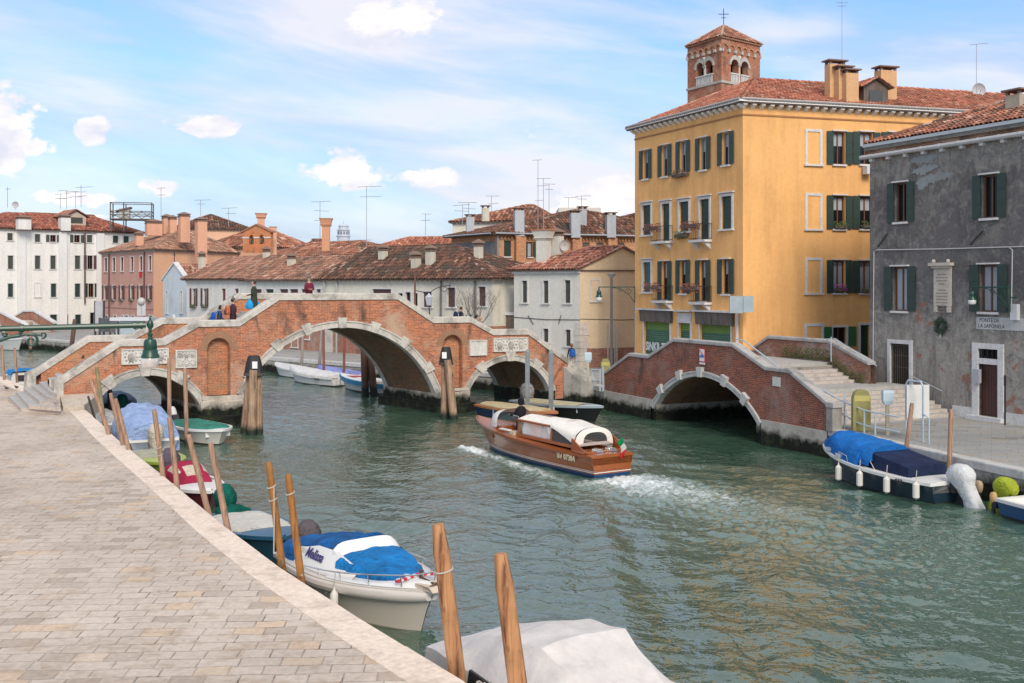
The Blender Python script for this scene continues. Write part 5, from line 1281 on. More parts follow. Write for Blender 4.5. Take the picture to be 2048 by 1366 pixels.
# chapel front
CA, CB = XY(326, 108), XY(374, 103.5)
ch, FC, _, cC, _ = simple_house('chapel', 'small pale blue chapel with gabled front, cross and two narrow arched windows', 'chapel', [tuple(XY(326, 107).xy), tuple(XY(372, 103.5).xy)], 6.9, stucco((.50, .56, .60), (.30, .34, .37), .7, 22.0, .4), rise=0, depth=9,
 wins=[(0, box_(334, 3.2, 582, 626), 'plain', dict(surround=.08, wf=DARK)), (0, box_(363, 3.2, 582, 626), 'plain', dict(surround=.08, wf=DARK))])
zt = P(350, 529, 105).z
mb = MB(FC.T); mb.hexa([(-.12, .0, 6.9), (FC.L + .12, .0, 6.9), (FC.L / 2, .0, zt)], [(-.12, -.35, 6.9), (FC.L + .12, -.35, 6.9), (FC.L / 2, -.35, zt)]); mb.build('gable', stucco((.50, .56, .60), (.30, .34, .37), .7, 22.0, .4), ch)
mb = MB(FC.T); L = FC.L
for a, b in (((-.25, 6.8), (L / 2, zt + .1)), ((L + .25, 6.8), (L / 2, zt + .1))): mb.hexa([(a[0], .12, a[1]), (b[0], .12, b[1]), (b[0], -.4, b[1]), (a[0], -.4, a[1])], [(a[0], .12, a[1] + .16), (b[0], .12, b[1] + .16), (b[0], -.4, b[1] + .16), (a[0], -.4, a[1] + .16)])
mb.build('gable_coping', WSTONE, ch)
mb = MB(); p0, p1, p2, p3 = [FC.T(q) for q in ((-.2, -.3, 6.85), (-.2, -9, 6.85), (L / 2, -9, zt), (L / 2, -.3, zt))]; tiled(mb, [p1, p0, p3, p2], .3, .5, 3); p0, p1 = FC.T((L + .2, -.3, 6.85)), FC.T((L + .2, -9, 6.85)); tiled(mb, [p0, p1, p2, p3], .3, .5, 4); mb.build('roof', [TILE_MID, plain((.12, .1, .08), .9)], ch, weld=False)
mb = MB(FC.T); mb.tube([(L / 2, 0, zt), (L / 2, 0, zt + 1.3)], .04, 5); mb.tube([(L / 2 - .32, 0, zt + .95), (L / 2 + .32, 0, zt + .95)], .04, 5); mb.build('cross', IRON, ch)
mb = MB(FC.T); mb.box(L / 2 - .45, L / 2 + .45, .02, .1, 1.1, 2.6); mb.loft([[(L / 2 - .7, .0, 2.6), (L / 2 + .7, .0, 2.6), (L / 2, .0, 3.5)], [(L / 2 - .7, .2, 2.6), (L / 2 + .7, .2, 2.6), (L / 2, .2, 3.5)]]); mb.build('doorway', WSTONE, ch)
# low row of pale houses
RL = lambda px: tuple((Vector((-15, 86)) + Vector((-.74, .67)) * ((-15 - (px - HX) / FPX * 86) / (.74 + (px - HX) / FPX * .67))))
BASE = brick((.30, .14, .10), (.20, .10, .08), (.34, .27, .23), (.42, .34, .28), (.12, .09, .08), seed=61.0, pa=.7)
PALE1 = stucco((.60, .60, .57), (.38, .36, .33), .5, 33.0, .5); PALE2 = stucco((.66, .63, .54), (.42, .38, .31), .5, 35.0, .5)
wins = [(0, box_(388, 6, 577, 612), 'open', dict(NB, shut=BROWN, curtain=3)), (0, box_(410, 6, 577, 612), 'open', dict(NB, shut=BROWN, curtain=3)), (0, box_(448, 8, 577, 606), 'closed', dict(NB, shut=plain((.14, .04, .05), .6))), (0, box_(474, 8, 577, 606), 'closed', dict(NB, shut=plain((.14, .04, .05), .6)))]
r1, F1_, _, c1_, _ = simple_house('low_house', 'low pale plastered house with maroon shutters between the chapel and the bridge stairs', 'house', [RL(373), RL(489)], 7.0, PALE1, rise=2.0, hl=.01, hr=.01, depth=8.5, wins=wins, seed=60, cw=.3, rl=.5, roofm=tilemat(((.0, (.10, .07, .06)), (.3, (.26, .13, .09)), (.6, (.36, .19, .13)), (.85, (.46, .28, .20)), (1.0, (.52, .40, .32))), .55, 43.0), foot=(BASE, 2.9), corn=.15, gable=True)
for x in (388, 411): s_, z = F1_.pix(x, 616); flowerbox(r1, F1_, s_ - .4, s_ + .4, z, .05, (.04, .08, .03), x)
wins = [(0, (504, 578, 524, 606), 'closed', dict(NB, shut=BROWN)), (0, (532, 578, 548, 606), 'closed', dict(NB, shut=GREEN2))] + [(0, (a, 578, b, 606), 'closed', dict(NB, shut=BROWN)) for a, b in ((560, 577), (580, 597), (603, 618), (633, 649))] + [(0, (584, 666, 596, 694), 'plain', dict(NB, wf=WHITE)), (0, (608, 655, 619, 678), 'plain', dict(NB))]
r2, F2_, _, c2_, _ = simple_house('low_house', 'low pale grey house with small dark shutters behind the top of the large bridge', 'house', [RL(489), RL(641)], 6.9, PALE1, rise=1.9, hl=.01, hr=.01, depth=8, wins=wins, seed=63, cw=.3, rl=.5, roofm=tilemat(((.0, (.10, .07, .06)), (.3, (.24, .12, .085)), (.6, (.34, .18, .125)), (.85, (.46, .27, .20)), (1.0, (.52, .40, .32))), .6, 46.0), foot=(BASE, 3.9), corn=.3, gable=True)
wins = [(0, (745, 578, 783, 606), 'closed', dict(NB, shut=BROWN)), (0, (846, 583, 864, 614), 'closed', dict(NB, shut=BROWN)), (0, (895, 575, 911, 614), 'closed', dict(NB, shut=BROWN)), (0, (957, 573, 972, 612), 'closed', dict(NB, shut=BROWN)),
  (0, (797, 586, 806, 625), 'plain', dict(NB)), (0, (811, 584, 822, 625), 'plain', dict(NB)), (0, (827, 586, 836, 625), 'plain', dict(NB))]
r3, F3_, _, c3_, _ = simple_house('long_house', 'long low cream house with mossy hipped roof and four cream chimneys behind the large bridge', 'house', [RL(641), RL(986)], 6.95, PALE2, rise=2.5, hl=.8, hr=8.2, depth=8.5, wins=wins, seed=66, cw=.28, rl=.48, foot=(BASE, 3.6), corn=.22,
 roofm=tilemat(((.0, (.04, .036, .028)), (.3, (.085, .052, .038)), (.55, (.14, .072, .052)), (.8, (.26, .13, .09)), (1.0, (.46, .34, .27))), .85, 48.0))
cmt = stucco((.58, .55, .45), (.3, .28, .24), .5, 5.0); capt = TILE_MID
for px, py, d, w_, h_ in ((766, 520, 85, .55, .75), (832, 545, 80.5, .55, 1.1), (861, 527, 80, .55, .9), (957, 525, 79, .5, 1.2)): chimney(r3, P(px, py, d), w_, w_, h_, cmt, kind='hood', rot=-.7)
for px, py, d in ((785, 505, 86.5), (802, 503, 86.5)): chimney(r3, P(px, py, d), .2, .2, .35, plain((.5, .15, .06), .9), kind='pot', rot=-.7)
for px, py, d, w_, h_ in ((533, 530, 98, .5, 1.2), (583, 545, 93, .55, 1.2)): chimney(r2, P(px, py, d), w_, w_, h_, cmt, kind='hood', rot=-.7)
chimney(r1, P(404, 545, 101.5), .5, .5, 1.5, cmt, kind='hood', rot=-.7)
# higher roofs behind the row
def bgroof(name, label, x0, d0, x1, d1, ze, rise, hl, hr, depth, wm_, seed, tm=None, cat='house', cw=.4):
 return simple_house(name, label, cat, [tuple(XY(x0, d0).xy), tuple(XY(x1, d1).xy)], ze, wm_, rise=rise, hl=hl, hr=hr, depth=depth, roofm=tm or TILE_OLD, cw=cw, rl=.65, seed=seed, corn=.2)
PEACH = stucco((.70, .42, .28), (.5, .33, .24), .4, 3.0)
bgroof('house', 'peach house with dark long roof rising behind the pink house', 345, 168, 505, 172, 15.2, 2.6, 6, 6, 12, PEACH, 70)
bgroof('house', 'house with wide tiled roof just left of the brick bell gable', 405, 132, 520, 128, 11.0, 2.6, 4, 4, 11, PEACH, 72, TILE_MID)
bgroof('house', 'house with rose tiled roof right of the brick bell gable', 505, 124, 700, 112, 9.5, 1.7, 5, 4, 10, PALE2, 74, TILE_MID)
bgroof('house', 'house with orange-red roof ridge behind the long mossy roof', 685, 118, 925, 116, 9.6, 2.2, 6, 3, 12, PALE2, 76, TILE_NEW)
b5 = bgroof('house', 'house with red roof and white gable far behind the white palace', 70, 175, 210, 182, 16.2, 2.2, .01, .01, 12, stucco((.6, .58, .55), (.4, .4, .38), .4), 78, TILE_MID)
bgroof('house', 'house with dark roof left of the pale round bell tower', 575, 150, 668, 150, 11.3, 1.6, 4, 4, 10, PALE2, 80)
# brick bell gable with two arched openings
def bell_gable():
 F = Fac(XY(486, 118), XY(541, 117)); h = thing('bell_gable', 'orange brick bell gable with two arched openings standing over the roofs', 'bell gable', tuple((F.A + F.B) / 2 + V(0, 0, 8)))
 BO = brick((.52, .20, .08), (.40, .15, .06), (.4, .3, .22), (.5, .33, .2), (.15, .09, .06), seed=81.0)
 zb = P(512, 505, 117.5).z; z1 = P(512, 459, 117.5).z; zt = P(512, 450, 117.5).z; L = F.L
 mb = MB(); T = lambda q: F.T((q[0], -q[1], q[2]))
 w_ = L * .17
 hs = [(L * .22, L * .22 + w_, zb + .9, z1 - .6), (L * .60, L * .60 + w_, zb + .9, z1 - .6)]
 for b, fl in ((0, False), (.6, True)): facewall(mb, T, b, (0, [(0, z1 - .25), (L / 2, zt), (L, z1 - .25)]), [], 0, L, zb, hs, step=.3, flip=fl)
 mb.T = F.T
 mb.box(-.01, .0, -.6, 0, zb, z1 - .25); mb.box(L, L + .01, -.6, 0, zb, z1 - .25); mb.build('gable_wall', BO, h)
 for hh in hs:
  mb = MB(); hw = (hh[1] - hh[0]) / 2; c = (hh[0] + hh[1]) / 2; out = [(hh[0], hh[2])] + [(c - hw * math.cos(math.pi * i / 10), hh[3] - hw + hw * math.sin(math.pi * i / 10)) for i in range(11)] + [(hh[1], hh[2])]
  mb.T = T; [mb.face([(a, 0, za), (b, 0, zb_), (b, .6, zb_), (a, .6, za)]) for (a, za), (b, zb_) in zip(out, out[1:] + out[:1])]; o = mb.build('arch_opening', BO, h)
  zz = hh[3] - .55; mb2 = MB(); ctr = F.T((c, -.3, zz - .3)); mb2.lathe([(.04, .5), (.14, .46), (.18, .2), (.27, .0)], ctr, 10); mb2.build('bell', plain((.05, .06, .05), .5, .5), o)
 mb = MB(F.T)
 for a, za, b, zb_ in ((-.25, z1 - .35, L / 2, zt), (L + .25, z1 - .35, L / 2, zt)): mb.hexa([(a, .15, za), (b, .15, zb_), (b, -.75, zb_), (a, -.75, za)], [(a, .15, za + .14), (b, .15, zb_ + .14), (b, -.75, zb_ + .14), (a, -.75, za + .14)])
 mb.build('gable_coping', plain((.36, .16, .10), .9, var=.4, sc=8), h)
 mb = MB(F.T); zz = hs[0][3] - w_ / 2; [mb.box(a, b, .0, .05, zz - .07, zz + .07) for a, b in ((-.03, hs[0][0]), (hs[0][1], hs[1][0]), (hs[1][1], L + .03))]
 mb.build('string_course', WSTONE, h)
bell_gable()
def free_chimney(label, px, py, d, w_, h_, kind, mat, rot=0.2):
 p = P(px, py, d); o = thing('chimney_stack', label, 'chimney', tuple(p)); c = chimney(o, p, w_, w_, h_, mat, kind=kind, rot=rot, name='shaft', capm=plain((.45, .22, .13), .9, var=.3)); return o
free_chimney('flared peach chimney pot standing just above the brick bell gable', 522, 452, 121, 1.25, 1.35, 'bell', pm, .2)
free_chimney('plain peach chimney shaft at right side of the bell gable', 546, 505, 119.5, .8, 2.8, 'pot', stucco((.66, .40, .28), (.4, .28, .2), .4), .2)
free_chimney('tall flared peach and brown chimney alone against the sky', 652, 478, 108, 1.25, 2.0, 'bell', stucco((.60, .30, .18), (.4, .2, .12), .4), .1)
# brick building behind the cream house
BRK = brick((.46, .24, .12), (.36, .18, .09), (.40, .31, .24), (.50, .36, .24), (.14, .10, .08), seed=91.0, pa=.5, da=.6)
KA, KB, KC = XY(903, 91), XY(993, 85), XY(1420, 92.5)
wins = [(1, box_(1015, 14, 481, 513), 'closed', dict(NB, shut=GREEN2, surround=0)), (1, box_(1060, 10, 484, 514), 'open', dict(NB, shut=GREEN2, curtain=1, surround=0)), (1, box_(1016, 15, 551, 585), 'closed', dict(NB, shut=GREEN2, surround=0))] + [(1, box_(x, 14, 485, 505), 'closed', dict(NB, shut=plain((.10, .09, .08), .8), surround=0)) for x in (1172, 1200, 1241)]
kb, FK1, FK2, cK, _ = simple_house('brick_house', 'orange brick house with arched green windows and four pale grey chimneys', 'house', [tuple(KA.xy), tuple(KB.xy), tuple(KC.xy)], 10.55, BRK, rise=2.3, hl=3.5, hr=4, wins=wins, cw=.28, rl=.5, seed=90, ov=.5)
mb = MB(FK1.T); mb.box(0, FK1.L - .02, .0, .02, 1, 9.9); mb.build('side_wall', stucco((.20, .205, .205), (.12, .12, .12), .7, 24.0, .5), kb)
for F in (FK1, FK2): mb = MB(F.T); mb.tube([(-.3, .55, 10.5), (F.L, .55, 10.5)], .07, 6); mb.build('gutter', plain((.35, .38, .41), .5), kb)
mb = MB(FK2.T); mb.tube([(.05, .15, 1.5), (.05, .15, 10.4)], .08, 6); mb.build('downpipe', plain((.22, .25, .28), .5), kb)
mb = MB(FK2.T)
for k in range(90): x = k * .3; mb.box(x, x + .15, .0, .14, 10.05, 10.25)
mb.box(0, FK2.L, .0, .10, 10.26, 10.4); mb.build('dentil_course', BRK, kb)
gm = stucco((.42, .45, .48), (.25, .26, .27), .5, 4.0)
for px, py, d, w_, h_, mt_ in ((1038, 459, 85.6, .75, 1.5, gm), (1150, 462, 87.3, .75, 1.45, gm), (1165, 440, 89.2, .6, .9, gm), (1221, 462, 88.5, .75, 1.3, gm), (940, 452, 90.5, .65, .75, gm), (971, 430, 93.5, .6, .6, cmt)): chimney(kb, P(px, py, d), w_, w_, h_, mt_, rot=.15)
for px in (1038, 1150, 1221): s_, _ = FK2.pix(px, 480); mb = MB(FK2.T); mb.box(s_ - .42, s_ + .42, .0, .45, 5.5, 10.3); mb.build('chimney_breast', BRK, kb)
s_, z = FK2.pix(1018, 593); mb = MB(FK2.T); mb.box(s_ - .55, s_ + .35, .1, .45, z - .4, z + .1); mb.box(s_ - .1, s_ + .3, .45, .47, z - .3, z + .0); mb.build('air_conditioner', plain((.55, .56, .56), .5), kb)
simple_house('house', 'white flat-topped attic block behind the orange brick house', 'house', [tuple(XY(1117, 104).xy), tuple(XY(1202, 104).xy)], 13.9, stucco((.60, .58, .53), (.4, .38, .35), .4), rise=0, depth=6)
bgroof('house', 'house with red roof behind the left end of the brick house', 905, 112, 1110, 110, 13.0, 1.9, 7, 3, 9, PALE2, 95, TILE_MID)
bgroof('house', 'house with tiled roof behind the right end of the brick house', 1150, 112, 1420, 112, 12.2, 1.9, 7, 3, 9, BRK, 97)
# cream house
cr1 = stucco((.62, .61, .55), (.44, .42, .37), .35, 44.0, .5); cr2 = stucco((.68, .54, .37), (.52, .42, .30), .35, 47.0, .5)  # shaded and sunlit tones of one cream plaster, painted into the faces
CR = [(.14, 73.0), (4.36, 69.0), (9.98, 71.4)]
wins = [(0, box_(1049.5, 11, 561, 605), 'closed', dict(surround=.08, shut=GREYSH)), (0, box_(1092, 11, 561, 606), 'closed', dict(surround=.08, shut=GREYSH)), (0, box_(1135.5, 12, 560, 606), 'closed', dict(surround=.08, shut=GREYSH)),
  (0, box_(1092, 11, 657, 684), 'closed', dict(surround=.08, shut=GREYSH)), (0, box_(1136.5, 11, 659, 692), 'closed', dict(surround=.08, shut=GREYSH)), (1, box_(1191, 18, 560, 602), 'blank', dict(surround=.07))]
ce, FE1, FE2, cE, _ = simple_house('cream_house', 'small cream house with gable, three dark green shutters and brick base beside the yellow house', 'house', CR, 7.5, cr1, rise=1.4, hl=3.0, hr=0, wins=wins, cw=.23, rl=.42, seed=100, ov=.3,
 roofm=tilemat(((.0, (.08, .05, .045)), (.3, (.24, .10, .07)), (.55, (.42, .17, .12)), (.8, (.52, .25, .18)), (1.0, (.60, .46, .36))), .4, 51.0))
mb = MB(FE2.T); mb.box(.0, FE2.L, .0, .02, 2.35, 7.5); mb.face([(0, .02, 7.5), (FE2.L, .02, 7.5), (FE2.L / 2, .02, 8.85)]); mb.build('side_wall', cr2, ce)
mb = MB(FE2.T); mb.box(.0, FE2.L, .0, .04, 1, 2.35); mb.build('wall_base', BASE, ce)
mb = MB(FE2.T); L = FE2.L
for a, b in (((-.35, 7.35), (L / 2, 8.85)), ((L + .35, 7.35), (L / 2, 8.85))): mb.hexa([(a[0], .18, a[1]), (b[0], .18, b[1]), (b[0], .0, b[1]), (a[0], .0, a[1])], [(a[0], .18, a[1] + .16), (b[0], .18, b[1] + .16), (b[0], .0, b[1] + .16), (a[0], .0, a[1] + .16)])
mb.build('barge_board', plain((.14, .085, .08), .7), ce)
mb = MB(FE1.T); mb.box(-.05, FE1.L + .05, .0, .16, 7.2, 7.45); mb.build('cornice', WSTONE, ce)
mb = MB();
for k in range(7): z_ = 1.1 + k * .42; w_ = .62 if k % 2 else .46; mb.T = FE2.T; mb.box(-.03, w_, .0, .07, z_, z_ + .40); mb.T = FE1.T; mb.box(FE1.L - w_ * .7, FE1.L + .03, .0, .06, z_, z_ + .40)
mb.build('quoin', stone((.58, .53, .47), (.3, .26, .22), .5), ce)
for F in (FE1, FE2): s0 = 0; mb = MB(F.T); zc_ = 4.25; mb.tube([(0, .03, zc_), (F.L * .5, .03, zc_ - .1), (F.L, .03, zc_ - .05)], .022, 4); mb.build('cable', IRON, ce)
for x0, y0, x1, y1 in ((1057, 631, 1068, 649), (1123, 630, 1118, 648)): a, b_ = FE1.pix(x0, y0), FE1.pix(x1, y1); mb = MB(FE1.T); mb.tube([(a[0], .05, a[1]), (b_[0], .05, b_[1])], .022, 5); mb.build('tie_rod', IRON, ce)
TILE_FL = plain((.42, .17, .10), .9, var=.4, sc=9)
p = P(1087, 512, 72.5); chimney(ce, p, 1.25, 1.0, 1.7, cr1, rot=-.6, kind='bell', capm=TILE_FL); p = P(1113, 506, 73.3); chimney(ce, p, .75, .7, 1.2, cr1, rot=-.6, kind='hood')
mb = MB(); q = P(1129, 491, 73.0); T = lambda a: q + Vector(a); mb.loft([[q + Vector((r * math.cos(a), -.12 + dpt, r * 1.1 * math.sin(a))) for a in [2 * math.pi * k / 14 for k in range(14)]] for r, dpt in ((.05, .12), (.25, .06), (.34, -.02))], caps=False)
mb.build('satellite_dish', plain((.45, .44, .42), .6), ce)
# ------------------------------------------------------------ bell tower behind the yellow house
STT = stone((.46, .44, .40), (.2, .19, .17), .5)
def bell_tower():
 A, B, C_ = XY(1375, 106), XY(1443, 101.5), XY(1520, 105.2)
 F1, F2 = Fac(A, B), Fac(B, C_); c = [A, B, C_, A + (C_ - B)]; ctr = (A + C_) / 2
 h = thing('bell_tower', 'square red brick bell tower with paired pointed arches and low tiled pyramid roof', 'bell tower', (ctr.x, ctr.y, 1))
 BT = brick((.36, .13, .07), (.24, .095, .06), (.33, .25, .2), (.50, .36, .25), (.08, .06, .055), seed=111.0, pa=.8, bs=1.6)
 ze = P(1443, 73, 101.5).z; zb = P(1443, 168, 101.5).z; zs = P(1443, 160, 101.5).z
 zsill = P(1443, 163, 101.5).z;
 for F, xs in ((F1, ((1391, 1409), (1408, 1427))), (F2, ((1460, 1478), (1480, 1498)))):
  hs = []
  for x0, x1 in xs:
   s0, _ = F.pix(x0 + 1.5, 130); s1, _ = F.pix(x1 - 1.5, 130); hs.append((s0, s1, zsill + .15, P(1443, 114, 101.5).z))
  Tn = lambda q, F=F: F.T((q[0], -q[1], q[2])); mb = MB(); facewall(mb, Tn, 0, (0, [(0, ze), (F.L, ze)]), [], 0, F.L, 12, hs, step=.6)
  mb.build('wall', BT, h)
  for hh in hs:
   mb = MB(); hw = (hh[1] - hh[0]) / 2; c0 = (hh[0] + hh[1]) / 2; spr = hh[3] - hw
   out = [(hh[0], hh[2])] + [(c0 - hw * math.cos(math.pi * i / 12), spr + hw * math.sin(math.pi * i / 12)) for i in range(13)] + [(hh[1], hh[2])]
   mb.T = Tn; [mb.face([(a, 0, za), (b, 0, zb_), (b, .7, zb_), (a, .7, za)]) for (a, za), (b, zb_) in zip(out, out[1:] + out[:1])]; o = mb.build('arch_opening', BT, h)
   # pointed surround
   mb = MB(Tn); n = 10; inn, ou = [], []
   for i in range(n + 1):
    f = i / n; a = math.pi * f; x = c0 - (hw + .02) * math.cos(a); zz = spr + (hw + .02) * math.sin(a); inn.append((x, zz)); pk_ = .24 * (1 - abs(2 * f - 1)) ** 1.6; ou.append((c0 - (hw + .25) * math.cos(a), spr + (hw + .2) * math.sin(a) + pk_))
   for (a0, a1), (b0, b1) in zip(zip(inn, inn[1:]), zip(ou, ou[1:])): mb.hexa([(a0[0], -.08, a0[1]), (a1[0], -.08, a1[1]), (b1[0], -.08, b1[1]), (b0[0], -.08, b0[1])], [(a0[0], .1, a0[1]), (a1[0], .1, a1[1]), (b1[0], .1, b1[1]), (b0[0], .1, b0[1])])
   mb.build('arch_surround', STT, o)
   mb = MB(Tn); mb.box(hh[0] - .05, hh[1] + .05, -.1, .12, hh[2] + .75, hh[2] + .86)
   for k in range(5): x = hh[0] + (hh[1] - hh[0]) * (k + .5) / 5; mb.box(x - .06, x + .06, -.05, .07, hh[2], hh[2] + .75)
   mb.build('balustrade', WSTONE, o)
  xm = (hs[0][1] + hs[1][0]) / 2
  q = F.T((xm, -.1, hs[0][2])); mb = MB(); mb.lathe([(.13, 0), (.12, 2.1), (.26, 2.45), (.26, 2.6)], q, 8); mb.build('column', WSTONE, h)
  mb = MB(F.T); mb.box(-.08, F.L + .08, -.02, .12, zsill - .1, zsill + .12); zz = zsill + 3.4
  mb.build('string_course', stone((.45, .42, .38), (.2, .18, .16), .5), h)
  mb = MB(F.T); n = 6; w_ = F.L / n
  for k in range(n):
   x = w_ * (k + .5)
   for i in range(8):
    a0, a1 = math.pi * i / 8, math.pi * (i + 1) / 8; r0, r1 = w_ * .36, w_ * .5; zz = ze - 1.0
    q = [(x - r0 * math.cos(a0), zz + r0 * math.sin(a0)), (x - r0 * math.cos(a1), zz + r0 * math.sin(a1)), (x - r1 * math.cos(a1), zz + r1 * math.sin(a1)), (x - r1 * math.cos(a0), zz + r1 * math.sin(a0))]
    mb.hexa([(p[0], .12, p[1]) for p in q], [(p[0], .0, p[1]) for p in q])
  mb.build('blind_arcade', brick((.42, .22, .13), (.34, .17, .1), (.4, .3, .22), (.5, .38, .27), (.1, .08, .07), seed=7.0, bs=1.6), h)
  for k in range(n + 1): mb = MB(F.T); x = w_ * k; mb.box(max(0, x - .14), min(F.L, x + .14), .0, .2, ze - 1.35, ze - 1.05); mb.build('corbel', STT, h)
 mb = MB()
 for a, b in ((c[2], c[3]), (c[3], c[0])): mb.face([(a[0], a[1], 12), (b[0], b[1], 12), (b[0], b[1], ze), (a[0], a[1], ze)])
 mb.face([(p.x, p.y, zsill) for p in c]); mb.build('wall', BT, h)
 mb = MB(); q = Vector((ctr.x, ctr.y, zsill + 1.6)); mb.lathe([(.08, 1.2), (.35, 1.1), (.45, .5), (.72, .0)], q, 12); mb.build('bell', plain((.04, .08, .07), .5, .4), h)
 # pyramid roof
 g = 1.06; apex = Vector((ctr.x, ctr.y, P(1447, 55, 105).z + .3)); cc = [Vector((ctr.x + (p.x - ctr.x) * g, ctr.y + (p.y - ctr.y) * g, ze)) for p in c]
 mb = MB()
 for i in range(4): tiled(mb, [cc[i], cc[(i + 1) % 4], apex], .3, .5, i)
 mb.face([Vector((p.x, p.y, ze - .12)) for p in cc], 1)
 for i in range(4): a, b = cc[i], cc[(i + 1) % 4]; mb.face([a + V(0, 0, -.12), b + V(0, 0, -.12), b, a], 1)
 r = mb.build('roof', [TILE_MID, plain((.3, .16, .1), .9)], h, weld=False)
 mb = MB()
 for p in cc: mb.tube([p + V(0, 0, .1), apex + V(0, 0, .05)], .13, 6)
 mb.build('ridge_tiles', plain((.42, .28, .2), .9, var=.4, sc=6), r)
 mb = MB(); mb.tube([apex, apex + V(0, 0, 1.7)], .04, 5); mb.tube([apex + V(-.5, 0, 1.15), apex + V(.5, 0, 1.15)], .035, 5); mb.tube([apex + V(-.25, 0, .8), apex + V(.25, 0, .8)], .03, 5); mb.build('cross', IRON, h)
bell_tower()
def far_tower():
 c = P(687, 500, 300); h = thing('round_bell_tower', 'distant pale stone round bell tower with domed top on the skyline', 'bell tower', (c.x, c.y, 1))
 m_ = stone((.50, .54, .60), (.36, .40, .46), .4); z = lambda y: P(687, y, 300).z; T = Vector((c.x, c.y, 0))  # white stone tinted blue, painting in the haze of distance
 for nm, prof in (('shaft', [(1.75, 1), (1.75, z(475)), (2.0, z(473)), (2.0, z(471)), (1.6, z(470)), (1.6, z(462)), (1.85, z(461)), (1.85, z(459.5))]), ('lantern', [(1.35, z(459.5)), (1.35, z(453)), (1.55, z(452.5)), (1.3, z(450)), (.6, z(448)), (.12, z(447)), (.06, z(441))])):
  mb = MB(); mb.lathe(prof, T, 16); mb.build(nm, m_, h)
 for k in range(12): a = 2 * math.pi * (k + .5) / 12; mb = MB(); q = T + V(1.62 * math.cos(a), 1.62 * math.sin(a), 0); r_ = Matrix.Rotation(a, 3, 'Z'); mb.T = lambda p, q=q, r_=r_: q + r_ @ Vector(p); mb.box(-.02, .05, -.2, .2, z(469), z(463.5)); mb.build('opening', plain((.15, .17, .2), .9), h)
far_tower()
# wall with coping behind the right end of the bridge
F = Fac(XY(838, 80), XY(1032, 74)); mb = MB(F.T); mb.box(0, F.L, -.3, 0, 1.0, 4.35); o = mb.build('garden_wall', brick((.16, .13, .11), (.11, .095, .085), (.22, .2, .18), (.26, .24, .21), (.07, .065, .06), seed=131.0, pa=.7), loc=tuple(F.A)); tag(o, 'low dark stone garden wall with pale coping behind the right bridge landing', 'wall')
mb = MB(F.T); mb.hexa([(-.05, -.42, 4.35), (F.L, -.42, 4.35), (F.L, .12, 4.35), (-.05, .12, 4.35)], [(-.05, -.3, 4.55), (F.L, -.3, 4.55), (F.L, .0, 4.55), (-.05, .0, 4.55)]); mb.build('coping', WSTONE, o)
# far footbridge at the left
def far_bridge():
 Fb = Fac(XY(-60, 118), XY(52, 112)); h = thing('far_footbridge', 'small distant brick footbridge with pale coping at the left edge of the canal', 'bridge', tuple((Fb.A + Fb.B) / 2))
 bb = brick((.34, .17, .12), (.25, .12, .09), (.3, .24, .2), (.42, .34, .28), (.1, .08, .07), seed=141.0, pa=.6)
 pf = px2(Fb, [(-60, 640), (-40, 622), (0, 621), (38, 641), (42, 641), (58, 656)]); Tn = lambda q: Fb.T((q[0], -q[1], q[2]))
 arc = Arc(*px2(Fb, [(-48, 668), (-20, 645), (8, 668)]), .3)
 mb = MB(); facewall(mb, Tn, 0, (.2, pf), [arc], 0, pf[-1][0], .2, step=.5); mb.build('spandrel_wall', bb, h); mb = MB(); archring(mb, Tn, arc, -.05, .4); mb.build('arch_ring', WSTONE, h)
 mb = MB(); coping(mb, Tn, pf, -.1, .4, .25); mb.build('coping', WSTONE, h)
 p2 = px2(Fb, [(-30, 640), (25, 633), (48, 619), (68, 619), (108, 643)], -6.5); mb = MB(); facewall(mb, Tn, 6.5, (.2, p2), [], p2[0][0], p2[-1][0], .9, step=1); mb.build('parapet', bb, h); mb = MB(); coping(mb, Tn, p2, 6.4, 6.9, .25); mb.build('coping', WSTONE, h)
 mb = MB(Tn); z0 = p2[2][1] - 1.2; a, b = p2[1][0], p2[4][0]; mb.box(0, p2[3][0], .4, 6.4, .9, z0)
 n = 9
 for k in range(n): x0 = p2[3][0] + (b - p2[3][0]) * k / n; x1 = p2[3][0] + (b - p2[3][0]) * (k + 1) / n; mb.box(x0, x1, .4, 6.4, .9, z0 - (z0 - 1.1) * (k + 1) / n)
 mb.build('steps', stone((.50, .46, .42), (.3, .28, .25), .4), h)
far_bridge()
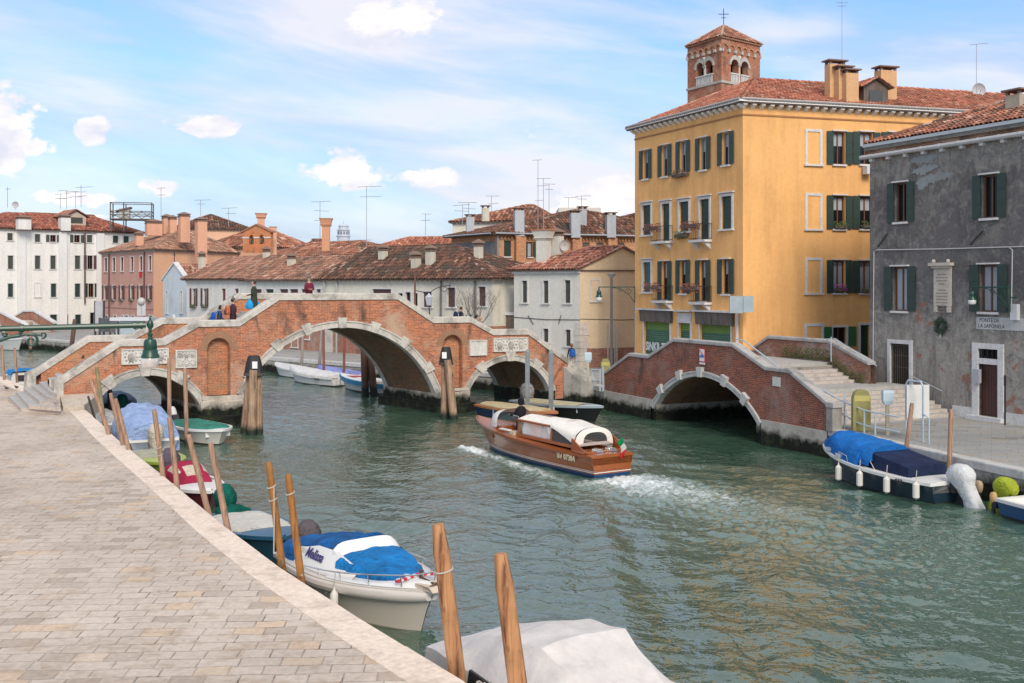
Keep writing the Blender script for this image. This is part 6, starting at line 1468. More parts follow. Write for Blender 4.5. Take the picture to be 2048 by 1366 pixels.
# ============================================================ BOATS
WH = plain((.70, .70, .67), .35, var=.06); OFFW = plain((.58, .54, .47), .4, var=.08); CHR = plain((.6, .6, .6), .2, .9, var=0)
ROPE = plain((.45, .42, .36), .9); BLK = plain((.02, .02, .022), .5)
def pw(x, e): return max(0.0, x) ** e
class Hull:
 def __init__(s, name, label, stern, bow, B, h0=.6, h1=.85, tr=.8, draft=.25, full=2.2, group=None, cat='boat', rake=.10, zoff=0.0, flare=.78):
  s.S = Vector((*stern, 0)); e = Vector((*bow, 0)) - s.S; s.L = e.length; s.B = B; s.h0, s.h1, s.tr, s.dr, s.full, s.rake, s.fl = h0, h1, tr, draft, full, rake, flare
  s.o = thing(name, label, cat, (s.S.x, s.S.y, zoff), math.atan2(e.y, e.x), group); s.T = frameT(s.o)
 def hb(s, u): return s.B / 2 * (s.tr + (1 - s.tr) * math.sin(min(1, u / .42) * math.pi / 2)) * (1 if u < .42 else pw(1 - pw((u - .42) / .58, s.full), .9))
 def sh(s, u): return s.h0 + (s.h1 - s.h0) * u ** 2
 def sec(s, u):
  b, z = max(.012, s.hb(u)), s.sh(u); x = u * s.L; k = s.fl * (1 - .35 * u ** 3); rk = s.rake * s.L * u ** 5
  dr = s.dr * (1 - .5 * u ** 6)
  q = [(x - rk * 1.15, 0, -dr), (x - rk * 1.1, b * k * .75, -dr * .75), (x - rk * .95, b * k, -.02), (x - rk * .9, b * k * 1.012, .055), (x - rk * .5, b * (k * .45 + .55), z * .55), (x, b, z)]
  return q
 def shell(s, side, bottom=None, rail=None, rw=.07, n=22, name='hull', stripe=None):
  mb = MB(s.T); rings = []
  for i in range(n + 1):
   q = s.sec((i / n) ** .85); rings.append([(x, y, z) for x, y, z in q[::-1]] + [(x, -y, z) for x, y, z in q[1:]])
  I = [[mb.p(p) for p in r] for r in rings]; m = len(rings[0])
  for a, b in zip(I, I[1:]):
   for k in range(m - 1):
    kk = min(k, m - 2 - k); mb.idx((a[k], b[k], b[k + 1], a[k + 1]), 1 if kk >= 2 else 0)
  mb.idx([I[0][k] for k in (0, 1, 2, 8, 9, 10)], 0); mb.idx(I[0][2:9], 1)
  h = mb.build(name, [side, bottom or side], s.o, smooth=True, sharp=50)
  if rail:
   mb = MB(s.T); rg = []
   for sg in (1, -1):
    rr = []
    for i in range(n + 1):
     u = (i / n) ** .85; b, z, x = s.hb(u), s.sh(u), u * s.L; rr.append([(x, sg * (b + .03), z - .07), (x, sg * (b + .035), z + .02), (x, sg * max(0, b - rw), z + .025), (x, sg * max(0, b - rw), z - .03)])
    mb.loft(rr)
   mb.box(-.02, .06, -s.hb(0) - .03, s.hb(0) + .03, s.sh(0) - .07, s.sh(0) + .022)
   mb.build('gunwale', rail, s.o, smooth=True)
  return h
 def deck(s, u0, u1, mat, dz=.0, crown=.05, inset=.03, name='deck', n=14, m=6):
  mb = MB(s.T); rr = []
  for i in range(n + 1):
   u = u0 + (u1 - u0) * i / n; b = max(.005, s.hb(u) - inset); rr.append([(u * s.L, b * (2 * j / m - 1), s.sh(u) + dz + crown * (1 - (2 * j / m - 1) ** 2)) for j in range(m + 1)])
  mb.loft(rr, closed=False)
  e = rr[0]; mb.face([(p[0], p[1], p[2]) for p in e] + [(e[-1][0], e[-1][1], s.sh(u0) - .3), (e[0][0], e[0][1], s.sh(u0) - .3)])
  return mb.build(name, mat, s.o, smooth=True, sharp=40)
 def floor(s, u0, u1, mat, z=.12, name='cockpit'):
  mb = MB(s.T); n = 10; rr = []
  for i in range(n + 1):
   u = u0 + (u1 - u0) * i / n; b = s.hb(u) - .06; x = u * s.L; k = s.fl * .86; z_ = max(z, .16); rr.append([(x, -b, s.sh(u) - .01), (x, -b * k, z_), (x, b * k, z_), (x, b, s.sh(u) - .01)])
  mb.loft(rr, closed=False); mb.face(rr[0]); mb.face(rr[-1][::-1]); return mb.build(name, mat, s.o)
 def cover(s, u0, u1, hf, mat, drop=.12, e=.7, wr=.03, seed=1, name='cover', out=.03, n=34, m=22, pinch=1.0, smooth=True, hem=None):
  rn = random.Random(seed); ph = [rn.uniform(0, 6.28) for _ in range(8)]
  mb = MB(s.T); rr = []
  for i in range(n + 1):
   f = i / n; u = u0 + (u1 - u0) * f; b = (s.hb(min(.995, u)) + out) * (pinch(f) if callable(pinch) else pinch); x = u * s.L; z0 = s.sh(u); hh = hf(f); row = []
   for j in range(m + 1):
    v = 2 * j / m - 1; a = abs(v)
    if a > .86: q = (a - .86) / .14; y = b; zz = z0 + .03 - (drop + .03) * q + .0
    else: q = a / .86; y = b * (q ** .9); zz = z0 + .03 + hh * pw(1 - q ** 2.2, e)
    w_ = wr * (math.sin(x * 5.1 + v * 3 + ph[0]) * .5 + math.sin(x * 11 - v * 7 + ph[1]) * .35 + math.sin(v * 13 + x * 3.3 + ph[2]) * .4 + rn.uniform(-.25, .25)) * (1.0 if a < .86 else .5)
    row.append((x, math.copysign(y + (w_ * .6 if a > .8 else 0), v), zz + w_))
   rr.append(row)
  mb.loft(rr, closed=False)
  for r in (rr[0], rr[-1]):
   k = r[0][2]; mb.loft([r, [(p[0] , p[1], min(p[2], s.sh(u0 if r is rr[0] else u1) - drop)) for p in r]], closed=False)
  return mb.build(name, mat, s.o, smooth=smooth, sharp=60)
def outboard(H, mat, y=0.0, sc=1.0, x=-.28, z=.55, cov=None, tilt=0.0, sh=1.0, zs=1.0):
 Rm = Matrix.Translation((x, y, z)) @ Matrix.Rotation(tilt, 4, 'Y'); T = lambda q: H.T(Rm @ (Vector(q) * sc * (.82 if cov else 1)))
 mb = MB(T); mb.loft([[(.17 * k * math.cos(a) + dx, .14 * k * math.sin(a), zz) for a in [2 * math.pi * j / 12 for j in range(12)]] for zz, k, dx in ((-.05 * zs, .8, 0), (0, 1.0, 0), (.16 * zs, 1.12, -.02), (.32 * zs, 1.05, -.03), (.42 * zs, .75, -.02), (.45 * zs, .3, 0))])
 o = mb.build('outboard_motor', mat, H.o, smooth=True)
 mb = MB(T); mb.loft([[(dx + .07, .05, zz), (dx - .09, .05, zz), (dx - .09, -.05, zz), (dx + .07, -.05, zz)] for zz, dx in ((-.05, 0), (-.75, -.02))]); mb.box(.05, .24, -.12, .12, -.28, .02); mb.build('motor_leg', BLK, o)
 if cov:
  T = lambda q: H.T(Rm @ (Vector(q) * sc))
  rn = random.Random(int(x * 100 + y * 10)); mb = MB(T); rr = []
  for zz, k, dx in ((-.62, .82, -.16), (-.42, .78, -.13), (-.18, .80, -.06), (.0, .98, -.02), (.14, 1.15, 0), (.28, 1.15, .0), (.40, .92, -.01), (.48, .5, -.02), (.50, .08, -.02)):
   zz *= zs; rr.append([(dx * (sh if zz < 0 else 1) + (.20 * k * (1.15 if sh > 1 else 1) + (.018 * rn.uniform(-1, 1) if k > .3 else 0) + .02 * math.sin(j * 2.1 + zz * 3)) * math.cos(2 * math.pi * j / 18) * 1.25, (.19 * k + .015 * rn.uniform(-1, 1)) * math.sin(2 * math.pi * j / 18), zz) for j in range(18)])
  mb.loft(rr); mb.build('motor_cover', cov, o, smooth=True, sharp=70)
 return o
def fender(label, T, p, l=.5, r=.095, mat=None, rot=None):
 c = Vector(p); mb = MB(T); mb.loft([[(c.x + rr * math.cos(a), c.y + rr * math.sin(a), c.z + z) for a in [2 * math.pi * j / 10 for j in range(10)]] for z, rr in ((0, .02), (.02, r * .6), (.06, r), (l - .08, r), (l - .03, r * .6), (l, .025), (l + .06, .02))])
 o = mb.build('boat_fender', mat or plain((.62, .60, .55), .5, var=.12), smooth=True); tag(o, label, 'fender', None)
 mb = MB(T); mb.tube([(c.x, c.y, c.z + l + .05), (c.x, c.y - math.copysign(.03, c.y), c.z + l + .34)], .012, 5); mb.build('rope', ROPE, o); return o
def rail(H, pts, r=.014, name='handrail', mat=None):
 mb = MB(H.T); mb.tube(pts, r, 6); return mb.build(name, mat or CHR, H.o)
def sT(H, x, y, z, side=1, sc=1.0, tilt=0.0, flip=False):   # text on the hull side
 return lambda q: H.T((x + (-q.x if side > 0 else q.x) * sc, y + (q.z if side > 0 else -q.z) + side * q.y * tilt, z + q.y * sc))
# ---- the water taxi
def taxi():
 S = TAX_C - TAX_H * 4.25; E = TAX_C + TAX_H * 4.95
 H = Hull('water_taxi', 'varnished wooden water taxi with white canvas roof speeding along the middle of the canal', (S.x, S.y), (E.x, E.y), 2.15, .66, .98, tr=.80, draft=.3, full=2.4, cat='water taxi', rake=.13, flare=.86, zoff=.09)
 VN = varnish(); NAVY = plain((.01, .045, .13), .3, var=.05); CV = cloth((.74, .71, .65), var=.05, fold=.15)
 H.shell(VN, NAVY, VN, .20)
 mb = MB(H.T)    # pair of white waterlines
 for sg in (1, -1):
  for zz, tt in ((.10, .022), (.155, .012)):
   rr = []
   for i in range(27):
    u = (i / 26) ** .85 * .985; q = H.sec(u); a, b = q[3], q[4]; f = (zz - a[2]) / (b[2] - a[2]); f2 = (zz + tt - a[2]) / (b[2] - a[2])
    rr.append([(a[0] + (b[0] - a[0]) * g, sg * (a[1] + (b[1] - a[1]) * g + d), a[2] + (b[2] - a[2]) * g) for g, d in ((f, .001), (f, .012), (f2, .012), (f2, .001))])
   mb.loft(rr)
 mb.box(-.014, -.004, -H.hb(0) * .9, H.hb(0) * .9, .10, .125); mb.build('waterline_stripe', WH, H.o)
 L = H.L; VD = plain((.30, .085, .025), .22, var=.25, sc=5)
 H.deck(.70, .995, VD, .03, .06, name='foredeck'); H.deck(.0, .115, VD, .02, .03, name='aft_deck')
 H.floor(.50, .70, VD, .25);
 # side decks
 for sg in (1, -1):
  mb = MB(H.T); rr = []
  for i in range(17): u = .11 + .60 * i / 16; b = H.hb(u) - .02; rr.append([(u * L, sg * b, H.sh(u) + .02), (u * L, sg * .74 * min(1, b / 1.0), H.sh(u) + .05), (u * L, sg * .74 * min(1, b / 1.0), .3)])
  mb.loft(rr, closed=False); mb.build('side_deck', VD, H.o)
 # cabin: side panels with curtained windows
 x0, xm, x1 = 1.15, 2.55, 4.75; yb, yt = .80, .70; zb, zt = .80, 1.42
 cab = None
 for sg in (1, -1):
  mb = MB(H.T)
  def pt(x, f, d=0): return (x, sg * (yb + (yt - yb) * f + d), zb + .0 + (zt - zb) * f)
  def bar(xa, fa, xb, fb, w_): mb.hexa([pt(xa, fa), pt(xb, fa), pt(xb, fb), pt(xa, fb)], [pt(xa, fa, .035), pt(xb, fa, .035), pt(xb, fb, .035), pt(xa, fb, .035)])
  bar(x0, 0, x1, .16, 0); bar(xm, .90, x1, 1.0, 0); bar(x1 - .07, .16, x1, .9, 0); bar(xm - .04, .16, xm + .04, 1.0, 0); bar(x0, .16, x0 + .08, .42, 0)
  o = mb.build('cabin_side', VD, H.o); cab = cab or o
  mb = MB(H.T); mb.face([pt(xm + .04, .16, .01), pt(x1 - .07, .16, .01), pt(x1 - .07, .9, .01), pt(xm + .04, .9, .01)]); mb.build('window', clearglass(), o)
  mb = MB(H.T); n = 40; mb.loft([[(xm + .05 + (x1 - .25 - xm) * i / n, sg * (yb - .06 + (yt - yb) * f + .012 * (i % 2)), zb + (zt - zb) * f) for i in range(n + 1)] for f in (.18, .9)], closed=False); mb.build('curtain', plain((.66, .68, .70), .9, var=.05), o)
  mb = MB(H.T); mb.face([pt(x0 + .08, .16, .005), pt(xm - .04, .16, .005), pt(xm - .04, .92, .005), pt(x0 + .08, .44, .005)]); mb.build('window', glass((.05, .05, .045), .1), o)
 mb = MB(H.T); n = 8      # forward bulkhead and dark interior
 mb.face([(x1, yb, zb - .3), (x1, -yb, zb - .3), (x1, -yt, zt), (x1, yt, zt)]); mb.face([(x0, yb - .1, .35), (x1, yb - .1, .35), (x1, -yb + .1, .35), (x0, -yb + .1, .35)]); mb.build('bulkhead', VD, H.o)
 # roof: wood with white canvas
 def roofrow(x, w_, z, cr, m=12, dz=0): return [(x, w_ * (2 * j / m - 1), z + dz + cr * (1 - (2 * j / m - 1) ** 2)) for j in range(m + 1)]
 mb = MB(H.T); a = [roofrow(x, yt + .07, zt - .02, .15) for x in (xm - .1, 3.2, 4.0, x1 + .10)]; b = [roofrow(x, yt + .07, zt - .075, .15) for x in (xm - .1, 3.2, 4.0, x1 + .10)]
 mb.loft(a, closed=False); mb.loft(b, closed=False)
 for k in (0, 12): mb.loft([[r[k] for r in a], [r[k] for r in b]], closed=False)
 mb.loft([a[-1], b[-1]], closed=False); mb.loft([a[0], b[0]], closed=False); rf = mb.build('roof', VD, H.o, smooth=True)
 mb = MB(H.T); rr = []
 for i in range(15):
  x = xm - .2 + (x1 + .06 - xm + .2) * i / 14; row = []
  for j in range(13):
   v = 2 * j / 12 - 1; row.append((x, (yt + .02) * v, zt - .02 + .15 * (1 - v * v) + .018))
  rr.append(row)
 I = [[mb.p(p) for p in r] for r in rr]
 for i in range(14):
  for j in range(12):
   if 4 < i < 14 and 0 < j < 7 and not (i < 7 and j > 4): continue     # bare wood patch toward starboard
   mb.idx((I[i][j], I[i + 1][j], I[i + 1][j + 1], I[i][j + 1]))
 mb.build('roof_canvas', CV, H.o, smooth=True)
 # canvas tent over the rear seats
 def arch(x, w_, zb_, zt_, m=16, p=2.6): return [(x, w_ * math.copysign(pw(abs(math.cos(t)), 2 / p), math.cos(t)), zb_ + (zt_ - zb_) * pw(math.sin(t), 2 / p)) for t in [math.pi * j / m for j in range(m + 1)]]
 mb = MB(H.T); rr = []
 for f in [i / 8 for i in range(9)]:
  x = xm + .05 + (1.05 - xm) * f; rr.append(arch(x, yt + .08 + .03 * f, zt - .06 - (zt - .98) * f ** 1.25 , zt + .15 - .04 * math.sin(f * 3.1) - .10 * f ** 2))
 mb.loft(rr, closed=False)
 w0 = arch(1.05, yt + .11, .86, zt + .05); w1 = arch(.98, (yt + .11) * .62, .98, zt - .10)
 mb.loft([w0, w1], closed=False)
 mb.face([w0[0], w0[-1], w1[-1], w1[0]]); ten = mb.build('canvas_hood', CV, H.o, smooth=True, sharp=50)
 mb = MB(H.T); mb.face([(x + .01, y, z) for x, y, z in w1]); mb.build('hood_window', clearglass(), ten)
 # stern seat coaming and bench, vents, cleats
 for sg in (1, -1):
  mb = MB(H.T); mb.hexa([(.42, sg * .86, .70), (1.15, sg * .86, .72), (1.15, sg * .90, .72), (.42, sg * .90, .70)], [(.42, sg * .84, .78), (1.15, sg * .84, 1.16), (1.15, sg * .88, 1.16), (.42, sg * .88, .78)]); mb.build('coaming', VD, H.o)
  mb = MB(H.T); xx, yy = .45, sg * .28; mb.loft([[(xx + .14 * math.cos(t) * .2 + dx, yy + .13 * math.cos(t), .72 + .13 * pw(math.sin(t), 1)) for t in [math.pi * j / 8 for j in range(9)]] for dx in (-.12, .16)], closed=True); mb.build('air_vent', CHR, H.o, smooth=True)
 mb = MB(H.T); mb.box(.4, 1.05, -.8, .8, .70, .74); mb.build('engine_hatch', VD, H.o)
 # windscreen hood at the helm
 mb = MB(H.T); a = arch(6.25, .80, .95, 1.62, 16, 3.2); b = arch(6.62, .82, .95, 1.56, 16, 3.2); c = arch(6.72, .70, .98, 1.44, 16, 3.2)
 mb.loft([a, b, c], closed=False); wd = mb.build('windscreen_hood', CV, H.o, smooth=True, sharp=60)
 mb = MB(H.T); mb.face([(6.70, p[1], p[2]) for p in c]); mb.build('windscreen', clearglass(), wd)
 # helm
 mb = MB(H.T); mb.box(6.05, 6.5, -.7, .7, .3, .98); mb.build('dashboard', VD, H.o)
 mb = MB(H.T); c0 = Vector((5.98, .22, 1.02)); mb.tube([c0 + Vector((.06 * math.sin(t), .19 * math.cos(t), .19 * math.sin(t))) for t in [2 * math.pi * j / 16 for j in range(17)]], .016, 6, caps=False); mb.tube([c0, c0 + V(.12, 0, -.05)], .02, 6)
 for k in range(3): t = 2 * math.pi * k / 3; mb.tube([c0, c0 + Vector((.06 * math.sin(t), .19 * math.cos(t), .19 * math.sin(t)))], .01, 5)
 mb.build('steering_wheel', VD, H.o)
 mb = MB(H.T); mb.box(4.95, 5.3, .45, .85, .35, .92); mb.build('seat', cloth((.60, .52, .38)), H.o)
 mb = MB(H.T); mb.tube([(4.86, .72, .85), (4.86, .70, 1.5), (5.2, .70, 1.5), (5.25, .70, 1.42)], .018, 6); mb.build('grab_rail', CHR, H.o)
 mb = MB(H.T); mb.box(5.2, 5.85, .78, .95, .93, .97); mb.build('cushion', WH, H.o)
 mb = MB(H.T); mb.tube([(7.9, 0, 1.0), (7.9, 0, 1.5)], .012, 5); mb.lathe([(.02, 0), (.05, .02), (.06, .1), (.02, .14)], (7.4, .25, 1.15), 8); mb.tube([(7.4, .25, 1.0), (7.4, .25, 1.16)], .015, 5); mb.build('bow_light', CHR, H.o)
 mb = MB(H.T); mb.face([(7.9, .0, 1.48), (7.72, .05, 1.44), (7.74, .02, 1.18), (7.9, 0, 1.22)]); mb.build('pennant', cloth((.30, .45, .60)), H.o)
 text('BV 07384', .27, 'registration', plain((.72, .62, .40), .5, var=0), H.o, sT(H, 1.35, H.hb(.15) * .985 + .022, .48, 1, tilt=.14), bold=.006)
 # stern flag
 mb = MB(H.T); mb.tube([(.05, -.35, .66), (-.16, -.38, 1.28)], .011, 5); fl = mb.build('flagstaff', VD, H.o)
 for k, c in enumerate(((.0, .20, .07), (.62, .60, .55), (.55, .02, .03))):
  mb = MB(H.T); rr = []
  for i in range(6):
   f = (k + i / 5) / 3; rr.append([(-.16 - .10 * f + .03 * math.sin(f * 9), -.38 + .04 * f + .05 * math.sin(f * 7), 1.27 - .58 * f + .0), (-.16 + .12 - .04 * f, -.38 + .16 - .10 * f + .04 * math.sin(f * 8 + 1), 1.12 - .62 * f)])
  mb.loft(rr, closed=False); mb.build('flag_stripe', cloth(c), fl)
 return H
TAXI = taxi()
# ---- white motorboat with two blue covers, moored by the near quay
def melissa():
 H = Hull('motorboat', 'white motorboat with bright blue covers moored below the near quay', (-4.38, 23.6), (-1.42, 19.6), 2.15, .72, .90, tr=.82, draft=.3, full=2.0, rake=.10)
 L = H.L; H.shell(plain((.52, .485, .42), .3, var=.06), plain((.22, .21, .15), .6, var=.5, sc=4), plain((.60, .56, .50), .35, var=.06), .26)
 mb = MB(H.T)   # broad rubbing strake like a pontoon
 for sg in (1, -1):
  rr = []
  for i in range(25):
   u = .1 + .885 * i / 24; b, z = H.hb(u), H.sh(u) - .10; r_ = .115 * (1 - .3 * max(0, u - .9) / .1); rr.append([(u * L, sg * (b - .02 + r_ * math.cos(t)), z + r_ * math.sin(t)) for t in [2 * math.pi * j / 10 for j in range(10)]])
  mb.loft(rr)
 mb.build('rubbing_strake', plain((.57, .53, .48), .35, var=.08), H.o, smooth=True)
 H.deck(.52, .99, WH, .03, .14, .05, name='foredeck')
 H.floor(.02, .52, OFFW, .2)
 # bow roller with anchor
 mb = MB(H.T); mb.loft([[(L - .34, y_, .90), (L - .34, y_, 1.0), (L + .05, y_ * .75, 1.0), (L + .12, y_ * .5, .90)] for y_ in (-.20, .20)]); mb.build('bow_roller', plain((.55, .46, .36), .5, var=.2), H.o)
 mb = MB(H.T); mb.tube([(L - .5, 0, 1.06), (L + .04, 0, 1.03)], .022, 6); mb.tube([(L + .02, -.12, .98), (L + .05, 0, 1.06), (L + .02, .12, .98)], .02, 6); mb.lathe([(.03, 0), (.03, .16), (.05, .17)], (L - .45, 0, 1.02), 8); mb.build('anchor', plain((.12, .07, .04), .6, .5), H.o)
 # cabin shoulder with the painted name
 CX = []
 mb = MB(H.T); rr = []
 for u in [.06 + .66 * i / 14 for i in range(15)]:
  b = min(H.hb(u) - .20, .84); f = (u - .06) / .66; zt = H.sh(u) + .04 + .30 * math.sin(min(1, f * 2.2 + .35) * math.pi / 2) * (1 - f ** 3)
  rr.append([(u * L, b + .05, H.sh(u) + .0), (u * L, b - .07, zt), (u * L, -b + .07, zt), (u * L, -b - .05, H.sh(u))])
 mb.loft(rr, closed=False); mb.build('cabin_side', plain((.62, .58, .52), .35, var=.06), H.o)
 BL = cloth((.008, .10, .30), var=.35, fold=1.0, sc=1.2)
 # aft cover: ridge over the windscreen falling to the stern
 H.cover(.0, .47, lambda f: .22 + .42 * f ** .8, BL, .12, .26, .035, 3, name='aft_cover', out=-.02, n=30, pinch=lambda f: .96 if f < .35 else max(.72, .96 - (f - .35) * 1.6))
 mb = MB(H.T); a = [(.475 * L, .80 * v, H.sh(.47) + .10 + .52 * pw(1 - abs(v) ** 6, .5)) for v in [2 * j / 16 - 1 for j in range(17)]]; b = [(.53 * L, .80 * v, H.sh(.53) + .10 + .34 * pw(1 - abs(v) ** 6, .5)) for v in [2 * j / 16 - 1 for j in range(17)]]
 mb.loft([a, b], closed=False); mb.build('windscreen_band', WH, H.o, smooth=True)
 H.cover(.532, .87, lambda f: .34 * (1 - f) + .10, cloth((.008, .16, .42), var=.25, fold=1.0, sc=1.5), -.03, .24, .025, 5, name='fore_cover', out=-.22, n=24)
 mb = MB(H.T)
 for j in range(12): v0 = -.60 + 1.2 * j / 12; x = .872 * L; mb.box(x - .03, x + .05, v0 * .72, (v0 + .1) * .72, H.sh(.87) + .19 - abs(v0) * .1, H.sh(.87) + .23 - abs(v0) * .1, j % 2)
 mb.build('red_lacing', [plain((.55, .02, .05), .6), plain((.65, .6, .6), .6)], H.o)
 # pulpit rail
 for sg in (1, -1):
  pts = [(.28 * L, sg * (H.hb(.28) - .03), H.sh(.28) + .02), (.31 * L, sg * (H.hb(.31) - .0), H.sh(.31) + .10)] + [((.38 + .56 * i / 8) * L, sg * (H.hb(.38 + .56 * i / 8) - .02), H.sh(.38 + .56 * i / 8) + .13 + .15 * i / 8) for i in range(1, 9)] + [(L * 1.005, 0, 1.26)]
  rail(H, pts, .015)
  for u in (.48, .62, .76, .89): mb = MB(H.T); mb.tube([(u * L, sg * (H.hb(u) - .06), H.sh(u) + .02), (u * L, sg * (H.hb(u) - .02), H.sh(u) + .13 + .15 * (u - .38) / .56)], .013, 5); mb.build('rail_post', CHR, H.o)
 outboard(H, plain((.05, .05, .055), .5), z=.72, x=-.18, sc=1.15, cov=cloth((.10, .085, .09), fold=.8))
 nm = plain((.035, .02, .13), .5, var=0)
 mb = MB(H.T); A_ = [(u * L, -(H.hb(u) - .10), H.sh(u) + .03) for u in (.20, .35, .5, .66)]; B_ = [(u * L, -(H.hb(u) - .10) * k, H.sh(u) + h_) for u, k, h_ in ((.20, .80, .30), (.35, .72, .46), (.5, .70, .46), (.66, .74, .22))]
 mb.loft([A_, B_], closed=False); mb.loft([[(x, -y, z) for x, y, z in A_], [(x, -y, z) for x, y, z in B_]], closed=False); mb.build('side_panel', WH, H.o, smooth=True)
 yb_, yt_ = H.hb(.42) - .10, (H.hb(.42) - .10) * .71
 text('Melissa', .27, 'boat_name', nm, H.o, lambda q: H.T((.36 * L + q.x, -(yb_ + (yt_ - yb_) * ((q.y + .30) / .50)) - .015 - q.z, H.sh(.40) + .03 + (q.y + .30) * .86)), bold=.006, xs=.95)
 fender('small pale fender hanging by the quay side of the white motorboat with blue covers', H.T, (.64 * L, -H.hb(.64) - .17, .32), .38, .08)
 return H
MEL = melissa()
# ---- boat with grey tarpaulin in the foreground
def grey_tarp_boat():
 d = Vector((.576, -.818)); s_ = Vector((-.52, 17.45)); e = s_ + d * 6.0
 H = Hull('motorboat', 'motorboat under a large pale grey tarpaulin with teak foredeck at the bottom of the photo', tuple(s_), tuple(e), 2.25, .72, .92, tr=.86, draft=.3, full=2.6, rake=.08)
 L = H.L; H.shell(plain((.11, .08, .065), .35, var=.3, sc=3), plain((.03, .03, .03), .5), WH, .10)
 # teak deck with dark seams
 m, t, b = newmat('teak_deck'); p = t.nodes.new('ShaderNodeTexCoord').outputs['Object']; y = N(t, 'ShaderNodeSeparateXYZ', {0: p}).outputs[1]
 fr = M_(t, 'FRACT', M_(t, 'MULTIPLY', y, 18.0)); c = mixc(t, ramp(t, fr, [(.80, 0.0), (.86, 1.0)]), mixc(t, noise(t, p, 5, 5, .6, 0, (1, 6, 1)), (.50, .27, .15), (.38, .19, .10)), (.62, .52, .44)); setc(t, b, c); b.inputs['Roughness'].default_value = .6
 H.deck(.40, .99, m, .035, .04, .12, name='foredeck')
 rail(H, [(2.75, .92, .80), (2.8, .90, .86), (3.0, .88, .86), (3.05, .88, .80)], .02, 'cleat')
 rn = random.Random(2)
 # faceted tarpaulin: stern edge, high ridge, forward edge
 sh = H.sh
 def R_(x, ys, zs): return [(x, y_, z_) for y_, z_ in zip(ys, zs)]
 rr = [R_(-.05, (1.02, .98, .5, 0, -.5, -.98, -1.02), (.55, .80, .82, .83, .82, .80, .55)),
          R_(.9, (1.14, 1.10, .62, 0, -.62, -1.10, -1.14), (.52, .84, 1.14, 1.22, 1.16, .86, .52)),
          R_(1.9, (1.17, 1.13, .74, 0, -.74, -1.13, -1.17), (.52, .86, 1.42, 1.50, 1.44, .88, .52)),
          R_(2.7, (1.17, 1.12, .76, 0, -.76, -1.12, -1.17), (.60, .88, 1.46, 1.56, 1.48, .90, .52)),
          R_(3.25, (1.10, 1.06, .70, 0, -.74, -1.12, -1.17), (.78, .86, 1.20, 1.30, 1.30, .92, .52)),
          R_(3.95, (.98, .92, .5, 0, -.6, -1.08, -1.14), (.80, .82, .86, .92, 1.02, .90, .56))]
 # subdivide for soft folds
 fine = []
 for a, b_ in zip(rr, rr[1:]):
  for k in range(8):
   f = k / 8; row = []
   for j in range(6):
    for g in range(5):
     q = g / 5; pa = Vector(a[j]).lerp(Vector(a[j + 1]), q); pb = Vector(b_[j]).lerp(Vector(b_[j + 1]), q); pp = pa.lerp(pb, f); pp.z += .012 * math.sin(pp.x * 4 + pp.y * 6) + .010 * math.sin(pp.x * 9 - pp.y * 5) - .035 * math.sin(math.pi * f) * (1 if 1 <= j <= 4 else 0) * .5; row.append(tuple(pp))
   pa = Vector(a[-1]).lerp(Vector(b_[-1]), f); row.append(tuple(pa)); fine.append(row)
 mb = MB(H.T); mb.loft(fine, closed=False)
 mb.loft([fine[0], [(p[0] + .0, p[1], .5) for p in fine[0]]], closed=False)
 mb.build('tarpaulin', cloth((.60, .57, .54), var=.06, fold=.22, sc=.7), H.o, smooth=True, sharp=28)
 mb = MB(H.T); mb.hexa([(1.45, -1.16, .62), (2.0, -1.16, .62), (2.0, -1.20, .62), (1.45, -1.20, .62)], [(1.5, -1.14, .92), (1.95, -1.12, .86), (1.95, -1.16, .86), (1.5, -1.18, .92)]); mb.build('vinyl_patch', BLK, H.o)
 mb = MB(H.T); pts = [(1.9 + .1 * math.sin(t * 3), -1.22 + .04 * math.cos(t * 5), .80 + .05 * math.cos(t * 4)) for t in [i / 6 for i in range(20)]]; mb.tube(pts + [(1.75, -1.5, .55), (1.6, -1.75, .45)], .018, 6); mb.build('mooring_rope', ROPE, H.o)
 mb = MB(H.T); mb.lathe([(.10, 0), (.12, .01), (.10, .05), (.03, .05)], (2.9, -1.03, .80), 14); mb.build('deck_fitting', CHR, H.o)
 text('LZ 07875', .15, 'registration', plain((.05, .04, .035), .6, var=0), H.o, sT(H, 3.0, -H.hb(.45) - .035, .60, -1, tilt=0), bold=.004)
 return H
grey_tarp_boat()
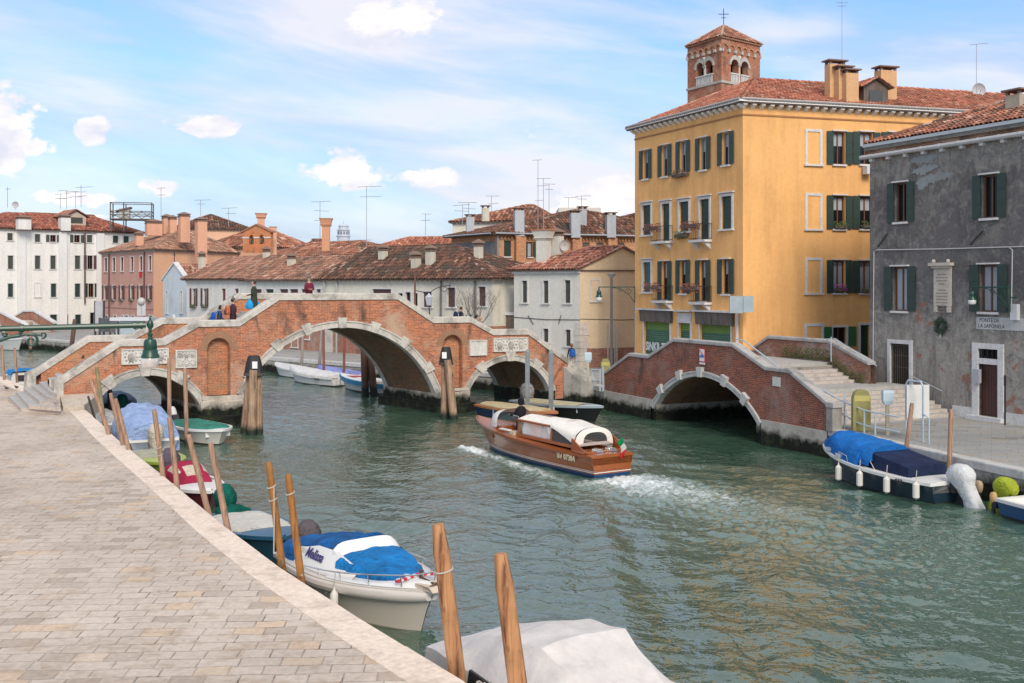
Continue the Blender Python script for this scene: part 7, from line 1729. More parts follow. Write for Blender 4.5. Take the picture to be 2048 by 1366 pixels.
# ---- navy boat with blue canopy at the right quay
def navy_boat():
 H = Hull('motorboat', 'dark navy motorboat with bright blue canopy and white-shrouded outboard at the right quay', (13.05, 31.9), (10.72, 37.0), 2.1, .62, .98, tr=.80, draft=.3, full=2.1, rake=.14)
 L = H.L; H.shell(plain((.012, .030, .045), .25, var=.2), plain((.01, .012, .014), .5), WH, .22)
 H.floor(.03, .6, WH, .15); H.deck(.0, .16, WH, .02, .02, .1, 'aft_deck'); H.deck(.55, .99, WH, .02, .03, .1, 'foredeck')
 BL = cloth((.008, .13, .42), var=.16, fold=.6, sc=1.2); NV = cloth((.012, .022, .065), var=.3, fold=.4)
 H.cover(.52, .985, lambda f: .62 * min(1, (1 - f) / .38) ** .75 + .10, BL, .10, .36, .03, 4, name='canopy', out=-.04, n=26)
 H.cover(.43, .53, lambda f: .70 + .03 * f, BL, -.25, .45, .012, 6, name='canopy_rear', out=-.08, n=6)
 mb = MB(H.T); rr = []
 for x, w_, z1 in ((.43 * L, .80, 1.22), (.36 * L, .80, 1.16), (.20 * L, .78, 1.02), (.17 * L, .76, .98)): rr.append([(x, w_ + .02, .56), (x, w_, z1 - .05), (x, w_ - .1, z1), (x, -w_ + .1, z1), (x, -w_, z1 - .05), (x, -w_ - .02, .56)])
 mb.loft(rr, closed=False); mb.face(rr[-1]); mb.build('dark_cover', NV, H.o, smooth=True, sharp=40)
 mb = MB(H.T)
 for sg in (1, -1): mb.tube([(.45 * L, sg * .86, 1.02), (.38 * L, sg * .93, .66)], .010, 5); mb.tube([(.45 * L, sg * .86, 1.02), (.52 * L, sg * .93, .70)], .010, 5)
 mb.build('canopy_stay', WH, H.o)
 for x in (.70, .84):
  for sg in (-1, 1):
   mb = MB(H.T); b = H.hb(x) * .98; z = H.sh(x) + .10; mb.box(x * L - .13, x * L + .13, sg * b - .02, sg * b + .025, z - .05, z + .07); mb.build('canopy_window', plain((.45, .5, .55), .2), H.o)
 sg = 1
 rail(H, [(.60 * L, sg * (H.hb(.6) - .03), H.sh(.6)), (.61 * L, sg * (H.hb(.6) - .03), H.sh(.6) + .22), (.70 * L, sg * (H.hb(.7) - .03), H.sh(.7) + .22), (.71 * L, sg * (H.hb(.71) - .03), H.sh(.71))], .013)
 outboard(H, plain((.05, .05, .05), .5), x=-.34, z=.66, sc=1.4, sh=2.4, zs=.8, cov=cloth((.56, .57, .57), var=.08, fold=.4))
 outboard(H, plain((.4, .3, .2), .5), y=-.75, x=-.30, z=.35, sc=.7)
 text('VE 34433', .24, 'registration', plain((.03, .03, .04), .5, var=0), H.o, lambda q: H.T((.24 * L - q.x, H.hb(.2) + .04 + q.z, .56 + q.y * .55)), bold=.008, xs=.9)
 lab = ('white fender nearest the bow of the navy boat with blue canopy', 'white fender below the middle of the blue canopy boat, second from its bow', 'white fender amidships beside the dark cover of the navy boat', 'white fender nearest the stern of the navy boat with blue canopy')
 for u, lb in zip((.66, .46, .26, .07), lab): fender(lb, H.T, (u * L, H.hb(u) + .12, .12), .52, .10)
 return H
navy_boat()
def small(name, label, stern, bow, B, side, rail_, deckm=None, h0=.5, h1=.7, **k):
 H = Hull(name, label, stern, bow, B, h0, h1, **k); H.shell(side, k.get('bottom') if False else plain((.03, .035, .03), .6), rail_, .09); return H
# yellow-green covered motor at the right edge
H = small('motorboat', 'blue and white boat with yellow-green shrouded outboard at the right edge of the photo', (14.2, 30.3), (16.1, 25.6), 1.8, plain((.02, .08, .20), .3), WH); H.floor(.02, .6, WH, .12); H.deck(.5, .99, WH)
outboard(H, BLK, x=-.35, z=.55, sc=1.2, sh=1.8, zs=.75, cov=cloth((.32, .38, .03), var=.15, fold=.8)); outboard(H, plain((.5, .3, .12), .5), y=-.5, x=-.3, z=.35, sc=.6)
# blue boat with white cover
H = small('motorboat', 'dark blue open boat with flat white cover and green-wrapped outboard by the two orange piles', (-7.45, 28.2), (-5.2, 24.7), 1.8, plain((.012, .05, .085), .3, var=.2), plain((.02, .09, .16), .35), h0=.50, h1=.68, tr=.75)
H.deck(.62, .99, plain((.022, .10, .18), .4), .02, .04); H.deck(.0, .12, plain((.022, .10, .18), .4), .02, .02, name='aft_deck'); H.floor(.1, .62, plain((.05, .09, .1), .6), .1)
H.cover(.14, .68, lambda f: .09, cloth((.55, .53, .48), var=.06, fold=.5), .04, .5, .012, 8, out=-.10)
outboard(H, BLK, x=-.22, z=.60, sc=1.25, cov=cloth((.0, .10, .075), var=.3, fold=1.0))
H.cover(-.02, .14, lambda f: .22, cloth((.0, .10, .075), var=.3, fold=1.0), .0, .5, .05, 9, name='green_cloth', out=-.35)
# maroon boat
H = small('motorboat', 'dark red boat with white deck and red folding hood between the leaning piles', (-10.75, 34.0), (-8.5, 30.5), 1.75, plain((.09, .012, .02), .3, var=.2), WH, h0=.5, h1=.62, tr=.75)
H.deck(.5, .99, WH, .02, .06); H.deck(.0, .14, WH, .02, .02, name='aft_deck'); H.floor(.14, .5, WH, .12)
mb = MB(H.T); rr = []
for f in [i / 8 for i in range(9)]:
 x = (.20 + .44 * f) * H.L; zt = .58 + .55 * math.sin(math.pi * (.18 + .80 * f)) ** .8; rr.append([(x, .70 * math.cos(t) * (1 - .3 * f), .55 + (zt - .55) * pw(math.sin(t), .7)) for t in [math.pi * j / 14 for j in range(15)]])
I = [[mb.p(p) for p in r] for r in rr]
for i in range(8):
 for j in range(14): mb.idx((I[i][j], I[i + 1][j], I[i + 1][j + 1], I[i][j + 1]), 1 if (i in (5, 6) and 4 < j < 9) or (i in (3, 4, 5) and j in (2, 3, 10, 11)) else 0)
mb.build('hood', [cloth((.30, .015, .05), var=.25), cloth((.50, .42, .33))], H.o, smooth=True)
outboard(H, BLK, x=-.22, z=.62, sc=1.35, cov=cloth((.10, .085, .11), var=.2, fold=1.0))
fender('small blue ball fender at the bow of the dark red boat', H.T, (.97 * H.L, .30, .2), .24, .12, plain((.02, .10, .25), .5))
# lime boat
H = small('rowing_boat', 'flat lime green boat with pale cover tucked under the near quay', (-13.35, 39.2), (-11.25, 35.7), 1.7, plain((.22, .30, .04), .45, var=.25), plain((.30, .38, .06), .5), h0=.42, h1=.55, tr=.8)
H.deck(.55, .99, plain((.36, .45, .08), .5), .02, .03); H.deck(.0, .2, plain((.30, .38, .06), .5), .02, .02, name='aft_deck'); H.cover(.05, .6, lambda f: .06, cloth((.38, .38, .28), var=.15), .02, .5, .01, 10, out=-.08)
# light blue tarpaulin boat
H = small('motorboat', 'boat wrapped in a draped light blue tarpaulin with beige outboard cover', (-13.55, 40.7), (-16.3, 45.9), 2.2, plain((.25, .3, .35), .5), WH, h0=.6, h1=.8, tr=.8)
H.cover(.05, .93, lambda f: .25 + .75 * math.sin(math.pi * min(1, .12 + f * .9)) ** .7, cloth((.27, .37, .58), var=.14, fold=1.0, sc=.9), .50, .62, .07, 11, out=.05, n=44, m=30)
H.floor(.0, .06, WH, .2); outboard(H, BLK, x=-.30, z=.62, sc=1.3, cov=cloth((.52, .47, .38), var=.1, fold=1.0))
# white boat with green cover
H = small('motorboat', 'small white boat with flat green cover floating before the left pier', (-14.35, 46.7), (-11.55, 43.0), 1.95, plain((.60, .58, .52), .35, var=.08), WH, h0=.55, h1=.66, tr=.86, full=3.2)
H.cover(.07, .90, lambda f: .10, cloth((.035, .20, .15), var=.2, fold=.6), -.02, .5, .012, 12, out=-.10); H.deck(.88, .99, WH, .02, .02); H.deck(.0, .08, WH, .02, .02, name='aft_deck')
outboard(H, WH, x=-.15, y=-.3, z=.72, sc=1.1, tilt=-.5)
# boats under the left arch
H = small('motorboat', 'dark blue boat with white bow and green cloth lying under the left arch', (-18.75, 51.6), (-21.3, 57.0), 1.95, plain((.03, .06, .10), .4), WH, h0=.5, h1=.75)
H.deck(.72, .99, WH, .03, .05); H.cover(.12, .74, lambda f: .30 + .1 * math.sin(f * 3), cloth((.10, .14, .21), var=.2), .02, .5, .03, 14, out=-.03); outboard(H, BLK, x=-.2, z=.6, sc=1.3, cov=cloth((.01, .10, .09), var=.3, fold=1))
H = small('rowing_boat', 'little boat under white sheeting squeezed against the left bridge foot', (-17.75, 46.9), (-19.0, 49.6), 1.2, plain((.3, .3, .28), .5), WH, h0=.4, h1=.5)
H.cover(.05, .92, lambda f: .35, cloth((.50, .51, .52), var=.12, fold=1.0), .1, .6, .05, 15)
# two boats behind the taxi
H = small('rowing_boat', 'blue wooden boat with varnished rim and beige cover lying behind the taxi', (-1.35, 53.7), (2.1, 49.2), 1.85, plain((.012, .035, .11), .35, var=.2), plain((.42, .16, .06), .4, var=.2), h0=.52, h1=.62, tr=.7)
H.cover(.05, .86, lambda f: .12, cloth((.48, .40, .24), var=.08), -.02, .5, .01, 16, out=-.18); H.deck(.84, .99, plain((.40, .14, .05), .35), .02, .03)
H = small('motorboat', 'black boat with slatted beige deck and pale bow beside the quay wall', (.45, 54.8), (4.25, 50.0), 1.95, plain((.012, .014, .014), .4), plain((.30, .35, .38), .5), h0=.62, h1=.80, tr=.75)
m_ = plain((.46, .41, .24), .7, var=.12)
H.deck(.80, .99, plain((.36, .42, .46), .4), .02, .04)
for k in range(6): a = .06 + .122 * k; H.deck(a, a + .114, m_, .03, .05, .14, name='deck_board', n=3)
H.floor(.03, .82, BLK, .2)
outboard(H, BLK, x=.15, y=.3, z=.72, sc=1.5, cov=cloth((.30, .28, .28), var=.5, fold=.8, sc=6))
fender('short white fender on the black boat behind the taxi', H.T, (.60 * H.L, -H.hb(.6) - .1, .35), .32, .09)
# beyond the central arch
H = small('motorboat', 'white boat furthest back seen through the central arch', (-13.7, 74.0), (-17.0, 77.4), 1.9, WH, WH, h0=.55, h1=.85); H.deck(.3, .99, plain((.55, .56, .57), .5), .02, .06); H.floor(.05, .3, WH)
H = small('motorboat', 'boat under a periwinkle blue sheet between the white boats beyond the central arch', (-10.3, 70.6), (-13.3, 73.7), 1.8, plain((.2, .25, .4), .5), WH); H.cover(.02, .95, lambda f: .25, cloth((.24, .28, .58), var=.12), .15, .5, .03, 18)
H = small('motorboat', 'white boat with white tarpaulin rim in front of the others beyond the central arch', (-10.9, 68.5), (-14.9, 72.3), 1.9, plain((.62, .63, .62), .3), WH, h0=.6, h1=.85); H.cover(.0, .97, lambda f: .12 + .1 * f, cloth((.62, .62, .62), var=.06), .16, .5, .03, 19)
text('LISA-2', .2, 'registration', BLK, H.o, sT(H, 1.3, H.hb(.25) + .03, .42, 1, tilt=0), bold=.006)
H = small('motorboat', 'blue and white boat with a red stripe on deck seen through the central arch', (-6.6, 63.2), (-10.8, 67.6), 2.0, plain((.60, .60, .58), .3), plain((.02, .20, .40), .4), h0=.6, h1=.85)
H.deck(.35, .99, WH, .02, .06); H.floor(.03, .35, WH); mb = MB(H.T)
for sg in (1, -1):
 rr = []
 for i in range(19): u = .03 + .94 * i / 18; b, z = H.hb(u), H.sh(u); rr.append([(u * H.L, sg * (b + .045), z - .03), (u * H.L, sg * (b * .985 + .035), z - .24)])
 mb.loft(rr, closed=False)
mb.build('blue_band', plain((.02, .20, .40), .4), H.o)
mb = MB(H.T); z = H.sh(.7) + .09; mb.face([(.62 * H.L, -.6, z - .02), (.74 * H.L, -.5, z), (.80 * H.L, .35, z + .03), (.66 * H.L, .45, z + .01)]); mb.build('red_stripe', plain((.55, .03, .03), .5), H.o)
outboard(H, plain((.3, .3, .3), .5), x=-.1, z=.65, sc=1.3, cov=cloth((.35, .36, .33)))
fender('white fender at the bow of the blue and white boat beyond the arch', H.T, (.93 * H.L, H.hb(.93) + .1, .15), .5, .12)
# left of the bridge
H = small('motorboat', 'white cabin boat with bright blue tarpaulin moored beyond the bridge steps', (-28.3, 62.6), (-31.2, 67.4), 2.0, WH, WH, h0=.75, h1=.95)
mb = MB(H.T); mb.loft([[(x, y, z) for x, y, z in ((a, .8 * k, .7), (a, .72 * k, 1.35), (a, -.72 * k, 1.35), (a, -.8 * k, .7))] for a, k in ((.15, 1), (2.6, .95), (3.3, .6))]); mb.build('cabin', WH, H.o)
mb = MB(H.T); mb.box(.10, .14, -.5, .5, .85, 1.2); mb.build('cabin_window', plain((.05, .04, .05), .2), H.o)
mb = MB(H.T); mb.loft([[(x, .85, 1.2 + .03 * math.sin(x * 5)), (x, .70, 1.40), (x, 0, 1.44 + .04 * math.sin(x * 4)), (x, -.7, 1.40), (x, -.85, 1.05 + .1 * math.sin(x * 7))] for x in [.0 + .3 * i for i in range(9)]], closed=False); mb.build('tarpaulin', cloth((.012, .20, .50)), H.o, smooth=True)
H = small('motorboat', 'pale motorboat with grey cover on the far water at the left edge', (-54.5, 110.4), (-47.6, 104.6), 2.6, plain((.52, .54, .54), .4), WH, h0=.9, h1=1.2)
H.cover(.25, .96, lambda f: .35 * (1 - f) + .08, cloth((.22, .25, .30), var=.12), .0, .5, .03, 22, out=-.2); H.deck(.0, .99, WH, .02, .02)
# ============================================================ PILES, POSTS
def qe(px, py, off=.3):     # a spot just outside the near quay edge, seen where the quay hides the pile's foot
 d = (EYE - 1.1) * FPX / (py - HY) + off; return Vector(((px - HX) / FPX * d, d, 0))
PW1 = wood((.42, .26, .175), (.25, .145, .09), algae=.35, gz=20, crack=.5); PW2 = wood((.38, .165, .035), (.22, .085, .022), algae=.3, gz=20, crack=.6); PW3 = wood((.52, .27, .12), (.26, .10, .04), algae=.3, gz=13, crack=.95, knots=.9)
PW4 = wood((.33, .30, .27), (.20, .18, .16), algae=.45, gz=9, crack=.4); PWG = wood((.30, .27, .13), (.2, .17, .08), algae=.4, gz=9, crack=.3); PWD = wood((.16, .085, .06), (.09, .05, .035), algae=.7, gz=6, crack=.6); PWL = wood((.42, .28, .18), (.23, .14, .09), algae=.42, gz=11, crack=.9)
def pile(foot, top, r, mat, label, group, kind='round', name='mooring_pile', seed=0, rope=None):
 foot, top = Vector(foot), Vector(top); b = foot + (foot - top) * (1.4 / max(1, (top - foot).z)) if True else foot
 rn = random.Random(seed); mb = MB(); n = 14; ax = (top - foot).normalized(); L = (top - b).length; u = ax.cross(Vector((0, 1, 0))).normalized(); w_ = ax.cross(u); rings = []
 prof = [(0, 1), (.25, 1.02), (.5, 1.0), (.72, .99), (.93, .96), (.975, .9), (1.0, .72)] if kind == 'round' else [(0, 1.05), (.3, 1.03), (.6, 1.02), (1 - .52 / L, .98), (1 - .42 / L, 1.02), (1 - .05 / L, .68), (1.0, .60)]
 bend = rn.uniform(-.02, .02)
 for f, k in prof:
  c = b + ax * (L * f) + u * bend * math.sin(f * 3.1); rings.append([c + (u * math.cos(2 * math.pi * j / n) + w_ * math.sin(2 * math.pi * j / n)) * r * k * (1 + (rn.uniform(-.03, .03) if kind != 'round' else 0) + ((.08 if j % 4 == 0 else -.03) if kind != 'round' and f > 1 - .3 / L else 0)) for j in range(n)])
 mb.loft(rings); o = mb.build(name, mat, smooth=True, loc=(foot.x, foot.y, 0), sharp=35)
 tag(o, label, 'mooring pile', group)
 if rope:
  for zz, lp in rope:
   c = foot + (top - foot) * ((zz - foot.z) / (top - foot).z); mb = MB(); mb.tube([c + Vector((r * 1.06 * math.cos(t), r * 1.06 * math.sin(t), .03 * math.sin(t + 1))) for t in [2 * math.pi * k / 16 for k in range(17)]], .012, 5, caps=False)
   if lp: mb.tube([c + V(r * .8, -r * .8, 0), c + V(r * .9, -r * .9, -lp * .5), c + V(r * .8, -r * .9, -lp)], .012, 5)
   mb.build('rope', ROPE, o)
 return o
GP = 'wooden mooring piles along the near quay'
def qp(xb, yb, xt, yt, r, mat, label, kind='round', off=.32, **k):
 f = qe(xb, yb, off); t = Vector(((xt - HX) / FPX * f.y, f.y, EYE - (yt - HY) / FPX * f.y)); zb = EYE - (yb - HY) / FPX * f.y
 d = (t - Vector((f.x, f.y, zb))) / (t.z - zb); foot = Vector((f.x, f.y, zb)) - d * zb
 return pile(foot, t, r, mat, label, GP, kind, **k)
qp(218, 872, 181, 756, .072, PW1, 'leaning brown pile nearest the bridge foot, left of the light blue tarpaulin', seed=1)
qp(248, 894, 221, 786, .07, PW1, 'leaning brown pile just left of its twin before the light blue tarpaulin', seed=2)
qp(258, 903, 231, 797, .07, PW1, 'leaning brown pile just right of its twin before the light blue tarpaulin', seed=3)
qp(326, 956, 308, 818, .072, PW1, 'rope-marked brown pile between the beige motor cover and the lime green boat', seed=4, rope=[(1.9, 0), (1.7, .2)])
qp(355, 976, 339, 834, .072, PW1, 'brown pile with dark foot at the stern of the dark red boat', seed=5)
qp(417, 1022, 377, 869, .072, PW1, 'strongly leaning brown pile across the white deck of the dark red boat', seed=6)
qp(454, 1054, 421, 886, .072, PW1, 'leaning brown pile at the stern of the dark blue boat with white cover', seed=7)
qp(563, 1130, 537, 924, .072, PW2, 'tall orange-brown pile with a rope hanging down it', seed=8, rope=[(2.55, 1.3), (2.3, 0)])
qp(602, 1156, 576, 948, .072, PW2, 'tall orange-brown pile beside the stern of the white boat with blue covers', seed=9, rope=[(2.6, 0)])
qp(914, 1346, 876, 1048, .12, PW3, 'thick knotty yellow-brown pile with pointed top and a thin rope ring', kind='carved', seed=10, rope=[(2.45, 0)])
p = qe(1044, 1440, .25); qp(1044, 1440, 1001, 1107, .12, PW3, 'thick cracked yellow-brown pile with pointed top nearest the camera', kind='carved', seed=11)
def wp(xw, dw, xt, yt, r, mat, label, group=None, xb=None, **k):   # pile standing in open water at depth dw
 f = XY(xw, dw); t = Vector(((xt - HX) / FPX * dw, dw, EYE - (yt - HY) / FPX * dw)); return pile(f, t, r, mat, label, group, **k)
wp(339, 45.4, 338, 716, .088, PW1, 'upright brown pile in front of the left arch, left of the two tall ones', GP, seed=12)
wp(373, 43.6, 370, 736, .088, PW1, 'upright brown pile beside the white boat with flat green cover', GP, seed=13)
wp(211, 46.0, 193, 734, .08, PWG, 'greenish pile behind the leaning brown pile at the bridge foot', GP, seed=14)
wp(203, 45.2, 176, 792, .05, BLK, 'thin black slanting pole at the foot of the left arch', GP, seed=15)
wp(220, 50.5, 219, 770, .11, PWD, 'short dark pile in the shade of the left arch', GP, seed=16)
GF = 'mooring poles beyond the large bridge'
for xw, d, xt, yt, r, m_, lb in ((602, 74.5, 606, 660, .10, PW4, 'pale grey pole at the left among those seen through the central arch'), (637, 74, 644, 652, .11, PW4, 'pale grey leaning pole behind the periwinkle sheet through the central arch'),
  (648, 71.5, 647, 655, .085, wood((.24, .075, .05), (.15, .05, .035), algae=.3), 'reddish brown pole in front of the periwinkle boat through the central arch'), (688, 70.5, 689, 662, .085, wood((.24, .075, .05), (.15, .05, .035), algae=.3), 'reddish brown pole behind the red striped boat through the central arch'),
  (12, 60.5, 3, 690, .08, PW1, 'leaning brown pole at the left edge beyond the bridge steps'), (37, 62.5, 29, 695, .08, PW1, 'leaning brown pole beside the white cabin boat with blue tarpaulin'), (141, 98, 150, 638, .2, PWD, 'dark tilted pole at the far quay below the lamp arm'), (61, 104, 62, 643, .15, PW1, 'short orange-brown pole by the distant footbridge')): wp(xw, d, xt, yt, r, m_, lb, GF, seed=int(xw))
# grey steel-like posts by the right arch
GG = 'tall square grey posts before the right arch'
for x, d, yt, lb in ((1055, 52.0, 699, 'tall slim grey post standing left in front of the right arch'), (1102, 51.0, 701, 'tall slim grey post at the right foot of the right arch')):
 c = XY(x, d); mb = MB(); z = P(x, yt, d).z; mb.prism([(c.x - .11, c.y - .11), (c.x + .11, c.y - .11), (c.x + .11, c.y + .11), (c.x - .11, c.y + .11)], -1.3, z - .12); mb.loft([[(c.x + a * .11 * k, c.y + b * .11 * k, zz) for a, b in ((-1, -1), (1, -1), (1, 1), (-1, 1))] for zz, k in ((z - .12, 1), (z, .6))]); tag(mb.build('mooring_post', wood((.20, .225, .24), (.13, .145, .155), algae=.35, gz=4, crack=.2), loc=(c.x, c.y, 0)), lb, 'mooring post', GG)
# right quay piles
GR = 'mooring piles of the right quay'
wp(1803, 35.7, 1824, 806, .075, PW1, 'leaning brown pile behind the dark cover of the navy boat', GR, seed=31); wp(1896, 33.5, 1902, 818, .075, PW1, 'upright brown pile beside the shrouded outboard of the navy boat', GR, seed=32)
def line(label, pts, r=.013):
 pts = [Vector(p) for p in pts]; q = []
 for a, b in zip(pts, pts[1:]): q += [a.lerp(b, k / 6) - V(0, 0, .10 * math.sin(math.pi * k / 6)) for k in range(6)]
 mb = MB(); mb.tube(q + [pts[-1]], r, 5); tag(mb.build('mooring_rope', ROPE), label, 'rope')
line('pale rope from the stern of the white boat with blue covers to the orange pile', [MEL.T((.1, -.9, .75)), G(566, 1118, 1.25), G(561, 1128, 1.0)])
line('second pale rope tied at the side of the white boat with blue covers', [MEL.T((1.4, -1.0, .78)), G(604, 1150, 1.3)])
# dolphins: three lashed timbers with a black cap
def dolphin(spec, label, caps=True, sheet=0, R_=.4):
 o = None; ctr = XY(spec[0][0], spec[0][1]); o = thing('timber_dolphin', label, 'mooring dolphin', (ctr.x, ctr.y, 0), group='lashed timber dolphins guarding the bridge')
 tops = []
 for i, (xb, d, xt, yt, r) in enumerate(spec):
  f = XY(xb, d); t = Vector(((xt - HX) / FPX * d, d, EYE - (yt - HY) / FPX * d)); b = f - (t - f) * (1.3 / t.z); rn = random.Random(i); mb = MB(); ax = (t - b).normalized(); u = ax.cross(V(0, 1, 0)).normalized(); w_ = ax.cross(u)
  rings = [[b + (t - b) * ff + (u * math.cos(2 * math.pi * j / 12) + w_ * math.sin(2 * math.pi * j / 12)) * r * k * (1 + .04 * math.sin(j * 1.7 + ff * 5)) for j in range(12)] for ff, k in ((0, 1.1), (.3, 1.08), (.6, 1.03), (.85, .97), (1, .92))]
  mb.loft(rings); mb.build('timber', PWL if caps else PWD, o, smooth=True, sharp=50); tops.append((t, r, ax, u, w_))
 if caps:
  c = sum((t[0] for t in tops), Vector()) / len(tops)
  mb = MB(); mb.loft([[c + V(R_ * k * math.cos(2 * math.pi * j / 10), R_ * .8 * k * math.sin(2 * math.pi * j / 10), z) for j in range(10)] for z, k in ((-.10, 1.02), (.36, .80), (.62, .62), (.66, .5))]); cp = mb.build('cap', plain((.018, .017, .017), .6, var=.3), o)
  mb = MB(); mb.loft([[c + V(R_ * k * math.cos(2 * math.pi * j / 14), R_ * .85 * k * math.sin(2 * math.pi * j / 14), z) for j in range(14)] for z, k in ((-.22, 1.03), (-.20, 1.08), (-.12, 1.08), (-.10, 1.03))]); mb.build('iron_band', plain((.08, .06, .05), .8, var=.4), o)
  sx_ = sheet; mb = MB(); q = c + V(sx_ * R_ * .55, -R_ * .80, .12); mb.box(q.x - .11, q.x + .11, q.y - .03, q.y - .01, q.z, q.z + .30); mb.build('number_plate', plain((.75, .75, .75), .5, var=0), cp)
 return o
dolphin([(489, 46.8, 500, 742, .17), (503, 46.3, 507, 740, .19), (519, 46.6, 516, 742, .15)], 'three lashed timbers with black cap standing before the left pier', True, .55, .42)
dolphin([(888, 51.9, 889, 722, .15), (908, 51.6, 895, 720, .18), (899, 52.3, 892, 721, .15)], 'lashed timbers with black cap standing before the right pier', True, -.35, .33)
dolphin([(731, 62.0, 727, 690, .2), (730, 62.5, 733, 690, .2), (749, 62.0, 738, 694, .2)], 'dark timbers behind the central arch without a cap', False)
# ============================================================ QUAY FURNITURE
PIPE = plain((.42, .50, .56), .45, .2, var=.15); YEL = plain((.25, .23, .08), .6, var=.45)
def gq(px, py, z=1.1): return G(px, py, z)
def footrail(name, label, posts, rails, r=.03):
 o = thing(name, label, 'railing', tuple(posts[0][0]));
 for a, b in posts: mb = MB(); mb.tube([a, b], r * 1.15, 7); mb.build('post', PIPE, o)
 for pts in rails: mb = MB(); mb.tube(pts, r, 7); mb.build('rail', PIPE, o)
 return o
Z = 1.1
def sx(s_, o_, z): return SA.T((s_, o_, z))
# sloping handrail on the right flight ending on the quay
mb_posts = [(sx(17.2 + .0, -.55, 1.1), sx(17.2, -.55, 2.45)), (sx(17.7, -.5, 1.1), sx(17.7, -.5, 2.12)), (sx(18.35, -.45, 1.1), sx(18.35, -.45, 1.95)), (sx(18.9, -.45, 1.1), sx(18.9, -.45, 1.9))]
footrail('handrail', 'grey tubular handrail running down the right flight of the small bridge to the quay', mb_posts,
 [[sx(10.6, -.45, 4.15), sx(11.2, -.45, 4.1), sx(13.6, -.45, 3.1), sx(14.1, -.45, 3.0), sx(17.2, -.55, 2.45 - .35), sx(17.9, -.5, 1.98), sx(18.35, -.45, 1.92), sx(20.0, -.5, 1.86)],
     [sx(16.9, -.5, 1.75), sx(17.8, -.5, 1.45), sx(18.35, -.45, 1.38), sx(20.0, -.5, 1.34)]])
sx_ = sx
footrail('handrail', 'thin silver handrail along the far parapet of the small bridge', [(sx(10.4, -5.8, 3.0), sx(10.4, -5.8, 4.12))], [[sx(10.0, -5.85, 4.0), sx(10.6, -5.85, 4.05), sx(13.2, -5.85, 3.0)]], .022)
def bollard_box(label, x, y, px_off=0, h=1.25, tilt=0.0):
 p = gq(x, y); o = thing('bollard_box', label, 'post box', tuple(p)); mb = MB(); mb.box(p.x - .06, p.x + .06, p.y - .05, p.y + .05, 1.1, 1.1 + h - .3); mb.build('post', plain((.42, .38, .28), .7, var=.3), o)
 mb = MB(); mb.loft([[(p.x + a * .19 * k, p.y + b * .12 * k, z) for a, b in ((-1, -1), (1, -1), (1, 1), (-1, 1))] for z, k in ((1.1 + h - .42, .62), (1.1 + h - .28, .95), (1.1 + h + .02, 1.0), (1.1 + h + .10, .9))]); mb.build('head', plain((.44, .55, .62), .45, var=.1), o); return o
bollard_box('pale blue-grey box on a post at the end of the handrail by the steps', 1775, 870, h=1.5)
bollard_box('pale blue-grey box on a post between the two bridges', 1176, 776, h=1.75)
bollard_box('pale grey box on a post seen over the top of the small bridge', 1427, 772, h=3.3)
def ylocker(label, x, y, h, q=.8):
 p = gq(x, y); o = thing('yellow_locker', label, 'locker', tuple(p)); mb = MB(); pr = [(a * q, b) for a, b in ((-.40, 0), (.40, 0), (.40, h * .8), (.30, h * .95), (.15, h), (-.15, h), (-.30, h * .95), (-.40, h * .8))]
 mb.loft([[(p.x + a, p.y + d, 1.12 + z) for a, z in pr] for d in (-.12, .14)]); mb.build('body', YEL, o); mb = MB(); mb.box(p.x - .36 * q, p.x + .36 * q, p.y - .135, p.y - .121, 1.12 + h * .72, 1.12 + h * .86); mb.build('panel', plain((.42, .38, .12), .5, var=.3), o)
 return o
ylocker('weathered yellow folded lift platform standing by the foot of the steps', 1722, 862, 1.5)
ylocker('yellow folded lift platform standing between the two bridges', 1211, 768, 1.35, .62)
# notice frame on the right quay
def notice():
 a, b = gq(1812, 878), gq(1846, 884); o = thing('notice_board', 'white notice board held in a grey tubular frame on the right quay', 'notice board', tuple(a)); h = 2.05
 mb = MB(); mb.tube([a, a + V(0, 0, h - .15), a + (b - a) * .12 + V(0, 0, h), a + (b - a) * .88 + V(0, 0, h), b + V(0, 0, h - .15), b], .035, 7); mb.build('frame', PIPE, o)
 c = (a + b) / 2 + V(.18, .25, 0); mb = MB(); mb.box(c.x - .36, c.x + .42, c.y - .03, c.y + .03, 1.85, 3.0); mb.build('panel', plain((.60, .60, .57), .5, var=.15), o)
 a2 = gq(1858, 888); mb = MB(); mb.tube([b + V(0, .05, .95), a2 + V(-.1, 0, .95), a2 + V(0, 0, .85), a2], .03, 7); mb.build('side_rail', PIPE, o)
notice()
p = gq(2010, 850); mb = MB(); mb.tube([p, p + V(0, 0, 1.5)], .035, 6); mb.tube([p + V(0, 0, 1.5), p + V(0, 0, 1.9)], .05, 6); tag(mb.build('bollard', BLK), 'slim black post beside the dark red door of the grey house', 'post')
# small gate between the bridges
pa, pb, pc = gq(1184, 779), gq(1200, 782), gq(1206, 782)
footrail('gate', 'low grey tubular gate between the two bridges', [(pa, pa + V(0, 0, 1.05)), (pb, pb + V(0, 0, 1.1)), (pc, pc + V(0, 0, 1.25))], [[pa + V(0, 0, 1.0), pc + V(0, 0, 1.05)], [pa + V(0, 0, .45), pc + V(0, 0, .5)]], .035)
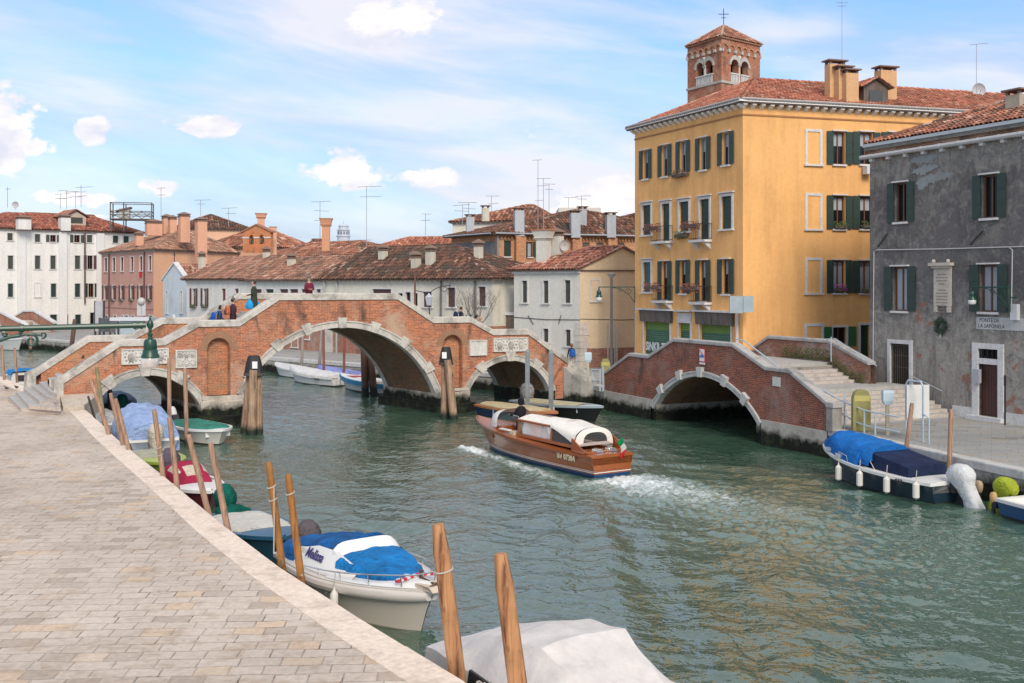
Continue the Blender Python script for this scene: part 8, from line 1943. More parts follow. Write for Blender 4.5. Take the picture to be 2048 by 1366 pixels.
# pipes and pole before the cream house
p = V(6.55, 69.35, 0);
p = XY(1223, 67.2); mb = MB(); p.z = 1.1; mb.tube([p, V(p.x, p.y, P(1223, 553, 67.2).z)], .085, 8); o = mb.build('lamp_post', plain((.16, .15, .14), .7, var=.3)); tag(o, 'tall plain grey pole with a shallow conical lamp before the cream house', 'lamp post')
t = P(1223, 550, 67.2); mb = MB(); mb.lathe([(.03, -.25), (.08, -.2), (.30, .06), (.32, .1), (.05, .14)], t, 12); mb.build('lamp_head', plain((.35, .35, .34), .5), o)
for i, (x, yt) in enumerate(((1216, 645), (1230, 645), (1234, 660))):
 d = 69.6; q = XY(x, d); mb = MB(); mb.tube([V(q.x, q.y, 1.1), V(q.x, q.y, P(x, yt, d).z)], .05, 6); tag(mb.build('conduit_pipe', plain((.42, .40, .36), .7)), ('leftmost', 'middle', 'rightmost')[i] + ' thin grey conduit pipe beside the pole at the cream house', 'pipe', 'conduit pipes by the cream house')
q = XY(1275, 64); mb = MB(); mb.box(q.x - .22, q.x + .22, q.y - .5, q.y - .1, 1.1, 5.3) ; tag(mb.build('metal_duct', plain((.27, .27, .26), .6, var=.2)), 'tall grey metal duct at the corner between cream and yellow houses', 'duct')
p = XY(1480, 53.2); mb = MB(); mb.box(p.x - .55, p.x + .1, p.y - .25, p.y - .1, P(1470, 626, 53.2).z, P(1470, 592, 53.2).z); mb.box(p.x + .1, p.x + .62, p.y - .3, p.y + .1, P(1470, 624, 53.2).z, P(1470, 592, 53.2).z); tag(mb.build('metal_sign_case', plain((.36, .42, .45), .35, .5, var=.25)), 'square metal sign case projecting from the corner of the yellow house', 'sign case')
s_, z = FYR.pix(1731, 340); mb = MB(FYR.T); mb.box(s_ - .25, s_ + .2, .1, .5, z - .25, z + .15); tag(mb.build('window_box', plain((.6, .63, .63), .5)), 'white box below a top window of the yellow house next to the grey house', 'box')
# ============================================================ LAMPS
LG = plain((.012, .055, .038), .35, var=.2, sc=6)
def hang_lamp(par, p, s=1.0, m=None, glassm=None):
 m = m or LG
 mb = MB(); mb.lathe([(.03 * s, .30 * s), (.05 * s, .26 * s), (.03 * s, .22 * s), (.07 * s, .17 * s), (.05 * s, .12 * s), (.06 * s, .07 * s), (.13 * s, .04 * s), (.155 * s, -.03 * s), (.165 * s, -.18 * s), (.155 * s, -.20 * s), (.175 * s, -.22 * s), (.185 * s, -.30 * s), (.22 * s, -.36 * s), (.225 * s, -.40 * s), (.19 * s, -.41 * s)], p, 24); o = mb.build('lamp_cap', m, par, smooth=True)
 mb = MB(); mb.lathe([(.20 * s, -.41 * s), (.215 * s, -.45 * s), (.215 * s, -.56 * s), (.19 * s, -.63 * s), (.13 * s, -.67 * s), (.03 * s, -.68 * s)], p, 24); mb.build('lamp_glass', glassm or GLM, o, smooth=True)
m_, t_, b_ = newmat('ribbed_lamp_glass'); b_.inputs['Base Color'].default_value = (.72, .66, .62, 1); b_.inputs['Roughness'].default_value = .15; b_.inputs['Transmission Weight'].default_value = .35; b_.inputs['Specular IOR Level'].default_value = .8; GLM = m_
def scroll(mb, c, T, r0, turns, r, a0=0, sgn=1, grow=1.0):
 pts = [T((c[0] + (r0 * (1 - .8 * i / 24)) * math.cos(a0 + sgn * turns * 6.283 * i / 24), 0, c[1] + (r0 * (1 - .8 * i / 24)) * math.sin(a0 + sgn * turns * 6.283 * i / 24))) for i in range(25)]
 mb.tube(pts, [r * (1 - .3 * i / 24) for i in range(25)], 7)
def fore_lamp():
 # lantern on a long wall arm reaching in from the left; depth about 9 m
 d = 9.0; e = P(292, 650, d); w0 = P(-420, 668, 8.2); o = thing('street_lamp', 'dark green street lamp on a long ornate arm reaching in from the left edge', 'street lamp', tuple(w0))
 u = (e - w0); L = u.length; u.normalize()
 T = lambda q: w0 + u * q[0] + Vector((0, q[1], q[2]))
 mb = MB(); mb.lathe([(.20, 1.1), (.20, 1.5), (.13, 1.6), (.08, 2.2), (.065, w0.z - .2), (.08, w0.z + .05), (.05, w0.z + .15), (.02, w0.z + .35)], V(w0.x, w0.y, 0), 14); mb.build('post', LG, o, smooth=True)
 mb = MB(); mb.tube([w0, e], .024, 10);
 for f in (L - .10, L - .05, L - .96): mb.tube([T((f, 0, 0)), T((f + .025, 0, 0))], .033, 10)
 mb.build('arm', LG, o, smooth=True)
 x0 = L - .96
 mb = MB(); mb.tube([T((x0, 0, .0)), T((x0, 0, -.07))], .016, 8)
 mb.tube([T((x0 + .02, 0, -.055)), T((x0 - .08, 0, -.07)), T((x0 - .2, 0, -.11)), T((x0 - .4, 0, -.2)), T((x0 - .7, 0, -.38)), T((x0 - 1.1, 0, -.7)), T((.04, 0, -1.05))], [.014, .014, .015, .016, .017, .018, .02], 8)
 mb.build('brace', LG, o, smooth=True)
 mb = MB(); scroll(mb, (x0 + .08, -.105), T, .055, 1.35, .012, 2.2, -1); mb.tube([T((x0 + .02, 0, -.055)), T((x0 + .10, 0, -.045)), T((x0 + .15, 0, -.065))], .010, 7); scroll(mb, (x0 + .165, -.06), T, .028, 1.1, .009, -2.0, 1)
 mb.build('scroll', LG, o, smooth=True)
 for k, (cx, cz, r_) in enumerate(((x0 - .12, -.045, .022), (x0 - .19, -.055, .032), (x0 - .29, -.06, .025), (x0 - .38, -.075, .04))):
  mb = MB(); scroll(mb, (cx, cz), T, r_, 1.2, .007, .5 + k, 1 if k % 2 else -1); mb.build('scroll', LG, o, smooth=True)
 lp = e + V(.035, 0, 0)
 mb = MB(); mb.lathe([(.0, .075), (.006, .068), (.011, .055), (.007, .045), (.018, .038), (.025, .02), (.029, 0), (.025, -.015), (.016, -.03), (.012, -.04)], lp, 14); mb.build('finial', LG, o, smooth=True)
 hang_lamp(o, lp + V(0, 0, -.135), .34)
fore_lamp()
def wall_lamp(label, F, s0, z, L, dirn, sc=1.0, name='wall_lamp'):
 T = lambda q: F.T((s0 + dirn * q[0] * .0, q[0], z + q[2])) if dirn == 0 else F.T((s0 + dirn * q[0], .35, z + q[2]))
 o = thing(name, label, 'street lamp', tuple(T((0, 0, 0)))); mb = MB(); mb.tube([T((0, 0, 0)), T((L, 0, 0))], .03, 7); mb.tube([T((.0, 0, -.9)), T((.25, 0, -.55)), T((.8, 0, -.12)), T((1.3, 0, -.02))], .022, 6); scroll(mb, (.35, -.28), T, .2, 1.2, .02, 0, 1); scroll(mb, (.8, -.16), T, .13, 1.2, .018, 1, -1); mb.build('bracket', LG, o)
 if dirn: mb = MB(); mb.tube([F.T((s0, 0, z - .4)), F.T((s0, .38, z - .4))], .03, 6); mb.tube([F.T((s0, .35, z + .05)), F.T((s0, .35, z - .95))], .03, 6); mb.build('wall_plate', LG, o)
 hang_lamp(o, T((L, 0, 0)) + V(0, 0, -.3 * sc), sc, None, plain((.62, .62, .60), .2, var=0)); return o
s_, z = FG.pix(2033, 577); wall_lamp('green wall lamp on a scrolled bracket above the street name panel of the grey house', FG, s_, z + .05, s_ - FG.pix(1957, 577)[0], -1, .72)
s_, z = FYL.pix(1271, 574); o = FYL.T((0.05, 0, z)); FW2 = Fac((FYL.A - Vector((5, 0, 0))).xy, (FYL.A + Vector((.2, 0, 0))).xy)
s2, z2 = FW2.pix(1268, 574); wall_lamp('green wall lamp hanging out from the left edge of the yellow house', FW2, s2, z2, 2.1, -1, .85)
def globe():
 d = 112; p = P(283, 603, d); q = V(p.x, p.y, 1.1); o = thing('globe_lamp', 'round white globe lamp on a slim post before the pink house', 'street lamp', tuple(q)); mb = MB(); mb.tube([q, p + V(0, 0, -.4)], .07, 6); mb.build('post', plain((.3, .3, .3), .6), o); mb = MB(); mb.ball(p, .42, .42, .42, 14, k=10); mb.build('globe', plain((.48, .46, .44), .4), o, smooth=True)
 mb = MB(); mb.box(p.x - .45, p.x + .45, p.y - .05, p.y, 3.2, 4.5); mb.build('sign_plate', plain((.5, .5, .5), .5), o)
globe()
def lantern_pole():
 d = 76; a = P(830, 545, d); b = V(a.x, a.y, 1.1); o = thing('lantern_pole', 'brown pole with curled bracket and square lantern behind the right flight of the large bridge', 'street lamp', tuple(b)); mb = MB(); mb.tube([b, a], .07, 7); mb.build('post', plain((.16, .07, .05), .7), o)
 c = P(858, 598, d); mb = MB(); T = lambda q: V(c.x + q[0], c.y, c.z + q[2]); mb.loft([[(c.x + x * .24 * k, c.y + y * .24 * k, c.z + z) for x, y in ((-1, -1), (1, -1), (1, 1), (-1, 1))] for z, k in ((-.45, .6), (.1, 1.0), (.12, 1.1), (.32, .35), (.42, .1))]); mb.build('lantern', plain((.40, .45, .50), .2, var=.1), o)
 mb = MB(); mb.tube([V(a.x, a.y, c.z + .6), V(c.x, c.y, c.z + .42)], .03, 5); mb.tube([V(c.x, c.y, c.z - .4), V(c.x + .05, c.y, c.z - 1.2)], .04, 5); pts = [P(x, y, d) for x, y in ((862, 583), (872, 577), (882, 573), (890, 572), (900, 571))]; mb.tube(pts, .03, 5); mb.tube([P(900, 565, d), P(900, 579, d)], .03, 5); scroll(mb, (P(889, 577, d).x - c.x, P(889, 577, d).z - c.z), T, .3, 1.2, .025, 2, 1); mb.build('bracket', IRON, o)
lantern_pole()
# ============================================================ ROOF AERIALS
def aerial(label, px, yt, yb, d, bars, seed=0, w_=1.0):
 t, b = P(px, yt, d), P(px, yb, d); r = .00027 * d; mb = MB(); mb.tube([b, t], r, 5); o = mb.build('aerial', plain((.30, .32, .35), .6, var=0), loc=tuple(b)); tag(o, label, 'aerial', 'aerials on the roofs')
 rn = random.Random(seed)
 for dz, l in bars:
  z = t.z - dz * (t.z - b.z); dd = Vector((1, rn.uniform(-.3, .3), rn.uniform(-.05, .08))).normalized(); c = V(t.x + rn.uniform(-.2, .4) * l, t.y, z); e = (dd * l); mb = MB(); mb.tube([c - e, c + e], r * .8, 4)
  for k in range(5): q = c - e + e * 2 * (k + .5) / 5; mb.tube([q + V(0, -.15 * l, 0), q + V(0, .15 * l, 0)], r * .5, 3)
  mb.build('boom', plain((.30, .32, .35), .6, var=0), o)
A_ = [('tall aerial on the round bell tower side of the yellow roof behind the chimneys', 1684, 2, 170, 60, [(.02, .35), (.06, .25)]), ('aerial with a single arm on the yellow roof above the grey house', 1953, 88, 196, 63, [(.0, .5)]), ('tall thin aerial left of its pair above the cream house chimney', 1076, 320, 500, 74, [(.0, .35), (.45, .3)]),
      ('aerial with two short booms above the cream house chimney', 1087, 357, 500, 74.5, [(.0, .5), (.1, .4)]), ('short aerial right of the pair above the brick house', 1098, 368, 440, 90, [(.0, .5), (.15, .35)]), ('tall aerial with crossed booms over the mossy roof', 733, 373, 492, 90, [(.0, 1.0), (.17, .9), (.9, .3)]),
      ('aerial with slanting boom beside the tall flared chimney', 640, 403, 478, 110, [(.0, 1.0), (.25, .8), (.5, .6)]), ('thin aerial right of the tall crossed aerial over the orange roof', 851, 428, 470, 112, [(.0, .5), (.3, .5)]), ('small aerial at the left corner of the brick house roof', 925, 410, 450, 100, [(.0, .8), (.3, .7)]),
      ('taller aerial at the left corner of the brick house roof', 937, 405, 445, 101, [(.0, .9), (.3, .6)]), ('aerial rising over the middle of the brick house', 983, 392, 430, 96, [(.0, .6), (.4, .5)]), ('faint aerial above the white attic block', 1137, 395, 420, 108, [(.0, .7)]), ('faint aerial right of the white attic block', 1163, 392, 412, 108, [(.0, .8), (.3, .5)]),
      ('aerial at the far left over the white palace', 15, 374, 415, 140, [(.1, .4)]), ('aerial left of the cluster over the white palace', 121, 388, 418, 178, [(.0, 1.4), (.3, .8)]), ('aerial in the middle of the cluster over the white palace', 133, 382, 418, 178, [(.0, 1.6), (.4, 1.2)]), ('aerial right in the cluster over the white palace', 151, 384, 416, 178, [(.0, 1.8), (.3, 1.0)]),
      ('aerial far right in the cluster over the white palace', 162, 370, 414, 178, [(.1, 1.4), (.5, .8)]), ('aerial just right of the timber roof terrace', 322, 376, 432, 150, [(.0, .6), (.25, .6)]), ('aerial above the brown roof behind the pink house', 457, 416, 452, 165, [(.0, 1.2), (.3, .8)]), ('aerial over the pink house chimneys', 401, 400, 432, 165, [(.0, 1.2), (.25, .6)])]
for i, a in enumerate(A_): aerial(*a, seed=i)
def dish(label, c, r, m=None):
 mb = MB(); mb.loft([[c + V(rr * math.cos(a), -dy, rr * math.sin(a)) for a in [2 * math.pi * k / 18 for k in range(18)]] for rr, dy in ((.03, -.10), (r * .5, -.06), (r * .85, .0), (r, .06))], caps=False); mb.tube([c + V(0, .1, 0), c + V(0, .1, -r * 1.5)], .04, 5); mb.tube([c + V(0, -.05, -r * .9), c + V(0, -.4, 0)], .02, 4); o = mb.build('satellite_dish', m or plain((.45, .46, .47), .5), smooth=True); tag(o, label, 'satellite dish')
dish('pale round satellite dish on the right of the yellow roof', P(1957, 180, 63.5), .40)
dish('tiny satellite dish on the skyline at the far left', P(31, 410, 140), .45)
# ============================================================ VEGETATION
def bare_tree():
 rn = random.Random(12); b = P(948, 640, 72.2); b.z = 1.1; o = thing('bare_tree', 'small leafless tree in front of the cream houses beside the bridge', 'tree', tuple(b)); mt = plain((.13, .10, .085), .9, var=.3); mb = MB(); tw = MB()
 def grow(p, d, L, r, lev, m_):
  pts = [p]; q = p; dd = d
  for k in range(4): dd = (dd + V(rn.uniform(-.25, .25), rn.uniform(-.25, .25), rn.uniform(-.05, .22))).normalized(); q = q + dd * L / 4; pts.append(q)
  m_.tube(pts, [r * (1 - .13 * k) for k in range(5)], 5)
  if lev:
   for k in range(rn.choice((2, 3, 3))): i = rn.choice((2, 3, 4)); a = rn.uniform(0, 6.28); nd = (dd * .7 + V(math.cos(a) * .8, math.sin(a) * .5, rn.uniform(.1, .5))).normalized(); grow(pts[i], nd, L * rn.uniform(.62, .82), r * .55, lev - 1, tw)
 grow(b, V(.05, 0, 1), 2.5, .10, 0, mb); t = b + V(.1, 0, 2.4)
 for a in (-.9, -.5, -.15, .25, .7): grow(t + V(0, 0, -.2), V(math.sin(a), rn.uniform(-.2, .2), math.cos(a)).normalized(), 1.35, .05, 4, tw)
 mb.build('trunk', mt, o); tw.build('branches', mt, o, weld=False)
bare_tree()
def weeds():
 rn = random.Random(8); mb = MB()
 for k in range(900):
  s0 = rn.uniform(7.0, 12.4); z = 3.05 + rn.random() ** 2 * .5 if s0 < 10.2 else max(2.2, 3.0 - (s0 - 10.1) * .45) + rn.random() ** 2 * .4; p = SA.T((s0, -5.93 + rn.uniform(0, .12), z)); d = V(rn.uniform(-1, 1), rn.uniform(-.5, .5), rn.uniform(.2, 1)).normalized() * rn.uniform(.03, .08); e = d.cross(V(0, 1, 0)).normalized() * .02; mb.face([p - d, p + e, p + d, p - e])
 tag(mb.build('moss_growth', plain((.07, .085, .025), .9, var=.5, sc=15), weld=False), kind='stuff')
weeds()
# shelter and kiosk at the landing stage before the pink house
def shelter():
 a, b = XY(237, 104), XY(300, 102); o = thing('waiting_shelter', 'low landing-stage shelter with flat white roof before the pink house', 'shelter', tuple(a)); z = P(260, 637, 103).z; c = (a + b) / 2
 mb = MB(); mb.box(a.x, b.x, c.y - 1.3, c.y + 1.3, z - .18, z + .12); mb.build('roof', plain((.55, .58, .60), .5), o)
 mb = MB(); mb.box(a.x + .9, a.x + 2.3, c.y - 1.0, c.y + 1.0, 1.1, z - .18); mb.build('glass_wall', plain((.35, .42, .46), .2, var=.15), o)
 for x in (a.x + .2, c.x, b.x - .2): mb = MB(); mb.box(x - .06, x + .06, c.y - .1, c.y + .1, 1.1, z - .18); mb.build('post', PIPE, o)
shelter()
def kiosk(label, px, d, w_, h_, col):
 c = XY(px, d); o = thing('notice_stand', label, 'notice stand', (c.x, c.y, 1.1)); mb = MB(); mb.box(c.x - w_ / 2, c.x + w_ / 2, c.y - .15, c.y + .15, 1.6, 1.1 + h_); mb.build('panel', plain(col, .5, var=.3, sc=2), o)
 for s_ in (-1, 1): mb = MB(); mb.box(c.x + s_ * w_ / 2 - .05, c.x + s_ * w_ / 2 + .05, c.y - .18, c.y + .18, 1.1, 1.15 + h_); mb.build('post', plain((.06, .06, .07), .6), o)
kiosk('tall white and dark notice stand before the corner of the pink house', 199, 112, .9, 3.6, (.40, .40, .42)); kiosk('dark ticket stand left of the landing-stage shelter', 215, 110, 1.6, 1.9, (.07, .08, .09)); kiosk('small dark stand close to the landing-stage shelter', 228, 108, .8, 1.6, (.12, .11, .11))
# gutter pipes and corner pier seen under the central arch
s_, _ = F3_.pix(659, 680)
for x, w_, m2, lb in ((659, .45, stone((.50, .48, .44), (.2, .18, .16), .6, seed=71), 'corner_pier'),):
 s_, _ = F3_.pix(x, 680); mb = MB(F3_.T); mb.box(s_ - w_, s_ + w_, .03, .22, 1.1, 5.2); mb.build(lb, m2, r3)
for x in (676, 652): s_, _ = F3_.pix(x, 680); mb = MB(F3_.T); mb.tube([(s_, .15, 1.1), (s_, .15, 6.7)], .08, 6); mb.build('downpipe', plain((.35, .37, .38), .6), r3)
for x in (884, 952): s_, _ = F3_.pix(x, 600); mb = MB(F3_.T); mb.tube([(s_, .12, 1.1), (s_, .12, 6.8)], .07, 6); mb.build('downpipe', plain((.12, .12, .12), .6), r3)
# dark glass canopy frame behind right landing
q0, q1 = P(865, 640, 74), P(930, 636, 73); mb = MB();
mb.loft([[(q0.x + (q1.x - q0.x) * f, 74 + dy, 3.9 + dz) for dy, dz in ((-.8, 0), (-.5, .35 * math.sin(math.pi * min(1, f * 1.6 + .1)) if f < .7 else .12), (.5, .3 if f < .6 else .1), (.8, 0))] for f in [i / 8 for i in range(9)]]); tag(mb.build('market_canopy', plain((.12, .13, .14), .4, var=.3)), 'dark grey low canopy seen over the right landing of the large bridge', 'canopy')
def pigeon(label, p, rz):
 o = thing('pigeon', label, 'pigeon', tuple(p), rz, 'pigeons on the near quay'); T = frameT(o); m_ = plain((.05, .055, .065), .6, var=.3)
 mb = MB(T); pr = [(-.17, .01, .12), (-.12, .03, .12), (-.06, .055, .12), (.0, .068, .125), (.06, .055, .14), (.09, .032, .17), (.105, .026, .20), (.125, .028, .225), (.145, .02, .23), (.165, .006, .222)]
 mb.loft([[(x, r * math.cos(a), z + r * .95 * math.sin(a)) for a in [2 * math.pi * k / 10 for k in range(10)]] for x, r, z in pr]); mb.build('body', m_, o, smooth=True)
 mb = MB(T); mb.tube([(.02, .025, .07), (.02, .025, 0), (.05, .025, 0)], .005, 4); mb.tube([(.02, -.025, .07), (.02, -.025, 0), (.05, -.025, 0)], .005, 4); mb.build('legs', plain((.4, .08, .06), .6), o)
pigeon('dark pigeon standing left of the other by the bridge steps', G(13, 781), 2.9); pigeon('dark pigeon standing nearer to the bridge steps', G(33, 779), -1.9)
# ============================================================ PEOPLE
SKIN = plain((.50, .28, .19), .6, var=.06); SHOE = plain((.03, .028, .025), .6)
def person(label, loc, rz, shirt, trous, hair, pose='stand', h=1.72, coat=False, hat=None, hood=False, group='people on and around the bridges', arms=None, lean=0.0, name='person', legs=(.0, .0), hairlen=.0):
 # skeleton in a local frame: x forward, y left, z up; joints are connected and grown by the Skin modifier
 s = h / 1.72; o = thing(name, label, 'person', loc, rz, group); J = []; E = []; Rr = []; K = []
 def j(p, r, k, par=None): J.append(Vector(p) * s); Rr.append(r * s); K.append(k); i = len(J) - 1; E.append((par, i)) if par is not None else None; return i
 sit = pose == 'sit'; hz = .50 if sit else .92
 pel = j((0, 0, hz), .135, 2); w1 = j((.0 + lean * .2, 0, hz + .18), .125, 1, pel); ch = j((.0 + lean * .5, 0, hz + .38), .145, 1, w1); nb = j((lean * .8, 0, hz + .51), .085, 1, ch); nk = j((lean * .9 + .01, 0, hz + .58), .052, 0, nb)
 hd0 = j((lean + .02, 0, hz + .66), .075, 0, nk); hd1 = j((lean + .025, 0, hz + .73), .092, 0, hd0); hd2 = j((lean + .015, 0, hz + .79), .075, 0, hd1)
 AR = arms or (((.02, .02, -.28), (.16, 0, -.20)), ((.02, .02, -.28), (.16, 0, -.20)))
 hands = []
 for sg, (el, wr) in zip((1, -1), AR):
  sh = j((lean * .65, sg * .165, hz + .46), .068, 1, ch if False else nb); a = Vector((lean * .65, sg * .19, hz + .46)); e_ = a + Vector((el[0], sg * el[1], el[2])); w_ = e_ + Vector((wr[0], sg * wr[1], wr[2]))
  ei = j(e_, .048, 1, sh); wi = j(w_, .034, 1, ei); dr = (w_ - e_).normalized(); pm = j(w_ + dr * .07, .032, 0, wi); sd = dr.cross(Vector((0, 0, 1)))
  sd = sd.normalized() if sd.length > .1 else Vector((0, 1, 0)); dn = sd.cross(dr)
  for k, L_ in enumerate((.065, .075, .07, .055)):
   f0 = j(w_ + dr * .10 + sd * (.018 * (k - 1.5)), .010, 0, pm); f1 = j(w_ + dr * (.10 + L_ * .6) + sd * (.020 * (k - 1.5)) - dn * .01, .0085, 0, f0); j(w_ + dr * (.10 + L_) + sd * (.019 * (k - 1.5)) - dn * .03, .0075, 0, f1)
  t0 = j(w_ + dr * .05 + sd * .035, .011, 0, pm); j(w_ + dr * .085 + sd * .058, .009, 0, t0); hands.append(w_ * s)
 for sg, st in zip((1, -1), legs):
  if sit: hp = j((.05, sg * .10, hz - .02), .095, 2, pel); kn = j((.42, sg * .12, hz + .02), .062, 2, hp); an = j((.44, sg * .12, hz - .38), .042, 2, kn); ft = j((.46, sg * .12, hz - .44), .045, 3, an); j((.60, sg * .12, hz - .455), .034, 3, ft)
  else: hp = j((.0 + st * .1, sg * .095, .84), .100, 2, pel); kn = j((st * .5 + .03, sg * .10, .48), .064, 2, hp); an = j((st, sg * .10, .10), .042, 2, kn); ft = j((st + .03, sg * .10, .045), .045, 3, an); j((st + .16, sg * .11, .035), .034, 3, ft)
 me = bpy.data.meshes.new('body'); me.from_pydata([tuple(p) for p in J], [tuple(e) for e in E], []); ob = bpy.data.objects.new('tmpbody', me); COL.objects.link(ob)
 md = ob.modifiers.new('skin', 'SKIN'); md.use_smooth_shade = True
 for v, r in zip(me.skin_vertices[0].data, Rr): v.radius = (r, r)
 for v in me.skin_vertices[0].data: v.use_root = False
 me.skin_vertices[0].data[0].use_root = True
 sb = ob.modifiers.new('sub', 'SUBSURF'); sb.levels = 1; sb.render_levels = 1
 bpy.context.view_layer.update()
 m2 = bpy.data.meshes.new_from_object(ob.evaluated_get(bpy.context.evaluated_depsgraph_get())); bpy.data.objects.remove(ob)
 m2.materials.clear(); mats = [SKIN, shirt, trous, SHOE]
 for m_ in mats: m2.materials.append(m_)
 Jn = np.array([tuple(p) for p in J]); seg = [(Jn[a], Jn[b], K[a], K[b]) for a, b in E]
 for pl in m2.polygons:
  c = np.array(tuple(pl.center)); best = 1e9; kk = 0
  for a, b, ka, kb in seg:
   ab = b - a; t_ = float(np.clip(np.dot(c - a, ab) / max(1e-9, np.dot(ab, ab)), 0, 1)); dd = np.linalg.norm(c - a - ab * t_)
   if dd < best: best = dd; kk = ka if t_ < .5 else kb
  pl.material_index = kk; pl.use_smooth = True
 m2.name = 'body'; bo = bpy.data.objects.new('body', m2); COL.objects.link(bo); bo.parent = o; W[bo] = Wm(o)
 T = frameT(o); hc = Vector((lean + .015, 0, hz + .745)) * s
 # face
 mb = MB(T); mb.ball(hc + Vector((.095, 0, -.015)) * s, .020 * s, .014 * s, .024 * s, 6, k=4); mb.build('nose', SKIN, bo)
 for sg in (1, -1): mb = MB(T); mb.ball(hc + Vector((.078, sg * .033, .018)) * s, .012 * s, .014 * s, .008 * s, 6, k=4); mb.build('eye', plain((.03, .02, .02), .3), bo); mb = MB(T); mb.ball(hc + Vector((.0, sg * .092, -.01)) * s, .018 * s, .010 * s, .030 * s, 6, k=4); mb.build('ear', SKIN, bo)
 mb = MB(T); mb.ball(hc + Vector((.082, 0, -.052)) * s, .010 * s, .024 * s, .006 * s, 6, k=4); mb.build('mouth', plain((.35, .10, .09), .6), bo)
 if hat:
  mb = MB(T); mb.loft([[tuple(hc + Vector((r_ * math.cos(a) - .005, r_ * math.sin(a), z)) * s) for a in [2 * math.pi * k / 12 for k in range(12)]] for z, r_ in ((.015, .105), (.05, .108), (.10, .09), (.14, .055), (.155, .02))]); mb.ball(hc + Vector((-.01, 0, .175)) * s, .035 * s, .035 * s, .035 * s, 8); mb.build('knit_hat', hat, o, smooth=True)
 if hair is not None:
  mb = MB(T); n = 12
  mb.loft([[tuple(hc + Vector(((r_ * math.cos(a) if math.cos(a) < .35 else r_ * .35) - .012 + dx, r_ * math.sin(a), z)) * s) for a in [2 * math.pi * k / n for k in range(n)]] for z, r_, dx in ((-.07 - hairlen, .085, -.02), (-.02, .105, -.01), (.04, .108, 0), (.085, .09, .01), (.115, .05, .01), (.12, .01, .01))]); mb.build('hair', hair, o, smooth=True)
 if hood: mb = MB(T); mb.loft([[tuple(hc + Vector(((r_ * math.cos(a) if math.cos(a) < .45 else r_ * .45) - .02, r_ * math.sin(a), z)) * s) for a in [2 * math.pi * k / 12 for k in range(12)]] for z, r_ in ((-.13, .10), (-.06, .12), (.02, .128), (.09, .11), (.13, .06), (.14, .01))]); mb.build('hood', shirt, o, smooth=True)
 if coat:
  mb = MB(T); mb.loft([[tuple(Vector(((rx) * math.cos(a) + dx, ry * math.sin(a), z)) * s) for a in [2 * math.pi * k / 14 for k in range(14)]] for z, rx, ry, dx in ((hz - .34, .17, .205, 0), (hz - .1, .155, .19, 0), (hz + .15, .14, .17, lean * .2), (hz + .40, .145, .20, lean * .6), (hz + .50, .10, .15, lean * .8), (hz + .545, .07, .08, lean * .9))]); mb.build('coat', shirt, o, smooth=True)
 return o, T, hands, hz, s
def backpack(label, T, hz, s, m, m2=None, lean=0.0, sc=1.0):
 mb = MB(T); x = -.27; rr = []
 for z, wx, wy in ((0, .07, .12), (.04, .10, .15), (.2, .11, .16), (.36, .10, .15), (.44, .06, .11), (.46, .02, .05)): rr.append([(x + lean * (.3 + z) + wx * sc * math.copysign(abs(math.cos(a)) ** .6, math.cos(a)), wy * sc * math.copysign(abs(math.sin(a)) ** .6, math.sin(a)), (hz + .02) * s + z * sc) for a in [2 * math.pi * k / 12 for k in range(12)]])
 mb.loft(rr); o = mb.build('backpack', m, smooth=True); tag(o, label, 'backpack')
 mb = MB(T); mb.box(x - .13 * sc + lean * .3, x - .09 * sc + lean * .3, -.10 * sc, .10 * sc, (hz + .07) * s, (hz + .24) * s); mb.build('front_pocket', m2 or m, o)
 mb = MB(T)
 for sg in (1, -1): mb.tube([(x + .08, sg * .09, (hz + .42) * s), (-.02 + lean * .5, sg * .12, (hz + .56) * s), (.13 + lean * .4, sg * .12, (hz + .40) * s), (.12, sg * .13, (hz + .15) * s)], .018, 5)
 mb.build('straps', m2 or m, o); return o
def bag(label, top, w_, h_, m, seed=0, T=None):
 rn = random.Random(seed); mb = MB(T); rr = []
 for f, k in ((0, .25), (.18, .5), (.45, .9), (.75, 1.0), (.95, .8), (1.0, .3)): rr.append([(top[0] + w_ / 2 * k * math.cos(a) * (1 + rn.uniform(-.12, .12)), top[1] + w_ / 3.2 * k * math.sin(a) * (1 + rn.uniform(-.12, .12)), top[2] - h_ * f) for a in [2 * math.pi * j / 10 for j in range(10)]])
 mb.loft(rr); o = mb.build('carrier_bag', m, smooth=True); tag(o, label, 'bag'); mb = MB(T); mb.tube([(top[0] - .05, top[1], top[2] - .02), (top[0], top[1], top[2] + .10), (top[0] + .05, top[1], top[2] - .02)], .008, 4); mb.build('handle', m, o)
def onbridge(px, t, dz=0.0):     # a place on the large bridge's walkway under this column of the photo
 base = TA.A + EV * t; k = (px - HX) / FPX; s_ = (k * base.y - base.x) / (TA.u.x - k * TA.u.y); z = lin([(a, b - .95) for a, b in PROF], s_); return TB((s_, t, z + dz))
ang = math.atan2(TA.u.y, TA.u.x)
hands_down = (((.02, .04, -.28), (.06, .02, -.26)), ((.02, .04, -.28), (.06, .02, -.26)))
hands_front = (((.05, .03, -.26), (.22, -.13, .02)), ((.05, .03, -.26), (.22, -.13, .02)))
fwd = (((.10, .04, -.25), (.20, .0, -.12)), ((-.08, .04, -.27), (.10, .02, -.22)))
HB = plain((.05, .028, .018), .8); HD = plain((.015, .012, .012), .8); WHT = cloth((.55, .55, .53))
p = onbridge(437, 1.2, -.05); _, T, hh, hz, s = person('woman in dark blue jacket climbing the left flight of the large bridge', tuple(p), ang, cloth((.02, .06, .14)), cloth((.03, .04, .07)), HD, h=1.62, arms=fwd, lean=.10, legs=(.18, -.14), hairlen=.04)
backpack('bright blue backpack worn by the woman on the left landing', T, hz, s, cloth((.01, .09, .42)), lean=.05)
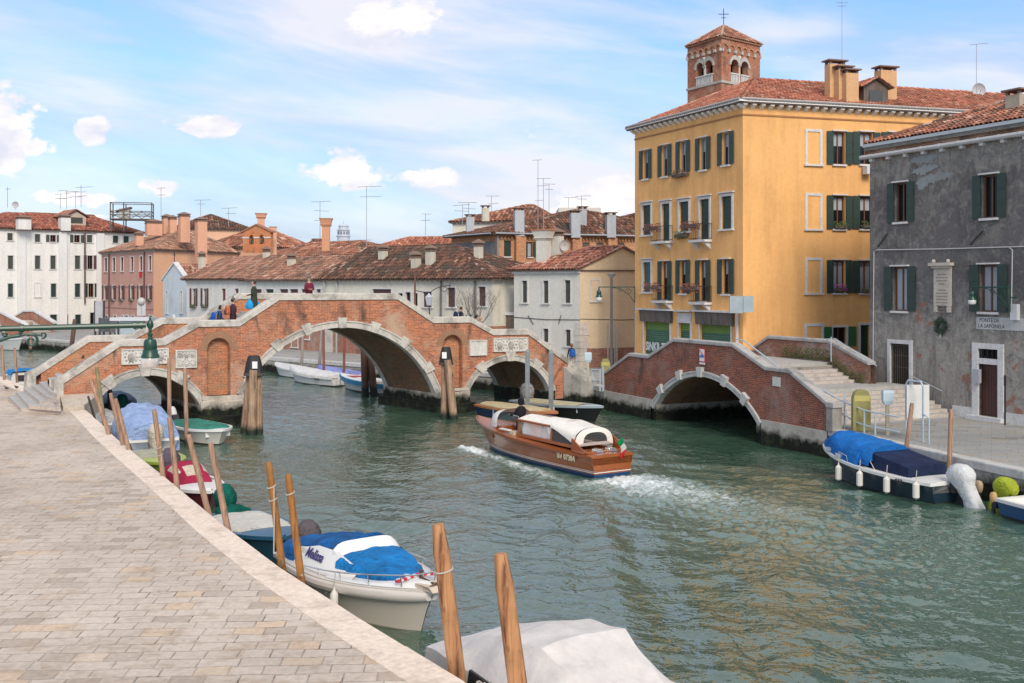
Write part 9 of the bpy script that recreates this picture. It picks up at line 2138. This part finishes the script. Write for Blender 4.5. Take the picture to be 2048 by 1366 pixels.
p = onbridge(416, 1.9, -.25); person('small child with a purple pointed hat behind the parapet of the left landing', tuple(p), ang, cloth((.10, .05, .09)), cloth((.05, .03, .05)), None, h=1.08, hat=cloth((.11, .045, .09)))
p = onbridge(466, 1.3, .05); _, T, hh, hz, s = person('woman in long dark coat and grey bobble hat on the left landing', tuple(p), ang + .15, cloth((.05, .03, .04)), cloth((.04, .02, .03)), HD, h=1.70, coat=True, hat=cloth((.14, .13, .13)), arms=hands_down)
backpack('orange and pink striped backpack worn by the woman in the grey bobble hat', T, hz, s, cloth((.50, .15, .08), var=.4, sc=5), cloth((.15, .06, .12)), sc=1.05)
bag('lime yellow carrier bag held by the woman with the bobble hat', (.12, -.32, .70), .36, .42, cloth((.62, .80, .01)), 3, T)
p = onbridge(508, 1.4, .12); _, T, hh, hz, s = person('man in dark olive coat carrying blue bags up the large bridge', tuple(p), ang + math.pi - .3, cloth((.05, .055, .04)), cloth((.16, .12, .12)), HB, h=1.82, coat=True, arms=(((.05, .05, -.26), (.20, -.03, -.05)), ((.0, .06, -.28), (.02, .04, -.25))))
bag('bright blue carrier bag on the left side of the man in the olive coat', (.18, .25, .92), .38, .46, cloth((.02, .32, .68)), 5, T); bag('bright blue carrier bag on the right side of the man in the olive coat', (-.14, -.42, .80), .34, .44, cloth((.02, .32, .68)), 6, T)
p = onbridge(500, .9, .0); mb = MB(); mb.ball(p + V(0, 0, .35), .42, .28, .26, 12, k=8); mb.tube([p + V(-.2, 0, .56), p + V(0, 0, .68), p + V(.2, 0, .56)], .02, 5); tag(mb.build('travel_bag', cloth((.02, .035, .07)), smooth=True), 'dark blue rounded travel bag resting at the feet of the man with blue bags', 'bag')
p = onbridge(618, 1.0, .0); person('person in maroon coat and grey hat leaning at the top of the large bridge', tuple(p), ang - math.pi / 2, cloth((.15, .02, .04)), cloth((.04, .04, .05)), None, h=1.74, coat=True, hat=cloth((.13, .13, .14)), arms=hands_front)
p = onbridge(921, 1.2, .05); _, T, hh, hz, s = person('boy with dark jacket and red front on the right landing of the large bridge', tuple(p), ang, cloth((.03, .03, .06)), cloth((.05, .05, .08)), HB, h=1.45, arms=fwd, lean=.06)
mb = MB(T); mb.box(.13, .17, -.08, .08, .95, 1.15); backpack('dark blue backpack worn by the boy on the right landing', T, hz, s, cloth((.02, .03, .08)))
p = onbridge(953, 1.4, .1); person('person with dark hair whose head shows over the right flight', tuple(p), ang, cloth((.06, .05, .05)), cloth((.05, .05, .05)), HD, h=1.50)
p = onbridge(961, 1.1, .1); person('fair-haired person whose head shows over the right flight', tuple(p), ang, cloth((.2, .18, .16)), cloth((.05, .05, .05)), plain((.45, .30, .16), .8), h=1.45)
p = G(1143, 742); _, T, hh, hz, s = person('woman in dark jacket and pale trousers walking away at the foot of the large bridge', tuple(p), 1.75, cloth((.03, .03, .045)), cloth((.48, .44, .38)), plain((.16, .08, .04), .8), h=1.66, arms=hands_down, legs=(.16, -.16), hairlen=.06)
backpack('blue backpack worn by the woman walking away', T, hz, s, cloth((.02, .12, .42)))
p = TB((1.3, 1.9, 2.15)); person('child in pink top and dark trousers sitting on the steps of the large bridge', tuple(p), ang + .2, cloth((.45, .16, .24)), cloth((.02, .022, .035)), HB, pose='sit', h=1.35, arms=hands_front, lean=.1)
q = TAXI.T((5.55, .15, .28)); hd = math.atan2(TAX_H.y, TAX_H.x)
person('taxi driver in black hooded jacket standing at the wheel of the wooden water taxi', tuple(q), hd, cloth((.012, .012, .018)), cloth((.015, .015, .02)), HB, h=1.74, coat=True, hood=True, arms=(((.12, .04, -.24), (.26, -.02, .0)), ((.10, .04, -.24), (.24, -.06, .02))))
